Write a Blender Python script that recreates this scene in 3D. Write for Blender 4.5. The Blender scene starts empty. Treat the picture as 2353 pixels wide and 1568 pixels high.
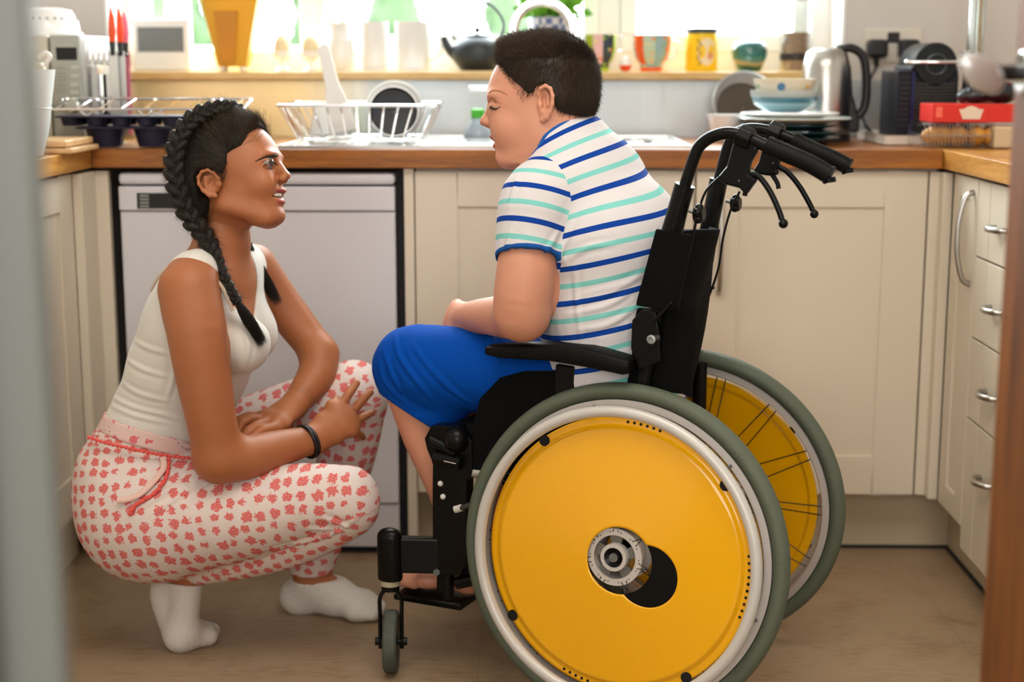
import bpy, math, random
import numpy as np
from mathutils import Vector, Matrix

S = bpy.context.scene
COL = S.collection
RNG = np.random.default_rng(7)
random.seed(7)

# ------------------------------------------------------------------ camera
EYE = np.array([0.0, 0.0, 1.081])
YAW, PITCH, FPX = 0.0185, 0.1796, 3460.7
IW, IH = 2353, 1568
_fw = np.array([-math.sin(YAW) * math.cos(PITCH), math.cos(YAW) * math.cos(PITCH), -math.sin(PITCH)])
_rt = np.cross(_fw, [0, 0, 1]); _rt /= np.linalg.norm(_rt)
_up = np.cross(_rt, _fw)
cd = bpy.data.cameras.new('camera')
cam = bpy.data.objects.new('camera', cd); COL.objects.link(cam)
cam.matrix_world = Matrix(((_rt[0], _up[0], -_fw[0], EYE[0]), (_rt[1], _up[1], -_fw[1], EYE[1]), (_rt[2], _up[2], -_fw[2], EYE[2]), (0, 0, 0, 1)))
cd.sensor_width = 36.0
cd.lens = 36.0 * FPX / IW
cd.clip_start = 0.05
cd.dof.use_dof = True
cd.dof.focus_distance = 2.54
cd.dof.aperture_fstop = 2.4
cd.dof.aperture_blades = 0
S.camera = cam

# ------------------------------------------------------------------ world, lamps, exposure
wd = bpy.data.worlds.new('sky'); S.world = wd; wd.use_nodes = True
_bg = wd.node_tree.nodes['Background']
_bg.inputs[0].default_value = (0.90, 0.96, 1.0, 1)
_bg.inputs[1].default_value = 15.0
S.view_settings.view_transform = 'Standard'
S.view_settings.look = 'None'
S.view_settings.exposure = 0.42
S.view_settings.gamma = 1.0
S.view_settings.use_curve_mapping = False
S.cycles.max_bounces = 8
S.cycles.sample_clamp_indirect = 6.0
S.cycles.use_denoising = True
S.cycles.caustics_reflective = False
S.cycles.caustics_refractive = False


def area_lamp(name, loc, target, sx, sy, power, color, portal=False):
    ld = bpy.data.lights.new(name, 'AREA'); ld.shape = 'RECTANGLE'; ld.size = sx; ld.size_y = sy
    ld.energy = power; ld.color = color
    if portal: ld.cycles.is_portal = True
    o = bpy.data.objects.new(name, ld); COL.objects.link(o)
    o.location = loc
    o.rotation_euler = (Vector(target) - Vector(loc)).to_track_quat('-Z', 'Y').to_euler()
    return o


area_lamp('window_portal', (-0.02, 3.96, 1.66), (-0.02, 0, 1.66), 1.86, 1.16, 1, (1, 1, 1), portal=True)
area_lamp('dining_room_window_light', (-0.3, -1.6, 1.75), (-0.05, 2.6, 0.75), 2.4, 1.8, 58, (1.0, 0.975, 0.94))
area_lamp('kitchen_ceiling_light', (0.1, 1.75, 2.36), (0.1, 2.1, 0), 1.6, 1.2, 27, (1.0, 0.92, 0.82))


# ------------------------------------------------------------------ pixel to place
def ray(px, py):
    return _fw + _rt * (px - IW / 2) / FPX + _up * (IH / 2 - py) / FPX


def atY(px, py, y):
    d = ray(px, py); return EYE + d * (y / d[1])


def atZ(px, py, z):
    d = ray(px, py); return EYE + d * ((z - EYE[2]) / d[2])


def mpp(P):
    """metres per photograph pixel at a point"""
    return float((np.asarray(P) - EYE) @ _fw) / FPX


# wheelchair frame of reference: F forward, L towards the far wheel
CH = np.array([.2155, 2.582, 0.0]); CYAW = .4204
CF = np.array([-math.cos(CYAW), math.sin(CYAW), 0.0]); CL = np.array([math.sin(CYAW), math.cos(CYAW), 0.0])
CZ = np.array([0, 0, 1.0])


def cw(f, l, z):
    return CH + CF * f + CL * l + CZ * z


def atL(px, py, l):
    d = ray(px, py); t = ((CH - EYE) @ CL + l) / (d @ CL); return EYE + d * t


# ------------------------------------------------------------------ materials
MATS = {}


def mat(name, col, rough=0.5, metal=0.0, noise=0.0, nscale=20.0, bump=0.0, bscale=60.0, coat=0.0, sss=0.0, spec=0.5,
        trans=0.0, ior=1.45, sheen=0.0, stretch=None, rnoise=0.0, emit=0.0):
    if name in MATS: return MATS[name]
    m = bpy.data.materials.new(name); m.use_nodes = True
    nt = m.node_tree; b = nt.nodes['Principled BSDF']
    def I(k, v):
        if k in b.inputs: b.inputs[k].default_value = v
    c = tuple(col) + (1,) if len(col) == 3 else col
    I('Base Color', c); I('Roughness', rough); I('Metallic', metal); I('Coat Weight', coat); I('Coat Roughness', 0.08)
    I('Specular IOR Level', spec); I('Transmission Weight', trans); I('IOR', ior); I('Sheen Weight', sheen)
    if sss:
        I('Subsurface Weight', sss); I('Subsurface Radius', (1.0, 0.35, 0.2)); I('Subsurface Scale', 0.012)
    if emit:
        I('Emission Color', c); I('Emission Strength', emit)
    tc = None
    if noise or bump or rnoise:
        tc = nt.nodes.new('ShaderNodeTexCoord')
        mp = nt.nodes.new('ShaderNodeMapping'); nt.links.new(tc.outputs['Object'], mp.inputs[0])
        if stretch: mp.inputs['Scale'].default_value = stretch
    if noise:
        n = nt.nodes.new('ShaderNodeTexNoise'); n.inputs['Scale'].default_value = nscale; n.inputs['Detail'].default_value = 6
        nt.links.new(mp.outputs[0], n.inputs['Vector'])
        mx = nt.nodes.new('ShaderNodeMix'); mx.data_type = 'RGBA'
        mx.inputs['A'].default_value = tuple(max(0, x * (1 - noise)) for x in c[:3]) + (1,)
        mx.inputs['B'].default_value = tuple(min(1, x * (1 + noise)) for x in c[:3]) + (1,)
        nt.links.new(n.outputs['Fac'], mx.inputs['Factor']); nt.links.new(mx.outputs['Result'], b.inputs['Base Color'])
    if rnoise:
        n = nt.nodes.new('ShaderNodeTexNoise'); n.inputs['Scale'].default_value = nscale * 2
        nt.links.new(mp.outputs[0], n.inputs['Vector'])
        mr = nt.nodes.new('ShaderNodeMapRange'); mr.inputs['To Min'].default_value = rough - rnoise; mr.inputs['To Max'].default_value = rough + rnoise
        nt.links.new(n.outputs['Fac'], mr.inputs['Value']); nt.links.new(mr.outputs[0], b.inputs['Roughness'])
    if bump:
        n = nt.nodes.new('ShaderNodeTexNoise'); n.inputs['Scale'].default_value = bscale; n.inputs['Detail'].default_value = 4
        nt.links.new(mp.outputs[0], n.inputs['Vector'])
        bp = nt.nodes.new('ShaderNodeBump'); bp.inputs['Strength'].default_value = bump; bp.inputs['Distance'].default_value = 0.002
        nt.links.new(n.outputs['Fac'], bp.inputs['Height']); nt.links.new(bp.outputs[0], b.inputs['Normal'])
    MATS[name] = m
    return m


def nodes(name):
    m = bpy.data.materials.new(name); m.use_nodes = True; MATS[name] = m
    nt = m.node_tree
    def N(t, **kw):
        n = nt.nodes.new(t)
        for k, v in kw.items():
            if hasattr(n, k): setattr(n, k, v)
            else: n.inputs[k].default_value = v
        return n
    return m, nt, nt.nodes['Principled BSDF'], N, nt.links.new


def srgb(h):
    h = h.lstrip('#'); v = [int(h[i:i + 2], 16) / 255 for i in (0, 2, 4)]
    return tuple(x / 12.92 if x <= .04045 else ((x + .055) / 1.055) ** 2.4 for x in v)


# ------------------------------------------------------------------ object plumbing
ORG = {}


def tag(o, label=None, cat=None, group=None, kind=None):
    if label: o['label'] = label
    if cat: o['category'] = cat
    if group: o['group'] = group
    if kind: o['kind'] = kind
    return o


def thing(name, label, cat, loc=(0, 0, 0), group=None):
    o = bpy.data.objects.new(name, None); COL.objects.link(o)
    o.location = tuple(float(v) for v in loc); o.empty_display_size = 0.05
    ORG[o.name] = np.array(loc, float)
    return tag(o, label, cat, group)


def link_mesh(name, V, Fc, m, parent=None, loc=None, smooth=True, mats=None, fm=None):
    V = np.asarray(V, float)
    if parent is not None: org = ORG[parent.name]
    else: org = np.array(loc if loc is not None else (0, 0, 0), float)
    me = bpy.data.meshes.new(name)
    me.from_pydata((V - org).tolist(), [], Fc if isinstance(Fc, list) else Fc.tolist())
    for q in (mats or [m]): me.materials.append(q)
    if fm is not None: me.polygons.foreach_set('material_index', np.asarray(fm, np.int32))
    if smooth is True: me.polygons.foreach_set('use_smooth', np.ones(len(me.polygons), bool))
    me.update()
    o = bpy.data.objects.new(name, me); COL.objects.link(o)
    if parent is not None: o.parent = parent
    else: o.location = tuple(org)
    ORG[o.name] = org
    return o


def auto(o, ang=40):
    """smooth shading with sharp edges kept"""
    me = o.data
    me.polygons.foreach_set('use_smooth', np.ones(len(me.polygons), bool))
    me.set_sharp_from_angle(angle=math.radians(ang))
    return o


def bevel(o, w=0.002, seg=2):
    md = o.modifiers.new('bevel', 'BEVEL'); md.width = w; md.segments = seg; md.limit_method = 'ANGLE'; md.angle_limit = math.radians(40)
    md.harden_normals = False
    return o


def frame(z, x=None):
    z = np.array(z, float); z /= np.linalg.norm(z)
    x = np.array(x if x is not None else ((0, 0, 1) if abs(z[2]) < .9 else (1, 0, 0)), float)
    x = x - z * (x @ z); x /= np.linalg.norm(x)
    return x, np.cross(z, x), z


class MB:
    def __init__(s): s.v = []; s.f = []; s.m = []; s.cur = 0; s.n = 0

    def add(s, V, Fc):
        V = np.asarray(V, float).reshape(-1, 3)
        for f in Fc: s.f.append([int(i) + s.n for i in f]); s.m.append(s.cur)
        s.v.append(V); s.n += len(V); return s

    def box(s, x0, x1, y0, y1, z0, z1, R=None, o=None):
        V = np.array([(x, y, z) for x in (x0, x1) for y in (y0, y1) for z in (z0, z1)], float)
        if R is not None: V = V @ np.asarray(R)
        if o is not None: V = V + np.asarray(o)
        return s.add(V, [(0, 1, 3, 2), (4, 6, 7, 5), (0, 4, 5, 1), (2, 3, 7, 6), (0, 2, 6, 4), (1, 5, 7, 3)])

    def obox(s, c, ax, ay, az, hx, hy, hz):
        """oriented box: centre, three axes, half sizes"""
        V = [np.asarray(c) + ax * (sx * hx) + ay * (sy * hy) + az * (sz * hz) for sx in (-1, 1) for sy in (-1, 1) for sz in (-1, 1)]
        return s.add(V, [(0, 1, 3, 2), (4, 6, 7, 5), (0, 4, 5, 1), (2, 3, 7, 6), (0, 2, 6, 4), (1, 5, 7, 3)])

    def tube(s, pts, r, n=12, closed=False, cap=True, flat=None):
        P = [np.asarray(p, float) for p in pts]; k = len(P)
        rr = r if hasattr(r, '__len__') else [r] * k
        T = []
        for i in range(k):
            a = P[(i - 1) % k] if (closed or i > 0) else P[i]
            b = P[(i + 1) % k] if (closed or i < k - 1) else P[i]
            t = b - a; T.append(t / (np.linalg.norm(t) + 1e-12))
        x, y, _ = frame(T[0]); V = []
        for i in range(k):
            x = x - T[i] * (x @ T[i]); x /= np.linalg.norm(x) + 1e-12; y = np.cross(T[i], x)
            for j in range(n):
                a = 2 * math.pi * j / n
                V.append(P[i] + (x * math.cos(a) + y * math.sin(a) * (flat or 1)) * rr[i])
        Fc = []
        for i in range(k if closed else k - 1):
            i2 = (i + 1) % k
            for j in range(n):
                Fc.append((i * n + j, i * n + (j + 1) % n, i2 * n + (j + 1) % n, i2 * n + j))
        if cap and not closed:
            Fc.append(tuple(reversed(range(n)))); Fc.append(tuple((k - 1) * n + j for j in range(n)))
        return s.add(V, Fc)

    def cyl(s, a, b, r, r2=None, n=24):
        return s.tube([a, b], [r, r if r2 is None else r2], n)

    def lathe(s, prof, c=(0, 0, 0), axis=(0, 0, 1), xref=None, n=40, sx=1.0, sy=1.0, close=False):
        """prof: (radius, height) pairs round an axis through c"""
        x, y, z = frame(axis, xref); c = np.asarray(c, float); V = []
        for (r, h) in prof:
            for j in range(n):
                a = 2 * math.pi * j / n
                V.append(c + z * h + (x * math.cos(a) * sx + y * math.sin(a) * sy) * max(r, 1e-5))
        Fc = []; k = len(prof)
        for i in range(k if close else k - 1):
            i2 = (i + 1) % k
            for j in range(n):
                Fc.append((i * n + j, i * n + (j + 1) % n, i2 * n + (j + 1) % n, i2 * n + j))
        return s.add(V, Fc)

    def torus(s, c, axis, R, r, n=96, m=12, flat=1.0):
        x, y, z = frame(axis); c = np.asarray(c, float); V = []; Fc = []
        for i in range(n):
            a = 2 * math.pi * i / n; d = x * math.cos(a) + y * math.sin(a)
            for j in range(m):
                b = 2 * math.pi * j / m
                V.append(c + d * (R + r * math.cos(b)) + z * r * math.sin(b) * flat)
        for i in range(n):
            for j in range(m):
                Fc.append((i * m + j, ((i + 1) % n) * m + j, ((i + 1) % n) * m + (j + 1) % m, i * m + (j + 1) % m))
        return s.add(V, Fc)

    def ball(s, c, r, n=20, m=12, sc=(1, 1, 1), R=None):
        V = []; Fc = []
        for i in range(m + 1):
            t = math.pi * i / m
            for j in range(n):
                a = 2 * math.pi * j / n
                p = np.array([math.sin(t) * math.cos(a) * sc[0], math.sin(t) * math.sin(a) * sc[1], math.cos(t) * sc[2]]) * r
                if R is not None: p = p @ np.asarray(R)
                V.append(p + np.asarray(c))
        for i in range(m):
            for j in range(n):
                Fc.append((i * n + j, (i + 1) * n + j, (i + 1) * n + (j + 1) % n, i * n + (j + 1) % n))
        return s.add(V, Fc)

    def prism(s, poly, c, ax, ay, az, t0, t1):
        """2-D outline in the plane (ax, ay) at c, from t0 to t1 along az"""
        k = len(poly); c = np.asarray(c, float)
        V = [c + ax * p[0] + ay * p[1] + az * t for t in (t0, t1) for p in poly]
        Fc = [tuple(reversed(range(k))), tuple(range(k, 2 * k))]
        Fc += [(i, (i + 1) % k, k + (i + 1) % k, k + i) for i in range(k)]
        return s.add(V, Fc)

    def build(s, name, m, parent=None, loc=None, smooth=40, mats=None, bev=0):
        V = np.concatenate(s.v)
        import bmesh
        o = link_mesh(name, V, s.f, m, parent, loc, smooth=False, mats=mats, fm=s.m if mats else None)
        bm = bmesh.new(); bm.from_mesh(o.data); bmesh.ops.remove_doubles(bm, verts=bm.verts, dist=1e-6)
        bmesh.ops.recalc_face_normals(bm, faces=bm.faces); bm.to_mesh(o.data); bm.free()
        if smooth: auto(o, smooth)
        if bev: bevel(o, bev)
        return o


def spline(pts, n=8):
    """Catmull-Rom through points (any dimension)"""
    P = [np.asarray(p, float) for p in pts]; P = [2 * P[0] - P[1]] + P + [2 * P[-1] - P[-2]]
    out = []
    for i in range(1, len(P) - 2):
        for k in range(n):
            t = k / n; a, b, c, d = P[i - 1:i + 3]
            out.append(.5 * ((2 * b) + (c - a) * t + (2 * a - 5 * b + 4 * c - d) * t * t + (3 * b - a - 3 * c + d) * t ** 3))
    out.append(P[-2]); return out


# ------------------------------------------------------------------ implicit surfaces (organic bodies)
def seg(a, b, ra, rb=None, k=.012, op='u', tagn=''):
    a = np.asarray(a, float); b = np.asarray(b, float); rb = ra if rb is None else rb
    R = max(ra, rb)
    def fn(p):
        ab = b - a; t = np.clip(((p - a) @ ab) / (ab @ ab + 1e-12), 0, 1)
        return np.linalg.norm(p - a - t[..., None] * ab, axis=-1) - (ra + (rb - ra) * t)
    return dict(fn=fn, lo=np.minimum(a, b) - R, hi=np.maximum(a, b) + R, k=k, op=op, tag=tagn)


def chain(nodes, k=.012, tagn=''):
    """nodes: (point, radius)"""
    if len(nodes) > 2 and max(n[1] for n in nodes) > .02:      # rounder taper through the joints
        q = spline([np.append(np.asarray(p, float), r) for p, r in nodes], 3); nodes = [(v[:3], float(v[3])) for v in q]
    S_ = [seg(nodes[i][0], nodes[i + 1][0], nodes[i][1], nodes[i + 1][1], k, tagn=tagn) for i in range(len(nodes) - 1)]
    if len(S_) < 3: return S_
    def fn(p):
        r = S_[0]['fn'](p)
        for q in S_[1:]: r = np.minimum(r, q['fn'](p))
        return r
    return [dict(fn=fn, lo=np.min([q['lo'] for q in S_], axis=0), hi=np.max([q['hi'] for q in S_], axis=0), k=k, op='u', tag=tagn)]


def ell(c, R, A=None, k=.012, op='u', tagn=''):
    c = np.asarray(c, float); R = np.asarray(R, float); A = np.eye(3) if A is None else np.asarray(A, float)  # rows = axes
    def fn(p):
        q = (p - c) @ A.T; k0 = np.linalg.norm(q / R, axis=-1); k1 = np.linalg.norm(q / (R * R), axis=-1)
        return k0 * (k0 - 1) / np.maximum(k1, 1e-9)
    e = np.sqrt(((A.T * R) ** 2).sum(1))
    return dict(fn=fn, lo=c - e, hi=c + e, k=k, op=op, tag=tagn)


def eloft(nodes, uref, k=.02, tagn=''):
    """nodes: (point, radius along uref, radius across)"""
    out = []
    for (a, ua, va), (b, ub, vb) in zip(nodes[:-1], nodes[1:]):
        a = np.asarray(a, float); b = np.asarray(b, float)
        T = (b - a) / np.linalg.norm(b - a); U = np.asarray(uref, float); U = U - T * (U @ T); U /= np.linalg.norm(U); Vv = np.cross(T, U)
        def fn(p, a=a, b=b, ua=ua, ub=ub, va=va, vb=vb, T=T, U=U, Vv=Vv):
            L = np.linalg.norm(b - a); w = (p - a) @ T; t = np.clip(w / L, 0, 1); wx = w - t * L
            ru = ua + (ub - ua) * t; rv = va + (vb - va) * t; m = np.minimum(ru, rv)
            q = p - a; return (np.sqrt(((q @ U) / ru) ** 2 + ((q @ Vv) / rv) ** 2 + (wx / m) ** 2) - 1) * m
        R = max(ua, ub, va, vb)
        out.append(dict(fn=fn, lo=np.minimum(a, b) - R, hi=np.maximum(a, b) + R, k=k, op='u', tag=tagn))
    return out


def half(pt, n, k=.004, op='i', tagn=''):
    """keep the side the normal points away from"""
    pt = np.asarray(pt, float); n = np.asarray(n, float); n = n / np.linalg.norm(n)
    return dict(fn=lambda p: (p - pt) @ n, lo=np.full(3, -9.), hi=np.full(3, 9.), k=k, op=op, tag=tagn)


def grow(prims, d):
    out = []
    for p in prims:
        q = dict(p); q['fn'] = (lambda x, f=p['fn']: f(x) - d); q['lo'] = p['lo'] - d; q['hi'] = p['hi'] + d; out.append(q)
    return out


def cut(prims, k=.003):
    """the union of prims, to be subtracted as one"""
    lo = np.min([p['lo'] for p in prims], axis=0); hi = np.max([p['hi'] for p in prims], axis=0)
    def fn(x):
        r = None
        for p in prims:
            d = p['fn'](x)
            if r is None: r = d
            else:
                h = np.clip(.5 + .5 * (r - d) / p['k'], 0, 1); r = r * (1 - h) + d * h - p['k'] * h * (1 - h)
        return r
    return dict(fn=fn, lo=lo, hi=hi, k=k, op='s', tag='')


def field(prims, lo, hi, h):
    lo = np.asarray(lo, float); n = np.ceil((np.asarray(hi) - lo) / h).astype(int) + 1
    ax = [(lo[i] + h * np.arange(n[i])).astype(np.float32) for i in range(3)]
    D = np.full(tuple(n), 1.0, np.float32)
    for p in prims:
        pad = p['k'] + 2.5 * h
        i0 = np.maximum(0, np.floor((p['lo'] - pad - lo) / h).astype(int)); i1 = np.minimum(n, np.ceil((p['hi'] + pad - lo) / h).astype(int) + 1)
        if p['op'] == 'i': i0 = np.zeros(3, int); i1 = n.copy()
        if (i1 <= i0).any():
            continue
        step = max(1, int(3e6 / max(1, (i1[1] - i0[1]) * (i1[2] - i0[2]))))
        for s0 in range(i0[0], i1[0], step):
            s1 = min(i1[0], s0 + step)
            X = np.stack(np.meshgrid(ax[0][s0:s1], ax[1][i0[1]:i1[1]], ax[2][i0[2]:i1[2]], indexing='ij'), -1)
            d = p['fn'](X).astype(np.float32)
            sl = (slice(s0, s1), slice(i0[1], i1[1]), slice(i0[2], i1[2])); a = D[sl]; k = p['k']
            if p['op'] == 'u':
                hh = np.clip(.5 + .5 * (a - d) / k, 0, 1); D[sl] = a * (1 - hh) + d * hh - k * hh * (1 - hh)
            else:
                if p['op'] == 's': d = -d
                hh = np.clip(.5 - .5 * (a - d) / k, 0, 1); D[sl] = a * (1 - hh) + d * hh + k * hh * (1 - hh)
    return D, lo, h


def nets(D, lo, h, closed=True):
    if closed:
        D = D.copy()
        for s_ in (0, -1): D[s_] = 1; D[:, s_] = 1; D[:, :, s_] = 1
    ins = D < 0
    c = np.zeros(tuple(np.array(D.shape) - 1), np.uint8)
    for i in (0, 1):
        for j in (0, 1):
            for k in (0, 1):
                c += ins[i:D.shape[0] - 1 + i, j:D.shape[1] - 1 + j, k:D.shape[2] - 1 + k]
    act = (c > 0) & (c < 8)
    I = np.argwhere(act)
    if len(I) == 0: return np.zeros((0, 3)), np.zeros((0, 4), int)
    idx = np.full(c.shape, -1, np.int64); idx[act] = np.arange(len(I))
    acc = np.zeros((len(I), 3)); cnt = np.zeros(len(I))
    for a in range(3):
        b, e = [q for q in range(3) if q != a]
        for u in (0, 1):
            for v in (0, 1):
                p0 = I.copy(); p0[:, b] += u; p0[:, e] += v; p1 = p0.copy(); p1[:, a] += 1
                d0 = D[tuple(p0.T)]; d1 = D[tuple(p1.T)]; m = (d0 < 0) != (d1 < 0)
                t = np.where(m, d0 / np.where(m, d0 - d1, 1), 0)
                q = p0.astype(float); q[:, a] += t
                acc[m] += q[m]; cnt[m] += 1
    V = lo + (acc / cnt[:, None]) * h
    F = []
    for a in range(3):
        b, e = [(1, 2), (2, 0), (0, 1)][a]
        sl0 = [slice(None)] * 3; sl1 = [slice(None)] * 3; sl0[a] = slice(0, -1); sl1[a] = slice(1, None)
        A0 = ins[tuple(sl0)]; A1 = ins[tuple(sl1)]; E = np.argwhere(A0 != A1)
        ok = (E[:, b] > 0) & (E[:, e] > 0) & (E[:, b] < D.shape[b] - 1) & (E[:, e] < D.shape[e] - 1); E = E[ok]
        if len(E) == 0: continue
        q = []
        for (u, v) in ((-1, -1), (0, -1), (0, 0), (-1, 0)):
            g = E.copy(); g[:, b] += u; g[:, e] += v; q.append(idx[tuple(g.T)])
        q = np.stack(q, 1); fl = ~ins[tuple(E.T)]; q[fl] = q[fl][:, ::-1]; F.append(q)
    F = np.concatenate(F); F = F[(F >= 0).all(1)]
    return V, F


def vnormals(V, F):
    n = np.cross(V[F[:, 2]] - V[F[:, 0]], V[F[:, 3]] - V[F[:, 1]]); N = np.zeros_like(V)
    for j in range(4): np.add.at(N, F[:, j], n)
    return N / (np.linalg.norm(N, axis=1, keepdims=True) + 1e-12)


def relax(V, F, it=2, lam=.5):
    E = np.concatenate([F[:, [0, 1]], F[:, [1, 2]], F[:, [2, 3]], F[:, [3, 0]]])
    cnt = np.zeros(len(V)); np.add.at(cnt, E[:, 0], 1); np.add.at(cnt, E[:, 1], 1); cnt = np.maximum(cnt, 1)
    for _ in range(it):
        for l_ in (lam, -lam * 1.04):
            A = np.zeros_like(V); np.add.at(A, E[:, 0], V[E[:, 1]]); np.add.at(A, E[:, 1], V[E[:, 0]])
            V = V + l_ * (A / cnt[:, None] - V)
    return V


def organic(prims, boxes, sm=2):
    """boxes: (lo, hi, voxel); the same surface cut into boxes, joined to one mesh"""
    Vs, Fs, n = [], [], 0
    for lo, hi, h in boxes:
        D, l, hh = field(prims, lo, hi, h); V, F = nets(D, l, hh, closed=len(boxes) == 1)
        if len(V) == 0: continue
        V = relax(V, F, sm)
        Vs.append(V); Fs.append(F + n); n += len(V)
    return np.concatenate(Vs), np.concatenate(Fs)


def bounds(prims, pad=.01):
    P = [p for p in prims if p['op'] == 'u']
    return np.min([p['lo'] for p in P], axis=0) - pad, np.max([p['hi'] for p in P], axis=0) + pad


def fattr(o, name, vals):
    a = o.data.attributes.new(name, 'FLOAT', 'POINT'); a.data.foreach_set('value', np.asarray(vals, np.float32))


def vattr(o, name, vals):
    a = o.data.attributes.new(name, 'FLOAT_VECTOR', 'POINT'); a.data.foreach_set('vector', np.asarray(vals, np.float32).ravel())


def hair(name, roots, paths, r0, r1, m, parent):
    """paths: (n, k, 3) points of n strands"""
    P = np.asarray(paths, float); n, k, _ = P.shape
    hc = bpy.data.hair_curves.new(name); hc.add_curves([k] * n)
    org = ORG[parent.name]
    hc.attributes['position'].data.foreach_set('vector', (P - org).astype(np.float32).ravel())
    ra = hc.attributes.get('radius') or hc.attributes.new('radius', 'FLOAT', 'POINT')
    ra.data.foreach_set('value', np.tile(np.linspace(r0, r1, k), n).astype(np.float32))
    hc.materials.append(m)
    o = bpy.data.objects.new(name, hc); COL.objects.link(o); o.parent = parent; ORG[o.name] = org
    return o
# ------------------------------------------------------------------ materials of the room
M_WALL = mat('wall_paint', srgb('#d3cdc6'), .85, noise=.03, nscale=3, bump=.05, bscale=200)
M_CEIL = mat('ceiling_paint', srgb('#d9d6d0'), .9)
M_CREAM = mat('cream_cabinet_paint', srgb('#d9cdb9'), .42, noise=.02, nscale=5)
M_PLINTH = mat('plinth_paint', srgb('#bdae93'), .5)
M_DARK = mat('black_trim_gap_shade', (.012, .012, .012), .7)  # flat black for strip and base, and for the shade in gaps
M_WHITE = mat('white_enamel', srgb('#e2dfdc'), .3)
M_WGLOSS = mat('white_glaze', srgb('#f0efec'), .18, coat=.4)
M_UPVC = mat('white_frame', srgb('#f8f8f6'), .35)
M_STEEL = mat('brushed_steel', (.62, .61, .59), .32, 1.0, rnoise=.06, nscale=40)
M_CHROME = mat('chrome', (.86, .86, .87), .08, 1.0)
M_NICKEL = mat('satin_nickel', (.52, .5, .47), .3, 1.0)
M_BLACKP = mat('black_plastic', (.012, .012, .013), .35)
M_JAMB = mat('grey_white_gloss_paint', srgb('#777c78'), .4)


def wood(name, c1, c2, scale=(1, 12, 12), rough=.38, sc=3.2, rot=(0, 0, 0), coat=.15):
    m, nt, b, N, L = nodes(name)
    tc = N('ShaderNodeTexCoord'); mp = N('ShaderNodeMapping'); mp.inputs['Scale'].default_value = scale; mp.inputs['Rotation'].default_value = rot
    n1 = N('ShaderNodeTexNoise'); n1.inputs['Scale'].default_value = sc; n1.inputs['Detail'].default_value = 8; n1.inputs['Distortion'].default_value = .6
    n2 = N('ShaderNodeTexNoise'); n2.inputs['Scale'].default_value = sc * 7; n2.inputs['Detail'].default_value = 5
    mx = N('ShaderNodeMath', operation='ADD'); mu = N('ShaderNodeMath', operation='MULTIPLY'); mu.inputs[1].default_value = .45
    cr = N('ShaderNodeValToRGB'); cr.color_ramp.elements[0].position = .5; cr.color_ramp.elements[0].color = c1 + (1,)
    cr.color_ramp.elements[1].position = .92; cr.color_ramp.elements[1].color = c2 + (1,)
    L(tc.outputs['Object'], mp.inputs[0]); L(mp.outputs[0], n1.inputs['Vector']); L(mp.outputs[0], n2.inputs['Vector'])
    L(n2.outputs['Fac'], mu.inputs[0]); L(n1.outputs['Fac'], mx.inputs[0]); L(mu.outputs[0], mx.inputs[1]); L(mx.outputs[0], cr.inputs[0])
    L(cr.outputs[0], b.inputs['Base Color']); b.inputs['Roughness'].default_value = rough; b.inputs['Coat Weight'].default_value = coat
    return m


M_OAK = wood('oiled_oak_worktop', srgb('#6f3c0a'), srgb('#a8651a'), (1.2, 14, 14))
M_OAKY = wood('oiled_oak_worktop_lengthwise', srgb('#97601f'), srgb('#cf9545'), (14, 1.2, 14))
M_SILL = wood('oak_window_board', srgb('#cc9c50'), srgb('#eac684'), (1.2, 14, 14))
M_DOORW = wood('varnished_brown_door', srgb('#5a2d02'), srgb('#8c500c'), (10, 10, .8), rough=.65, coat=0)
M_BOARD = wood('pale_beech_board', srgb('#b98b55'), srgb('#dcb684'), (1, 10, 10))

# vinyl floor, mottled tan with faint sheet joints
m, nt, b, N, L = nodes('tan_vinyl_floor')
tc = N('ShaderNodeTexCoord'); n1 = N('ShaderNodeTexNoise'); n1.inputs['Scale'].default_value = 9; n1.inputs['Detail'].default_value = 9
mpf = N('ShaderNodeMapping'); mpf.inputs['Scale'].default_value = (1.0, 4.0, 1); mpf.inputs['Rotation'].default_value = (0, 0, .1)
n2 = N('ShaderNodeTexNoise'); n2.inputs['Scale'].default_value = 26; n2.inputs['Detail'].default_value = 6
L(tc.outputs['Object'], n1.inputs['Vector']); L(tc.outputs['Object'], mpf.inputs[0]); L(mpf.outputs[0], n2.inputs['Vector'])
ad = N('ShaderNodeMath', operation='ADD'); L(n1.outputs['Fac'], ad.inputs[0]); L(n2.outputs['Fac'], ad.inputs[1])
cr = N('ShaderNodeValToRGB'); cr.color_ramp.elements[0].position = .7; cr.color_ramp.elements[0].color = srgb('#876d52') + (1,)
cr.color_ramp.elements[1].position = 1.3; cr.color_ramp.elements[1].color = srgb('#9c8468') + (1,)
L(ad.outputs[0], cr.inputs[0])
br = N('ShaderNodeTexBrick'); br.offset = 0.0; br.inputs['Scale'].default_value = 1.0; br.inputs['Mortar Size'].default_value = .0012; br.inputs['Mortar Smooth'].default_value = .3
br.inputs['Brick Width'].default_value = .46; br.inputs['Row Height'].default_value = .46
mp2 = N('ShaderNodeMapping'); mp2.inputs['Location'].default_value = (.11, .2, 0); L(tc.outputs['Object'], mp2.inputs[0]); L(mp2.outputs[0], br.inputs['Vector'])
mx = N('ShaderNodeMix', data_type='RGBA'); L(br.outputs['Fac'], mx.inputs['Factor']); L(cr.outputs[0], mx.inputs['A']); mx.inputs['B'].default_value = srgb('#7d6750') + (1,)
mf = N('ShaderNodeMath', operation='MULTIPLY'); mf.inputs[1].default_value = .55; L(br.outputs['Fac'], mf.inputs[0]); L(mf.outputs[0], mx.inputs['Factor'])
L(mx.outputs['Result'], b.inputs['Base Color']); b.inputs['Roughness'].default_value = .42
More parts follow.
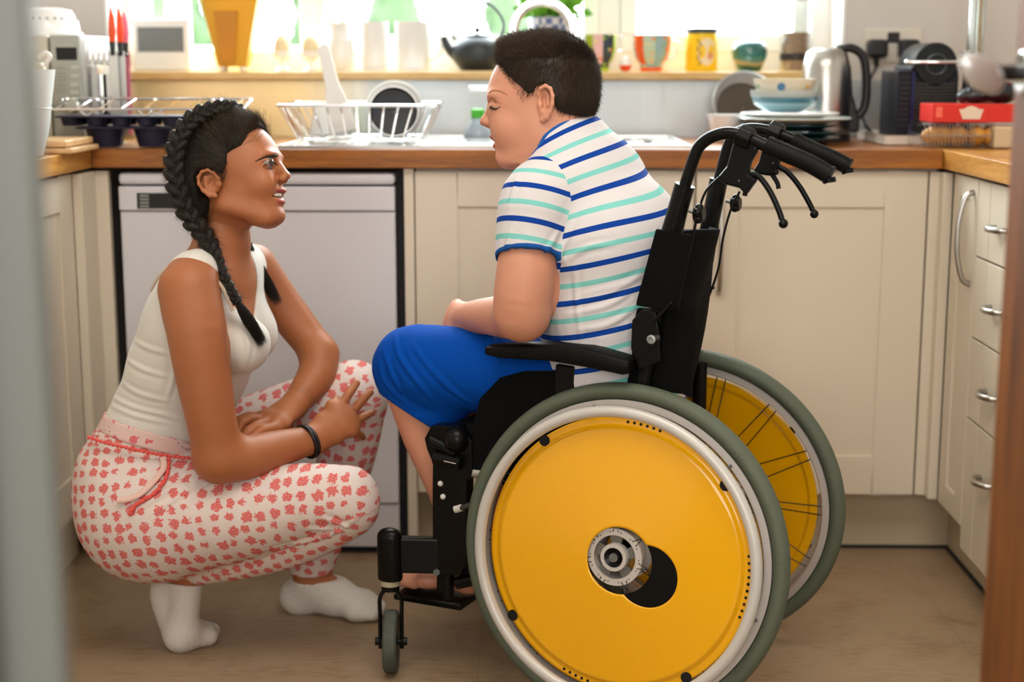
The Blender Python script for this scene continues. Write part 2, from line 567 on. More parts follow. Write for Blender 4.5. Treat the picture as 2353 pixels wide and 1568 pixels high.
bp = N('ShaderNodeBump'); bp.inputs['Strength'].default_value = .08; bp.inputs['Distance'].default_value = .002; L(n2.outputs['Fac'], bp.inputs['Height']); L(bp.outputs[0], b.inputs['Normal'])
M_FLOOR = m

# brushed splashback, a warm reflection painted into the colour of one end
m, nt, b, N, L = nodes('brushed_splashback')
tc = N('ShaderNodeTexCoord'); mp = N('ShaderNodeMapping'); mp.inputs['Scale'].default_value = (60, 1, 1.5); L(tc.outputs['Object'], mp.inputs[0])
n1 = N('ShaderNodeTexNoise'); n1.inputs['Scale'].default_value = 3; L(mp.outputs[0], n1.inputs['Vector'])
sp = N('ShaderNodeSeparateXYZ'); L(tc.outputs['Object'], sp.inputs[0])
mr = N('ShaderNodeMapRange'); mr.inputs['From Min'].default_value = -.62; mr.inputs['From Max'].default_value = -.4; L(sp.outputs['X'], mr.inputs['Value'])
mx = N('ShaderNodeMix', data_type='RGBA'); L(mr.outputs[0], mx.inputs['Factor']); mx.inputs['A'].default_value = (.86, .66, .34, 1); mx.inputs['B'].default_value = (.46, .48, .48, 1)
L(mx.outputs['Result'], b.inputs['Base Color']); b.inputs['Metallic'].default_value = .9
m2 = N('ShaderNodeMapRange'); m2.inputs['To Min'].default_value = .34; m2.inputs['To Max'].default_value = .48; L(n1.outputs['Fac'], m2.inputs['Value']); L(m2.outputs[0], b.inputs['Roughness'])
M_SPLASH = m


def glass(name, tint=(1, 1, 1), f=.12, rough=.02):
    m, nt, b, N, L = nodes(name); nt.nodes.remove(b)
    out = [n for n in nt.nodes if n.type == 'OUTPUT_MATERIAL'][0]
    tr = N('ShaderNodeBsdfTransparent'); tr.inputs[0].default_value = tint + (1,)
    gl = N('ShaderNodeBsdfGlossy'); gl.inputs['Roughness'].default_value = rough
    fr = N('ShaderNodeLayerWeight'); fr.inputs['Blend'].default_value = f; mx = N('ShaderNodeMixShader')
    L(fr.outputs['Facing'], mx.inputs[0]); L(tr.outputs[0], mx.inputs[1]); L(gl.outputs[0], mx.inputs[2]); L(mx.outputs[0], out.inputs[0])
    return m


M_PANE = glass('window_glass', (.97, .99, .98), .05)
M_GLASS = glass('clear_glass', (.93, .96, .95), .35, .03)
M_PLASTIC = glass('clear_plastic', (.97, .98, .98), .12, .06)

# ------------------------------------------------------------------ room shell
WD = 3.2225           # front edge of the worktop
DF = WD + .02         # cupboard fronts
XL, XR = -.9594, .8532  # inner edges of the side worktops
BW = 3.8425           # back wall
SL, SR, RW = -1.58, 1.475, -2.2


def struct(name, mb, m, parent=None, **k):
    o = mb.build(name, m, parent, **k)
    if parent is None: o['kind'] = 'structure'
    return o


struct('floor', MB().box(SL - .2, SR + .2, RW - .2, BW + .2, -.05, 0), M_FLOOR, smooth=0)
struct('ceiling', MB().box(SL - .2, SR + .2, RW - .2, BW + .35, 2.4, 2.5), M_CEIL, smooth=0)
struct('wall_left', MB().box(SL - .15, SL, RW - .1, BW + .1, 0, 2.4), M_WALL, smooth=0)
struct('wall_right', MB().box(SR, SR + .15, RW - .1, BW + .1, 0, 2.4), M_WALL, smooth=0)
struct('wall_rear', MB().box(SL, SR, RW - .15, RW, 0, 2.4), M_WALL, smooth=0)
WX0, WX1, WZ0, WZ1 = -1.09, .756, 1.051, 2.26
wb = MB()
wb.box(SL, WX0, BW, BW + .3, 0, 2.4); wb.box(WX1, SR, BW, BW + .3, 0, 2.4)
wb.box(WX0, WX1, BW, BW + .3, 0, WZ0); wb.box(WX0, WX1, BW, BW + .3, WZ1, 2.4)
struct('wall_back', wb, M_WALL, smooth=0)
# white lining of the window reveal
rv = MB(); rv.box(WX0 - .001, WX0 + .006, BW - .004, BW + .17, 1.072, WZ1); rv.box(WX1 - .006, WX1 + .001, BW - .004, BW + .17, 1.072, WZ1)
struct('trim_1', rv, M_UPVC, smooth=0)
struct('trim_2', MB().box(WX0 + .0, WX1 - .0, BW - .045, BW + .165, 1.051, 1.071), M_SILL, smooth=0, bev=.003)['label'] = 'golden oak window board under the kitchen window'
FY = BW + .165
win = thing('window_1', None, None, (0, FY, 1.07)); win['kind'] = 'structure'
fr = MB()
fr.box(WX0, WX1, FY, FY + .07, 1.07, 1.125); fr.box(WX0, WX1, FY, FY + .07, WZ1 - .06, WZ1)
fr.box(WX0, WX0 + .06, FY, FY + .07, 1.1251, WZ1 - .0601); fr.box(WX1 - .06, WX1, FY, FY + .07, 1.1251, WZ1 - .0601)
for xa in (-.955, -.6, .18):
    fr.box(xa - .028, xa + .028, FY + .001, FY + .069, 1.1251, WZ1 - .0601)
fr.build('window_frame', M_UPVC, win, smooth=0, bev=.004)
sash = MB()
for a, b_ in ((-.572, .152), (.208, WX1 - .06)):
    sash.box(a, b_, FY - .012, FY + .04, 1.1255, 1.165); sash.box(a, a + .042, FY - .012, FY + .04, 1.1651, WZ1 - .061)
    sash.box(b_ - .042, b_, FY - .012, FY + .04, 1.1651, WZ1 - .061)
sash.build('window_sash', M_UPVC, win, smooth=0, bev=.004)
MB().box(WX0 + .05, WX1 - .05, FY + .03, FY + .034, 1.12, WZ1 - .05).build('pane', M_PANE, win, smooth=0)
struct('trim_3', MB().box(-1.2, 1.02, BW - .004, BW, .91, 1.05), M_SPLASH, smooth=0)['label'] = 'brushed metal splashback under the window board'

# door frame close to the camera on the left, brown door on the right
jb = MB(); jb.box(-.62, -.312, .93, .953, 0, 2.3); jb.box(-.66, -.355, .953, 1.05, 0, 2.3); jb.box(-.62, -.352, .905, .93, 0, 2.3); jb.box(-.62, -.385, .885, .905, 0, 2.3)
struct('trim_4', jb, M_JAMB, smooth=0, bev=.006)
dr = thing('door_1', None, None, (.545, 1.7, 0)); dr['kind'] = 'structure'
dl = MB(); dl.box(.524, .566, .95, 1.7, 0.005, 2.05); dl.build('door_leaf', M_DOORW, dr, smooth=0, bev=.003)
DX = .524
hz = atY(2345, 168, 1.62)[2]
h_ = MB(); h_.cyl((DX - .0005, 1.655, hz), (DX - .008, 1.655, hz), .024, n=32); h_.build('door_rose', M_CHROME, dr, bev=.002)
h_ = MB(); h_.tube(spline([(DX - .006, 1.655, hz), (DX - .030, 1.652, hz), (.483, 1.640, hz + .002)], 6), .0085, 14); h_.build('handle_neck', M_BLACKP, dr)
e0, e1 = atY(2296, 196, 1.63), atY(2218, 142, 1.60)
h_ = MB(); pts = [e0 + (e1 - e0) * t for t in np.linspace(-.05, 1.08, 16)]
h_.tube(pts, [.002 + .0150 * math.sqrt(max(0, 1 - (2 * t - 1) ** 2)) for t in np.linspace(0.01, .99, 16)], 20, flat=.8); h_.build('door_handle', mat('satin_handle', (.82, .85, .87), .3, .55), dr)

# ------------------------------------------------------------------ garden outside
M_HEDGE = mat('hedge_leaves', (.030, .056, .018), .8, noise=.5, nscale=9, bump=1.0, bscale=14)
M_PAVE = mat('pale_patio', (.75, .74, .72), .9, noise=.05)
M_RENDER = mat('pale_render', (.85, .85, .84), .9)
struct('ground', MB().box(-14, 14, BW + .32, 24, -.3, -.22), M_PAVE, smooth=0)
struct('ground_wall', MB().box(-7, 7, 11.0, 11.2, -.22, 1.22), M_RENDER, smooth=0)['label'] = 'pale garden wall beyond the window'


def bush(px0, px1, y, z0, z1, seed, label):
    rg = np.random.default_rng(seed)
    x0 = atY(px0, 60, y)[0]; x1 = atY(px1, 60, y)[0]; pr = []
    for i in range(26):
        c = np.array([rg.uniform(x0, x1), y + rg.uniform(-.25, .25), rg.uniform(z0, z1)]); e = .5 * (x1 - x0)
        c[2] = z0 + (c[2] - z0) * (1 - .55 * abs((c[0] - (x0 + x1) / 2) / e) ** 2)
        pr.append(ell(c, (rg.uniform(.1, .2),) * 3, k=.05))
    pr.append(ell(((x0 + x1) / 2, y, (z0 + z1) / 2 - .4), (e * .8, .3, (z1 - z0) * .7 + .4), k=.1))
    lo, hi = bounds(pr, .1); V, F_ = organic(pr, [(lo, hi, .05)], 1)
    V += RNG.normal(0, .012, V.shape)
    o = link_mesh('garden_bush', V, F_, M_HEDGE, loc=((x0 + x1) / 2, y, -.22)); tag(o, label, 'bush', 'garden bushes outside the window'); return o


bush(330, 480, 11.9, .6, 1.9, 3, 'green bush outside the window above the small white screen')
bush(655, 800, 12.2, .6, 1.75, 4, 'small green bush outside behind the egg cups')
bush(800, 1010, 13.6, .6, 1.72, 5, 'wide green bush outside the window between egg cups and teapot')
bush(1120, 1200, 11.8, .6, 1.65, 6, 'narrow green bush outside the window behind the teapot handle')
hs = thing('garden_shed', 'pale garden shed with a blue-grey opening seen through the window', 'shed', (2.1, 17, -.22))
xa = atY(1400, 10, 17)[0]; xb = atY(1780, 10, 17)[0]
MB().box(xa, xb, 17, 18, -.22, 3.2).build('shed_wall', M_RENDER, hs, smooth=0)
xc = atY(1485, 10, 17)[0]; xd_ = atY(1548, 10, 17)[0]
MB().box(xc, xd_, 16.97, 17.0, atY(1500, 36, 17)[2], 2.6).build('shed_opening', mat('slate_blue_paint', srgb('#7d8f9c'), .6), hs, smooth=0)

# ------------------------------------------------------------------ worktops
wt = MB()
wt.box(XL, XR, WD, BW - .006, .87, .91)
wk = wt.build('worktop', M_OAK, loc=(0, WD, .87), smooth=0, bev=.002); tag(wk, 'oak worktop running under the window, sink set in it', 'worktop')
wk = MB().box(SL + .005, XL - .001, 2.28, BW - .006, .87, .91).build('worktop', M_OAKY, loc=(XL, 2.5, .87), smooth=0, bev=.002); tag(wk, 'short stretch of oak worktop with the microwave on it', 'worktop')
wk = MB().box(XR + .001, SR - .005, 2.48, BW - .006, .87, .91).build('worktop', M_OAKY, loc=(XR, 2.5, .87), smooth=0, bev=.002); tag(wk, 'oak worktop with the red cake box and croissants on it', 'worktop')


def shaker(name, parent, u0, u1, z0, z1, plane, side, st=.085, m=None, inset=.006, grooves=()):
    """framed cupboard door; side 'y': faces -y at y=plane; 'x+' faces +x; 'x-' faces -x"""
    def T(u, d, z):
        if side == 'y': return (u, plane + d, z)
        if side == 'x-': return (plane + d, u, z)
        return (plane - d, u, z)
    mb = MB()
    def bx(a0, a1, d0, d1, b0, b1):
        V = [T(u, d, z) for u in (a0, a1) for d in (d0, d1) for z in (b0, b1)]
        mb.add(V, [(0, 1, 3, 2), (4, 6, 7, 5), (0, 4, 5, 1), (2, 3, 7, 6), (0, 2, 6, 4), (1, 5, 7, 3)])
    if st:
        bx(u0, u0 + st, 0, .02, z0, z1); bx(u1 - st, u1, 0, .02, z0, z1)
        bx(u0 + st, u1 - st, 0, .02, z0, z0 + st * .98); bx(u0 + st, u1 - st, 0, .02, z1 - st * .85, z1)
        bx(u0 + st - .004, u1 - st + .004, inset, .018, z0 + st - .004, z1 - st * .85 + .004)
    else:
        bx(u0, u1, 0, .02, z0, z1)
    return mb.build(name, m or M_CREAM, parent, smooth=0, bev=.0018)


cab = thing('base_cabinet', 'cream kitchen cabinet under the sink, two framed doors, behind the wheelchair', 'cabinet', (.3, DF + .3, 0))
cb = MB(); cb.box(-.268, .853, DF + .021, BW - .01, .15, .868); cb.build('cabinet_body', M_CREAM, cab, smooth=0)
shaker('door', cab, -.269, .330, .148, .862, DF, 'y', .09)
d2 = shaker('door', cab, .336, .829, .148, .862, DF, 'y', .09)


def pull(parent, a, b, out, m=M_NICKEL, r=.0055):
    a = np.array(a, float); b = np.array(b, float); o_ = np.array(out, float)
    pts = spline([a, a + (b - a) * .06 + o_ * .55, a + (b - a) * .3 + o_ * .93, (a + b) / 2 + o_, a + (b - a) * .7 + o_ * .93, a + (b - a) * .94 + o_ * .55, b], 6)
    h = MB(); h.tube(pts, r, 10); return h.build('handle', m, parent)


pull(cab.children[1], (.292, DF, .80), (.292, DF, .60), (0, -.032, 0))
pull(d2, (.388, DF, .80), (.388, DF, .60), (0, -.032, 0))
fil = MB(); fil.box(.833, XR + .02, DF, DF + .02, .148, .862); fil.box(XR + .0, XR + .02, DF - .035, DF, .148, .862)
tag(fil.build('corner_post', M_CREAM, loc=(XR, DF, .148), smooth=0, bev=.0015), 'cream corner post beside the sink cabinet', 'panel')
ep = MB().box(-.2925, -.2715, DF - .001, BW - .02, .0, .868)
tag(ep.build('end_panel', M_CREAM, loc=(-.28, DF, 0), smooth=0, bev=.001), 'narrow cream end panel between dishwasher and sink cabinet', 'panel')
ep = MB(); ep.box(XL - .02, -.9315, DF, DF + .02, .0, .862); ep.box(XL - .02, XL, DF - .10, DF, .148, .862)
tag(ep.build('end_panel', M_CREAM, loc=(-.94, DF, 0), smooth=0, bev=.001), 'cream corner panel beside the dishwasher, under the worktop corner', 'panel')

rc = thing('base_cabinet', 'cream cabinet with one bow-handled door, beside the drawers', 'cabinet', (1.1, 3.1, 0))
MB().box(XR + .041, SR - .01, 3.0205, DF + .15, .15, .868).build('cabinet_body', M_CREAM, rc, smooth=0)
dd = shaker('door', rc, 3.022, DF - .042, .146, .862, XR + .02, 'x-', .052)
pull(dd, (XR + .02, 3.05, .835), (XR + .02, 3.046, .648), (-.03, 0, 0), r=.006)
dc = thing('drawer_unit', 'cream drawer unit, four grooved drawer fronts with small pulls', 'drawers', (1.1, 2.75, 0))
MB().box(XR + .041, SR - .01, 2.5, 3.018, .148, .868).build('cabinet_body', M_CREAM, dc, smooth=0)
zz = [.862, .708, .544, .378, .098]
for i in range(4):
    w = MB()
    for a, b_ in ((2.5, 2.935), (2.938, 3.0165)):
        w.box(XR + .02, XR + .04, a, b_, zz[i + 1] + .003, zz[i] - .001)
    f_ = w.build('drawer', M_CREAM, dc, smooth=0, bev=.0015)
    zk = [.78, .625, .458, .285][i]
    pull(f_, (XR + .02, 2.895, zk), (XR + .02, 2.825, zk), (-.024, 0, 0), r=.0065)
pl = MB(); pl.box(-.29, XR + .08, DF + .08, DF + .098, 0, .146)
tag(pl.build('plinth', M_PLINTH, loc=(.3, DF + .08, 0), smooth=0), 'recessed cream plinth below the sink cabinet', 'plinth')
pl = MB(); pl.box(XR + .08, XR + .098, 2.5, DF + .079, 0, .146)
tag(pl.build('plinth', M_PLINTH, loc=(XR + .08, 2.8, 0), smooth=0), 'recessed cream plinth below the drawer unit', 'plinth')
bs = MB(); bs.box(-.29, XR + .08, DF + .074, DF + .0795, 0, .007); bs.box(XR + .074, XR + .0795, 2.5, DF + .08, 0, .007)
struct('trim_5', bs, M_DARK, smooth=0)['label'] = 'dark sealing strip where plinth meets floor'

lc = thing('base_cabinet', 'pale cream framed cabinet under the microwave worktop', 'cabinet', (-1.3, 2.8, 0))
MB().box(SL + .01, XL - .041, 2.3, DF + .1, .15, .868).build('cabinet_body', M_CREAM, lc, smooth=0)
shaker('door', lc, 2.62, DF - .102, .15, .862, XL - .02, 'x+', .085)
MB().box(XL - .098, XL - .08, 2.3, DF + .0, 0, .15).build('kickboard', M_PLINTH, lc, smooth=0)

# ------------------------------------------------------------------ dishwasher
dw = thing('dishwasher', 'white freestanding dishwasher under the worktop behind the girl', 'dishwasher', (-.61, DF + .3, 0))
M_DW = mat('dishwasher_white', srgb('#d4d2d6'), .35)
A0, A1 = -.909, -.3125
MB().box(A0 + .002, A1 - .002, DF + .022, BW - .02, .02, .83).build('body', M_DW, dw, smooth=0, bev=.003)
MB().box(A0, A1, DF - .004, BW - .02, .833, .858).build('lid', M_DW, dw, smooth=0, bev=.008)
cp = MB(); cp.box(A0, A1, DF - .006, DF + .022, .777, .829); panel = cp.build('control_panel', M_DW, dw, smooth=0, bev=.003)
a = atY(316, 443, DF); b_ = atY(412, 479, DF)
MB().box(a[0], b_[0] + .02, DF - .0075, DF - .005, b_[2], a[2]).build('display', mat('display_black', (.01, .012, .014), .12), panel, smooth=0)
kb = MB()
for i in range(4): kb.box(a[0] + .006, a[0] + .026, DF - .0085, DF - .0074, b_[2] + .003 + .0075 * i, b_[2] + .0075 + .0075 * i)
kb.build('buttons', mat('button_grey', (.25, .25, .24), .4), panel, smooth=0)
dd = MB(); dd.box(A0, A1, DF, DF + .021, .121, .775); dd.build('door', M_DW, dw, smooth=0, bev=.004)
MB().box(A0, A1, DF + .006, DF + .02, .018, .118).build('kick_panel', M_DW, dw, smooth=0, bev=.003)
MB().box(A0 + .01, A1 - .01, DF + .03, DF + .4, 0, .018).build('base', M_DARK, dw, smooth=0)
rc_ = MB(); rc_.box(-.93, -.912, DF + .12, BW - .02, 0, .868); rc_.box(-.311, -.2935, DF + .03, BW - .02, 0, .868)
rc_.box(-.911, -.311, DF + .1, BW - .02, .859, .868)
struct('wall_gap_shade', rc_, M_DARK, smooth=0)  # dark boards added in the dishwasher gaps to stand for their shade
# ------------------------------------------------------------------ wheelchair
M_TYRE = mat('grey_green_rubber', srgb('#565e4e'), .6, noise=.12, nscale=30, bump=.5, bscale=160)
M_RIM = mat('matt_aluminium', srgb('#b9b4af'), .4, .3)
M_HRIM = mat('pale_grey_handrim', srgb('#c9c6bf'), .38, .15)
M_YEL = mat('yellow_gloss_plastic', srgb('#f2b000'), .2, coat=.6)
M_BLK = mat('gloss_black_frame', (.003, .003, .003), .3, spec=.22)
M_BLKM = mat('matt_black_fabric', (.0035, .0035, .0035), .9, bump=.4, bscale=300, spec=.12)
M_RUB = mat('black_rubber_grip', (.004, .004, .004), .5, spec=.15)
M_SPK = mat('dark_spoke_steel', (.08, .08, .075), .35, .9)
M_DOT = mat('hole_black', (.003, .003, .003), .8)
M_BOLT = mat('zinc_bolt', (.22, .22, .21), .5, .9)

wc = thing('wheelchair', 'black wheelchair with yellow wheel discs that the boy sits in', 'wheelchair', CH)


def circ_ray(cx, cy, r, qx, qy, a):
    """distance from (qx,qy) along angle a to the far side of a circle; nan when missed"""
    dx, dy = math.cos(a), math.sin(a); ox, oy = qx - cx, qy - cy
    b = ox * dx + oy * dy; c_ = ox * ox + oy * oy - r * r; d = b * b - c_
    return -b + math.sqrt(d) if d >= 0 else float('nan')


def rear_wheel(side):
    """side -1: wheel towards the room, +1: wheel towards the cupboards"""
    cam_ = .0915; ctr = cw(0, side * .1925, .285)
    o = CL * side * math.cos(cam_) + CZ * math.sin(cam_) * 1.0     # outward
    up = CZ * math.cos(cam_) - CL * side * math.sin(cam_)
    fx = CF
    P = lambda a, b, h: ctr + fx * a + up * b + o * h
    w = bpy.data.objects.new('rear_wheel', None); COL.objects.link(w); w.parent = wc
    w.location = tuple(ctr - CH); ORG[w.name] = ctr; w.empty_display_size = .05
    t = MB(); t.torus(ctr, o, .2725, .0142, 128, 16, flat=1.15); t.build('tyre', M_TYRE, w)
    t = MB(); t.lathe([(.2590, -.010), (.2590, .010), (.2470, .011), (.2440, .006), (.2440, -.006), (.2470, -.011)], ctr, o, n=128, close=True); t.build('rim', M_RIM, w)
    t = MB(); t.torus(ctr + o * .038, o, .2425, .0097, 128, 14); t.build('hand_rim', M_HRIM, w)
    t = MB()
    for k in range(6):
        a = math.pi * k / 3 + .3; d = fx * math.cos(a) + up * math.sin(a)
        t = MB(); t.cyl(ctr + d * .25 + o * .008, ctr + d * .243 + o * .034, .003, n=8); t.build('hand_rim_stay', M_BOLT, w)
    # yellow disc with an off-centre keyhole opening
    def hh(r): return .016 if r > .2180 else (.016 + (.2180 - r) / .006 * .0065 if r > .2120 else .0225 + (.2120 - r) / .152 * .0115)
    qx, qy = -.030, -.012; A = (-.010, -.004, .0560); B = (-.0585, -.0235, .0520)
    V = []; n = 144; m_ = 46; Fc = []
    for i in range(n):
        a = 2 * math.pi * i / n
        ri = max([x for x in (circ_ray(*A, qx, qy, a), circ_ray(*B, qx, qy, a)) if x == x])
        ro = circ_ray(0, 0, .2315, qx, qy, a)
        for j in range(m_):
            t_ = j / (m_ - 1); r = ri + (ro - ri) * t_
            x, y = qx + r * math.cos(a), qy + r * math.sin(a); V.append((x, y, math.hypot(x, y)))
    for i in range(n):
        for j in range(m_ - 1): Fc.append((i * m_ + j, i * m_ + j + 1, ((i + 1) % n) * m_ + j + 1, ((i + 1) % n) * m_ + j))
    g = MB(); g.add([P(x, y, hh(r)) for x, y, r in V], Fc); d = g.build('spoke_guard', M_YEL, w, smooth=60)
    sd = d.modifiers.new('s', 'SOLIDIFY'); sd.thickness = .0016; sd.offset = 0
    pn = bpy.data.objects
    if side < 0:
        # dark lune behind the opening
        pts = [(B[0] + .054 * math.cos(a), B[1] + .054 * math.sin(a)) for a in np.linspace(0, 2 * math.pi, 80, endpoint=False)]
        pts = [p for p in pts if math.hypot(p[0] - A[0] - .002, p[1] - A[1]) > .0555]
        # order from one tip to the other, then close with an arc of A
        ang = [math.atan2(p[1] - B[1], p[0] - B[0]) for p in pts]
        pts = [p for _, p in sorted(zip([(x + 2 * math.pi) % (2 * math.pi) for x in ang], pts))]
        t0 = math.atan2(pts[-1][1] - A[1], pts[-1][0] - A[0]); t1 = math.atan2(pts[0][1] - A[1], pts[0][0] - A[0])
        t0 %= 2 * math.pi; t1 %= 2 * math.pi
        arc = [(A[0] + .0555 * math.cos(a), A[1] + .0555 * math.sin(a)) for a in np.linspace(t0, t1, 18)[1:-1]]
        q = MB(); q.prism(pts + arc, ctr + o * .0275, fx, up, o, 0, .003); q.build('guard_insert', M_BLK, w, smooth=0)
    holes = MB()
    def dot(x, y, r):
        q = MB(); q.cyl(P(x, y, hh(math.hypot(x, y)) + .0007), P(x, y, hh(math.hypot(x, y)) + .0016), r, n=12); q.build('hole', M_DOT, w, smooth=0)
    for base in (88, 172, 356, 262):
        for k in range(6):
            a = math.radians(base - k * 2.9) if base != 172 else math.radians(173 - (k * 2.9) + 14)
            a = math.radians(180) - a if base != 172 else a
            dot(.2245 * math.cos(a), .2245 * math.sin(a), .0024)
    for a in (128, 215, 38, 305): 
        a = math.radians(180 - a); q = MB(); q.cyl(P(.226 * math.cos(a), .226 * math.sin(a), .0178), P(.226 * math.cos(a), .226 * math.sin(a), .0186), .0095, n=20); q.build('notch', M_DOT, w, smooth=0)
    # hub
    hb = MB()
    hb.lathe([(.0365, .030), (.048, .030), (.048, .026), (.0365, .026)], ctr, o, n=48, close=True)
    hb.lathe([(.0365, -.024), (.047, -.024), (.047, -.028), (.0365, -.028)], ctr, o, n=48, close=True)
    hb.lathe([(.0375, .027), (.0355, .02), (.0355, -.02), (.0375, -.027)], ctr, o, n=48)
    hb.lathe([(.0165, .036), (.0225, .036), (.0235, .034), (.0235, .02), (.0165, .02)], ctr, o, n=40, close=True)
    hub = hb.build('hub', mat('bright_hub_alloy', srgb('#d6d2cc'), .35, .5), w)
    st = MB()
    for k in range(5):
        a = 2 * math.pi * k / 5 + .3; d1 = fx * math.cos(a) + up * math.sin(a); d2 = np.cross(o, d1)
        st.prism([(.020, -.008), (.0375, -.0115), (.0375, .0115), (.020, .008)], ctr, d1, d2, o, .018, .024)
    st.build('hub_spider', mat('grey_cast_spider', srgb('#77746c'), .5, .4), w)
    ax = MB(); ax.cyl(ctr + o * .01, ctr + o * .036, .0075, n=20); ax.build('axle_cap', M_BOLT, w)
    ax = MB(); ax.lathe([(.0165, .0345), (.0085, .031), (.0085, .02)], ctr, o, n=32); ax.build('axle_seal', M_BLK, w)
    for k in range(14):
        rv_ = MB(); a = 2 * math.pi * k / 14; rv_.ball(P(.0425 * math.cos(a), .0425 * math.sin(a), .0302), .0013, 8, 5); rv_.build('rivet', M_BOLT, w)
    for k in range(28):
        a = 2 * math.pi * (k + .5) / 28; s_ = -.72 if k % 2 else .72; fl = .027 if (k // 2) % 2 else -.025
        sp_ = MB(); sp_.cyl(P(.0425 * math.cos(a), .0425 * math.sin(a), fl + .003), P(.2462 * math.cos(a + s_ * .42), .2462 * math.sin(a + s_ * .42), 0), .00105, n=6)
        sp_.build('spoke', M_SPK, w)
    return w


rear_wheel(-1); rear_wheel(1)
ax = MB(); ax.cyl(cw(0, -.175, .287), cw(0, .175, .287), .014)
ax.build('axle_tube', M_BLK, wc)

PN = lambda pts, l: [atL(x, y, l) for x, y in pts]


def plate(name, pts, l, th, m=M_BLK, parent=wc, bev=.002):
    k = len(pts); V = [p + CL * t for t in (-th / 2, th / 2) for p in PN(pts, l)]
    Fc = [tuple(reversed(range(k))), tuple(range(k, 2 * k))] + [(i, (i + 1) % k, k + (i + 1) % k, k + i) for i in range(k)]
    q = MB(); q.add(V, Fc); return q.build(name, m, parent, smooth=0, bev=bev)


def caster(side):
    if side < 0: base = atZ(900, 1543, 0.0)
    else: base = cw(.434, .2066, 0)
    c = base + CZ * .0575
    cxv = _rt * np.array([1, 1, 0]); cxv = cxv / np.linalg.norm(cxv); cyv = np.cross(CZ, cxv)   # axle along the picture, rolling away
    w = bpy.data.objects.new('caster', None); COL.objects.link(w); w.parent = wc; w.location = tuple(c - CH); ORG[w.name] = c
    t = MB(); t.lathe([(.030, -.0105), (.052, -.0125), (.0565, -.009), (.0575, 0), (.0565, .009), (.052, .0125), (.030, .0105)], c, cxv, n=56)
    t.build('caster_tyre', mat('worn_grey_rubber', srgb('#4a4f47'), .7, noise=.35, nscale=60, bump=.5, bscale=90), w)
    t = MB(); t.lathe([(.001, -.012), (.03, -.011), (.03, .011), (.001, .012)], c, cxv, n=32); t.cyl(c - cxv * .027, c + cxv * .027, .0065, n=16); t.build('caster_hub', M_BLK, w)
    f = MB(); top = c + CZ * .098
    for s in (-1, 1):
        pts = spline([c + cxv * s * .0195 - CZ * .012, c + cxv * s * .0195 + CZ * .05, c + cxv * s * .019 + CZ * .083, c + cxv * s * .008 + CZ * .099, top + cxv * s * .002 + CZ * .004], 5)
        f.tube(pts, .0038, 10, flat=1.8)
        f.cyl(c + cxv * s * .0225, c + cxv * s * .029, .0075, n=14)
    f.cyl(top, top + CZ * .012, .0165); f.build('caster_fork', M_BLK, w)
    n_ = MB(); n_.cyl(top + CZ * .010, top + CZ * .020, .0185); n_.ball(top - CZ * .001, .009, 14, 8); n_.build('caster_bearing', mat('cream_bearing', srgb('#a8a285'), .45), w)
    hs_ = MB(); z0 = top[2] + .019
    b2 = np.array([top[0], top[1], 0.0])
    prof = [(.001, 0), (.0195, .001), (.0205, .006), (.0205, .078), (.0195, .086), (.015, .092), (.008, .0955), (.001, .0965)]
    hs_.lathe(prof, b2 + CZ * z0 + CF * -.0, (0, 0, 1), xref=CF, n=40, sx=1.15, sy=.95)
    hs_.build('caster_housing', M_BLK, wc)
    return b2, z0


cb_, cz0 = caster(-1); cb2, _z = caster(1)
for b2, l in ((cb_, -.15), (cb2, .15)):
    a = b2 + CZ * (cz0 + .048); t = cw(.355, l, cz0 + .045)
    ax_ = t - a; ln = np.linalg.norm(ax_); ax_ = ax_ / ln; az = CZ - ax_ * (CZ @ ax_); az /= np.linalg.norm(az); ay = np.cross(az, ax_)
    sp = MB(); sp.obox((a + t) / 2, ax_, ay, az, ln / 2 + .01, .011, .033)
    sp.build('caster_arm', M_BLK, wc, smooth=0, bev=.004)

# front uprights, footrest hangers
for l in (-.15, .15):
    pf = plate('front_frame', [(984, 1004), (1000, 975), (1062, 975), (1092, 1010), (1094, 1085), (1080, 1105), (1080, 1290), (1066, 1318), (1012, 1318), (1003, 1250), (1002, 1130), (1003, 1060), (990, 1030)] if l < 0 else
               [(1140, 1000), (1190, 1000), (1200, 1270), (1150, 1280)], l, .030)
    if l < 0:
        t = MB(); t.cyl(atL(1016, 1290, l), atL(1015, 1357, l), .0092, n=20); t.build('footrest_tube', M_BLK, pf)
        t = MB()
        for (x, y) in ((1012, 1112), (1018, 1142)):
            t.ball(atL(x, y, l - .016), .0052, 14, 8)
        t.build('button', mat('white_button', srgb('#dcdcd4'), .4), pf)
        t = MB(); t.cyl(atL(1003, 1316, l - .018), atL(1007, 1316, l - .0), .0065, n=6); t.build('bolt', M_SPK, pf)
        t = MB(); t.tube(PN([(990, 1012), (1050, 1042)], l - .014), .0115, 14); t.build('clamp', M_BLK, pf)
        t = MB(); t.tube(PN([(1000, 1052), (1030, 1058), (1060, 1065)], l - .020), .0125, 14); t.ball(atL(1050, 1010, l - .012), .024, 18, 10); t.build('joint_cover', M_BLK, pf)
        t = MB(); t.tube(PN([(1020, 1060), (1048, 1066)], l - .034), .0012, 8); t.build('spring_clip', M_CHROME, pf)
brk = MB(); brk.tube(PN([(1045, 1172), (1062, 1167)], -.186), .0065, 14, flat=.75); brk.build('brake_cap', mat('white_button2', srgb('#c9c9bf'), .4), wc)
brk = MB(); brk.tube(PN([(1060, 1168), (1082, 1160)], -.186), .0055, 12); brk.build('brake_arm', M_SPK, wc)
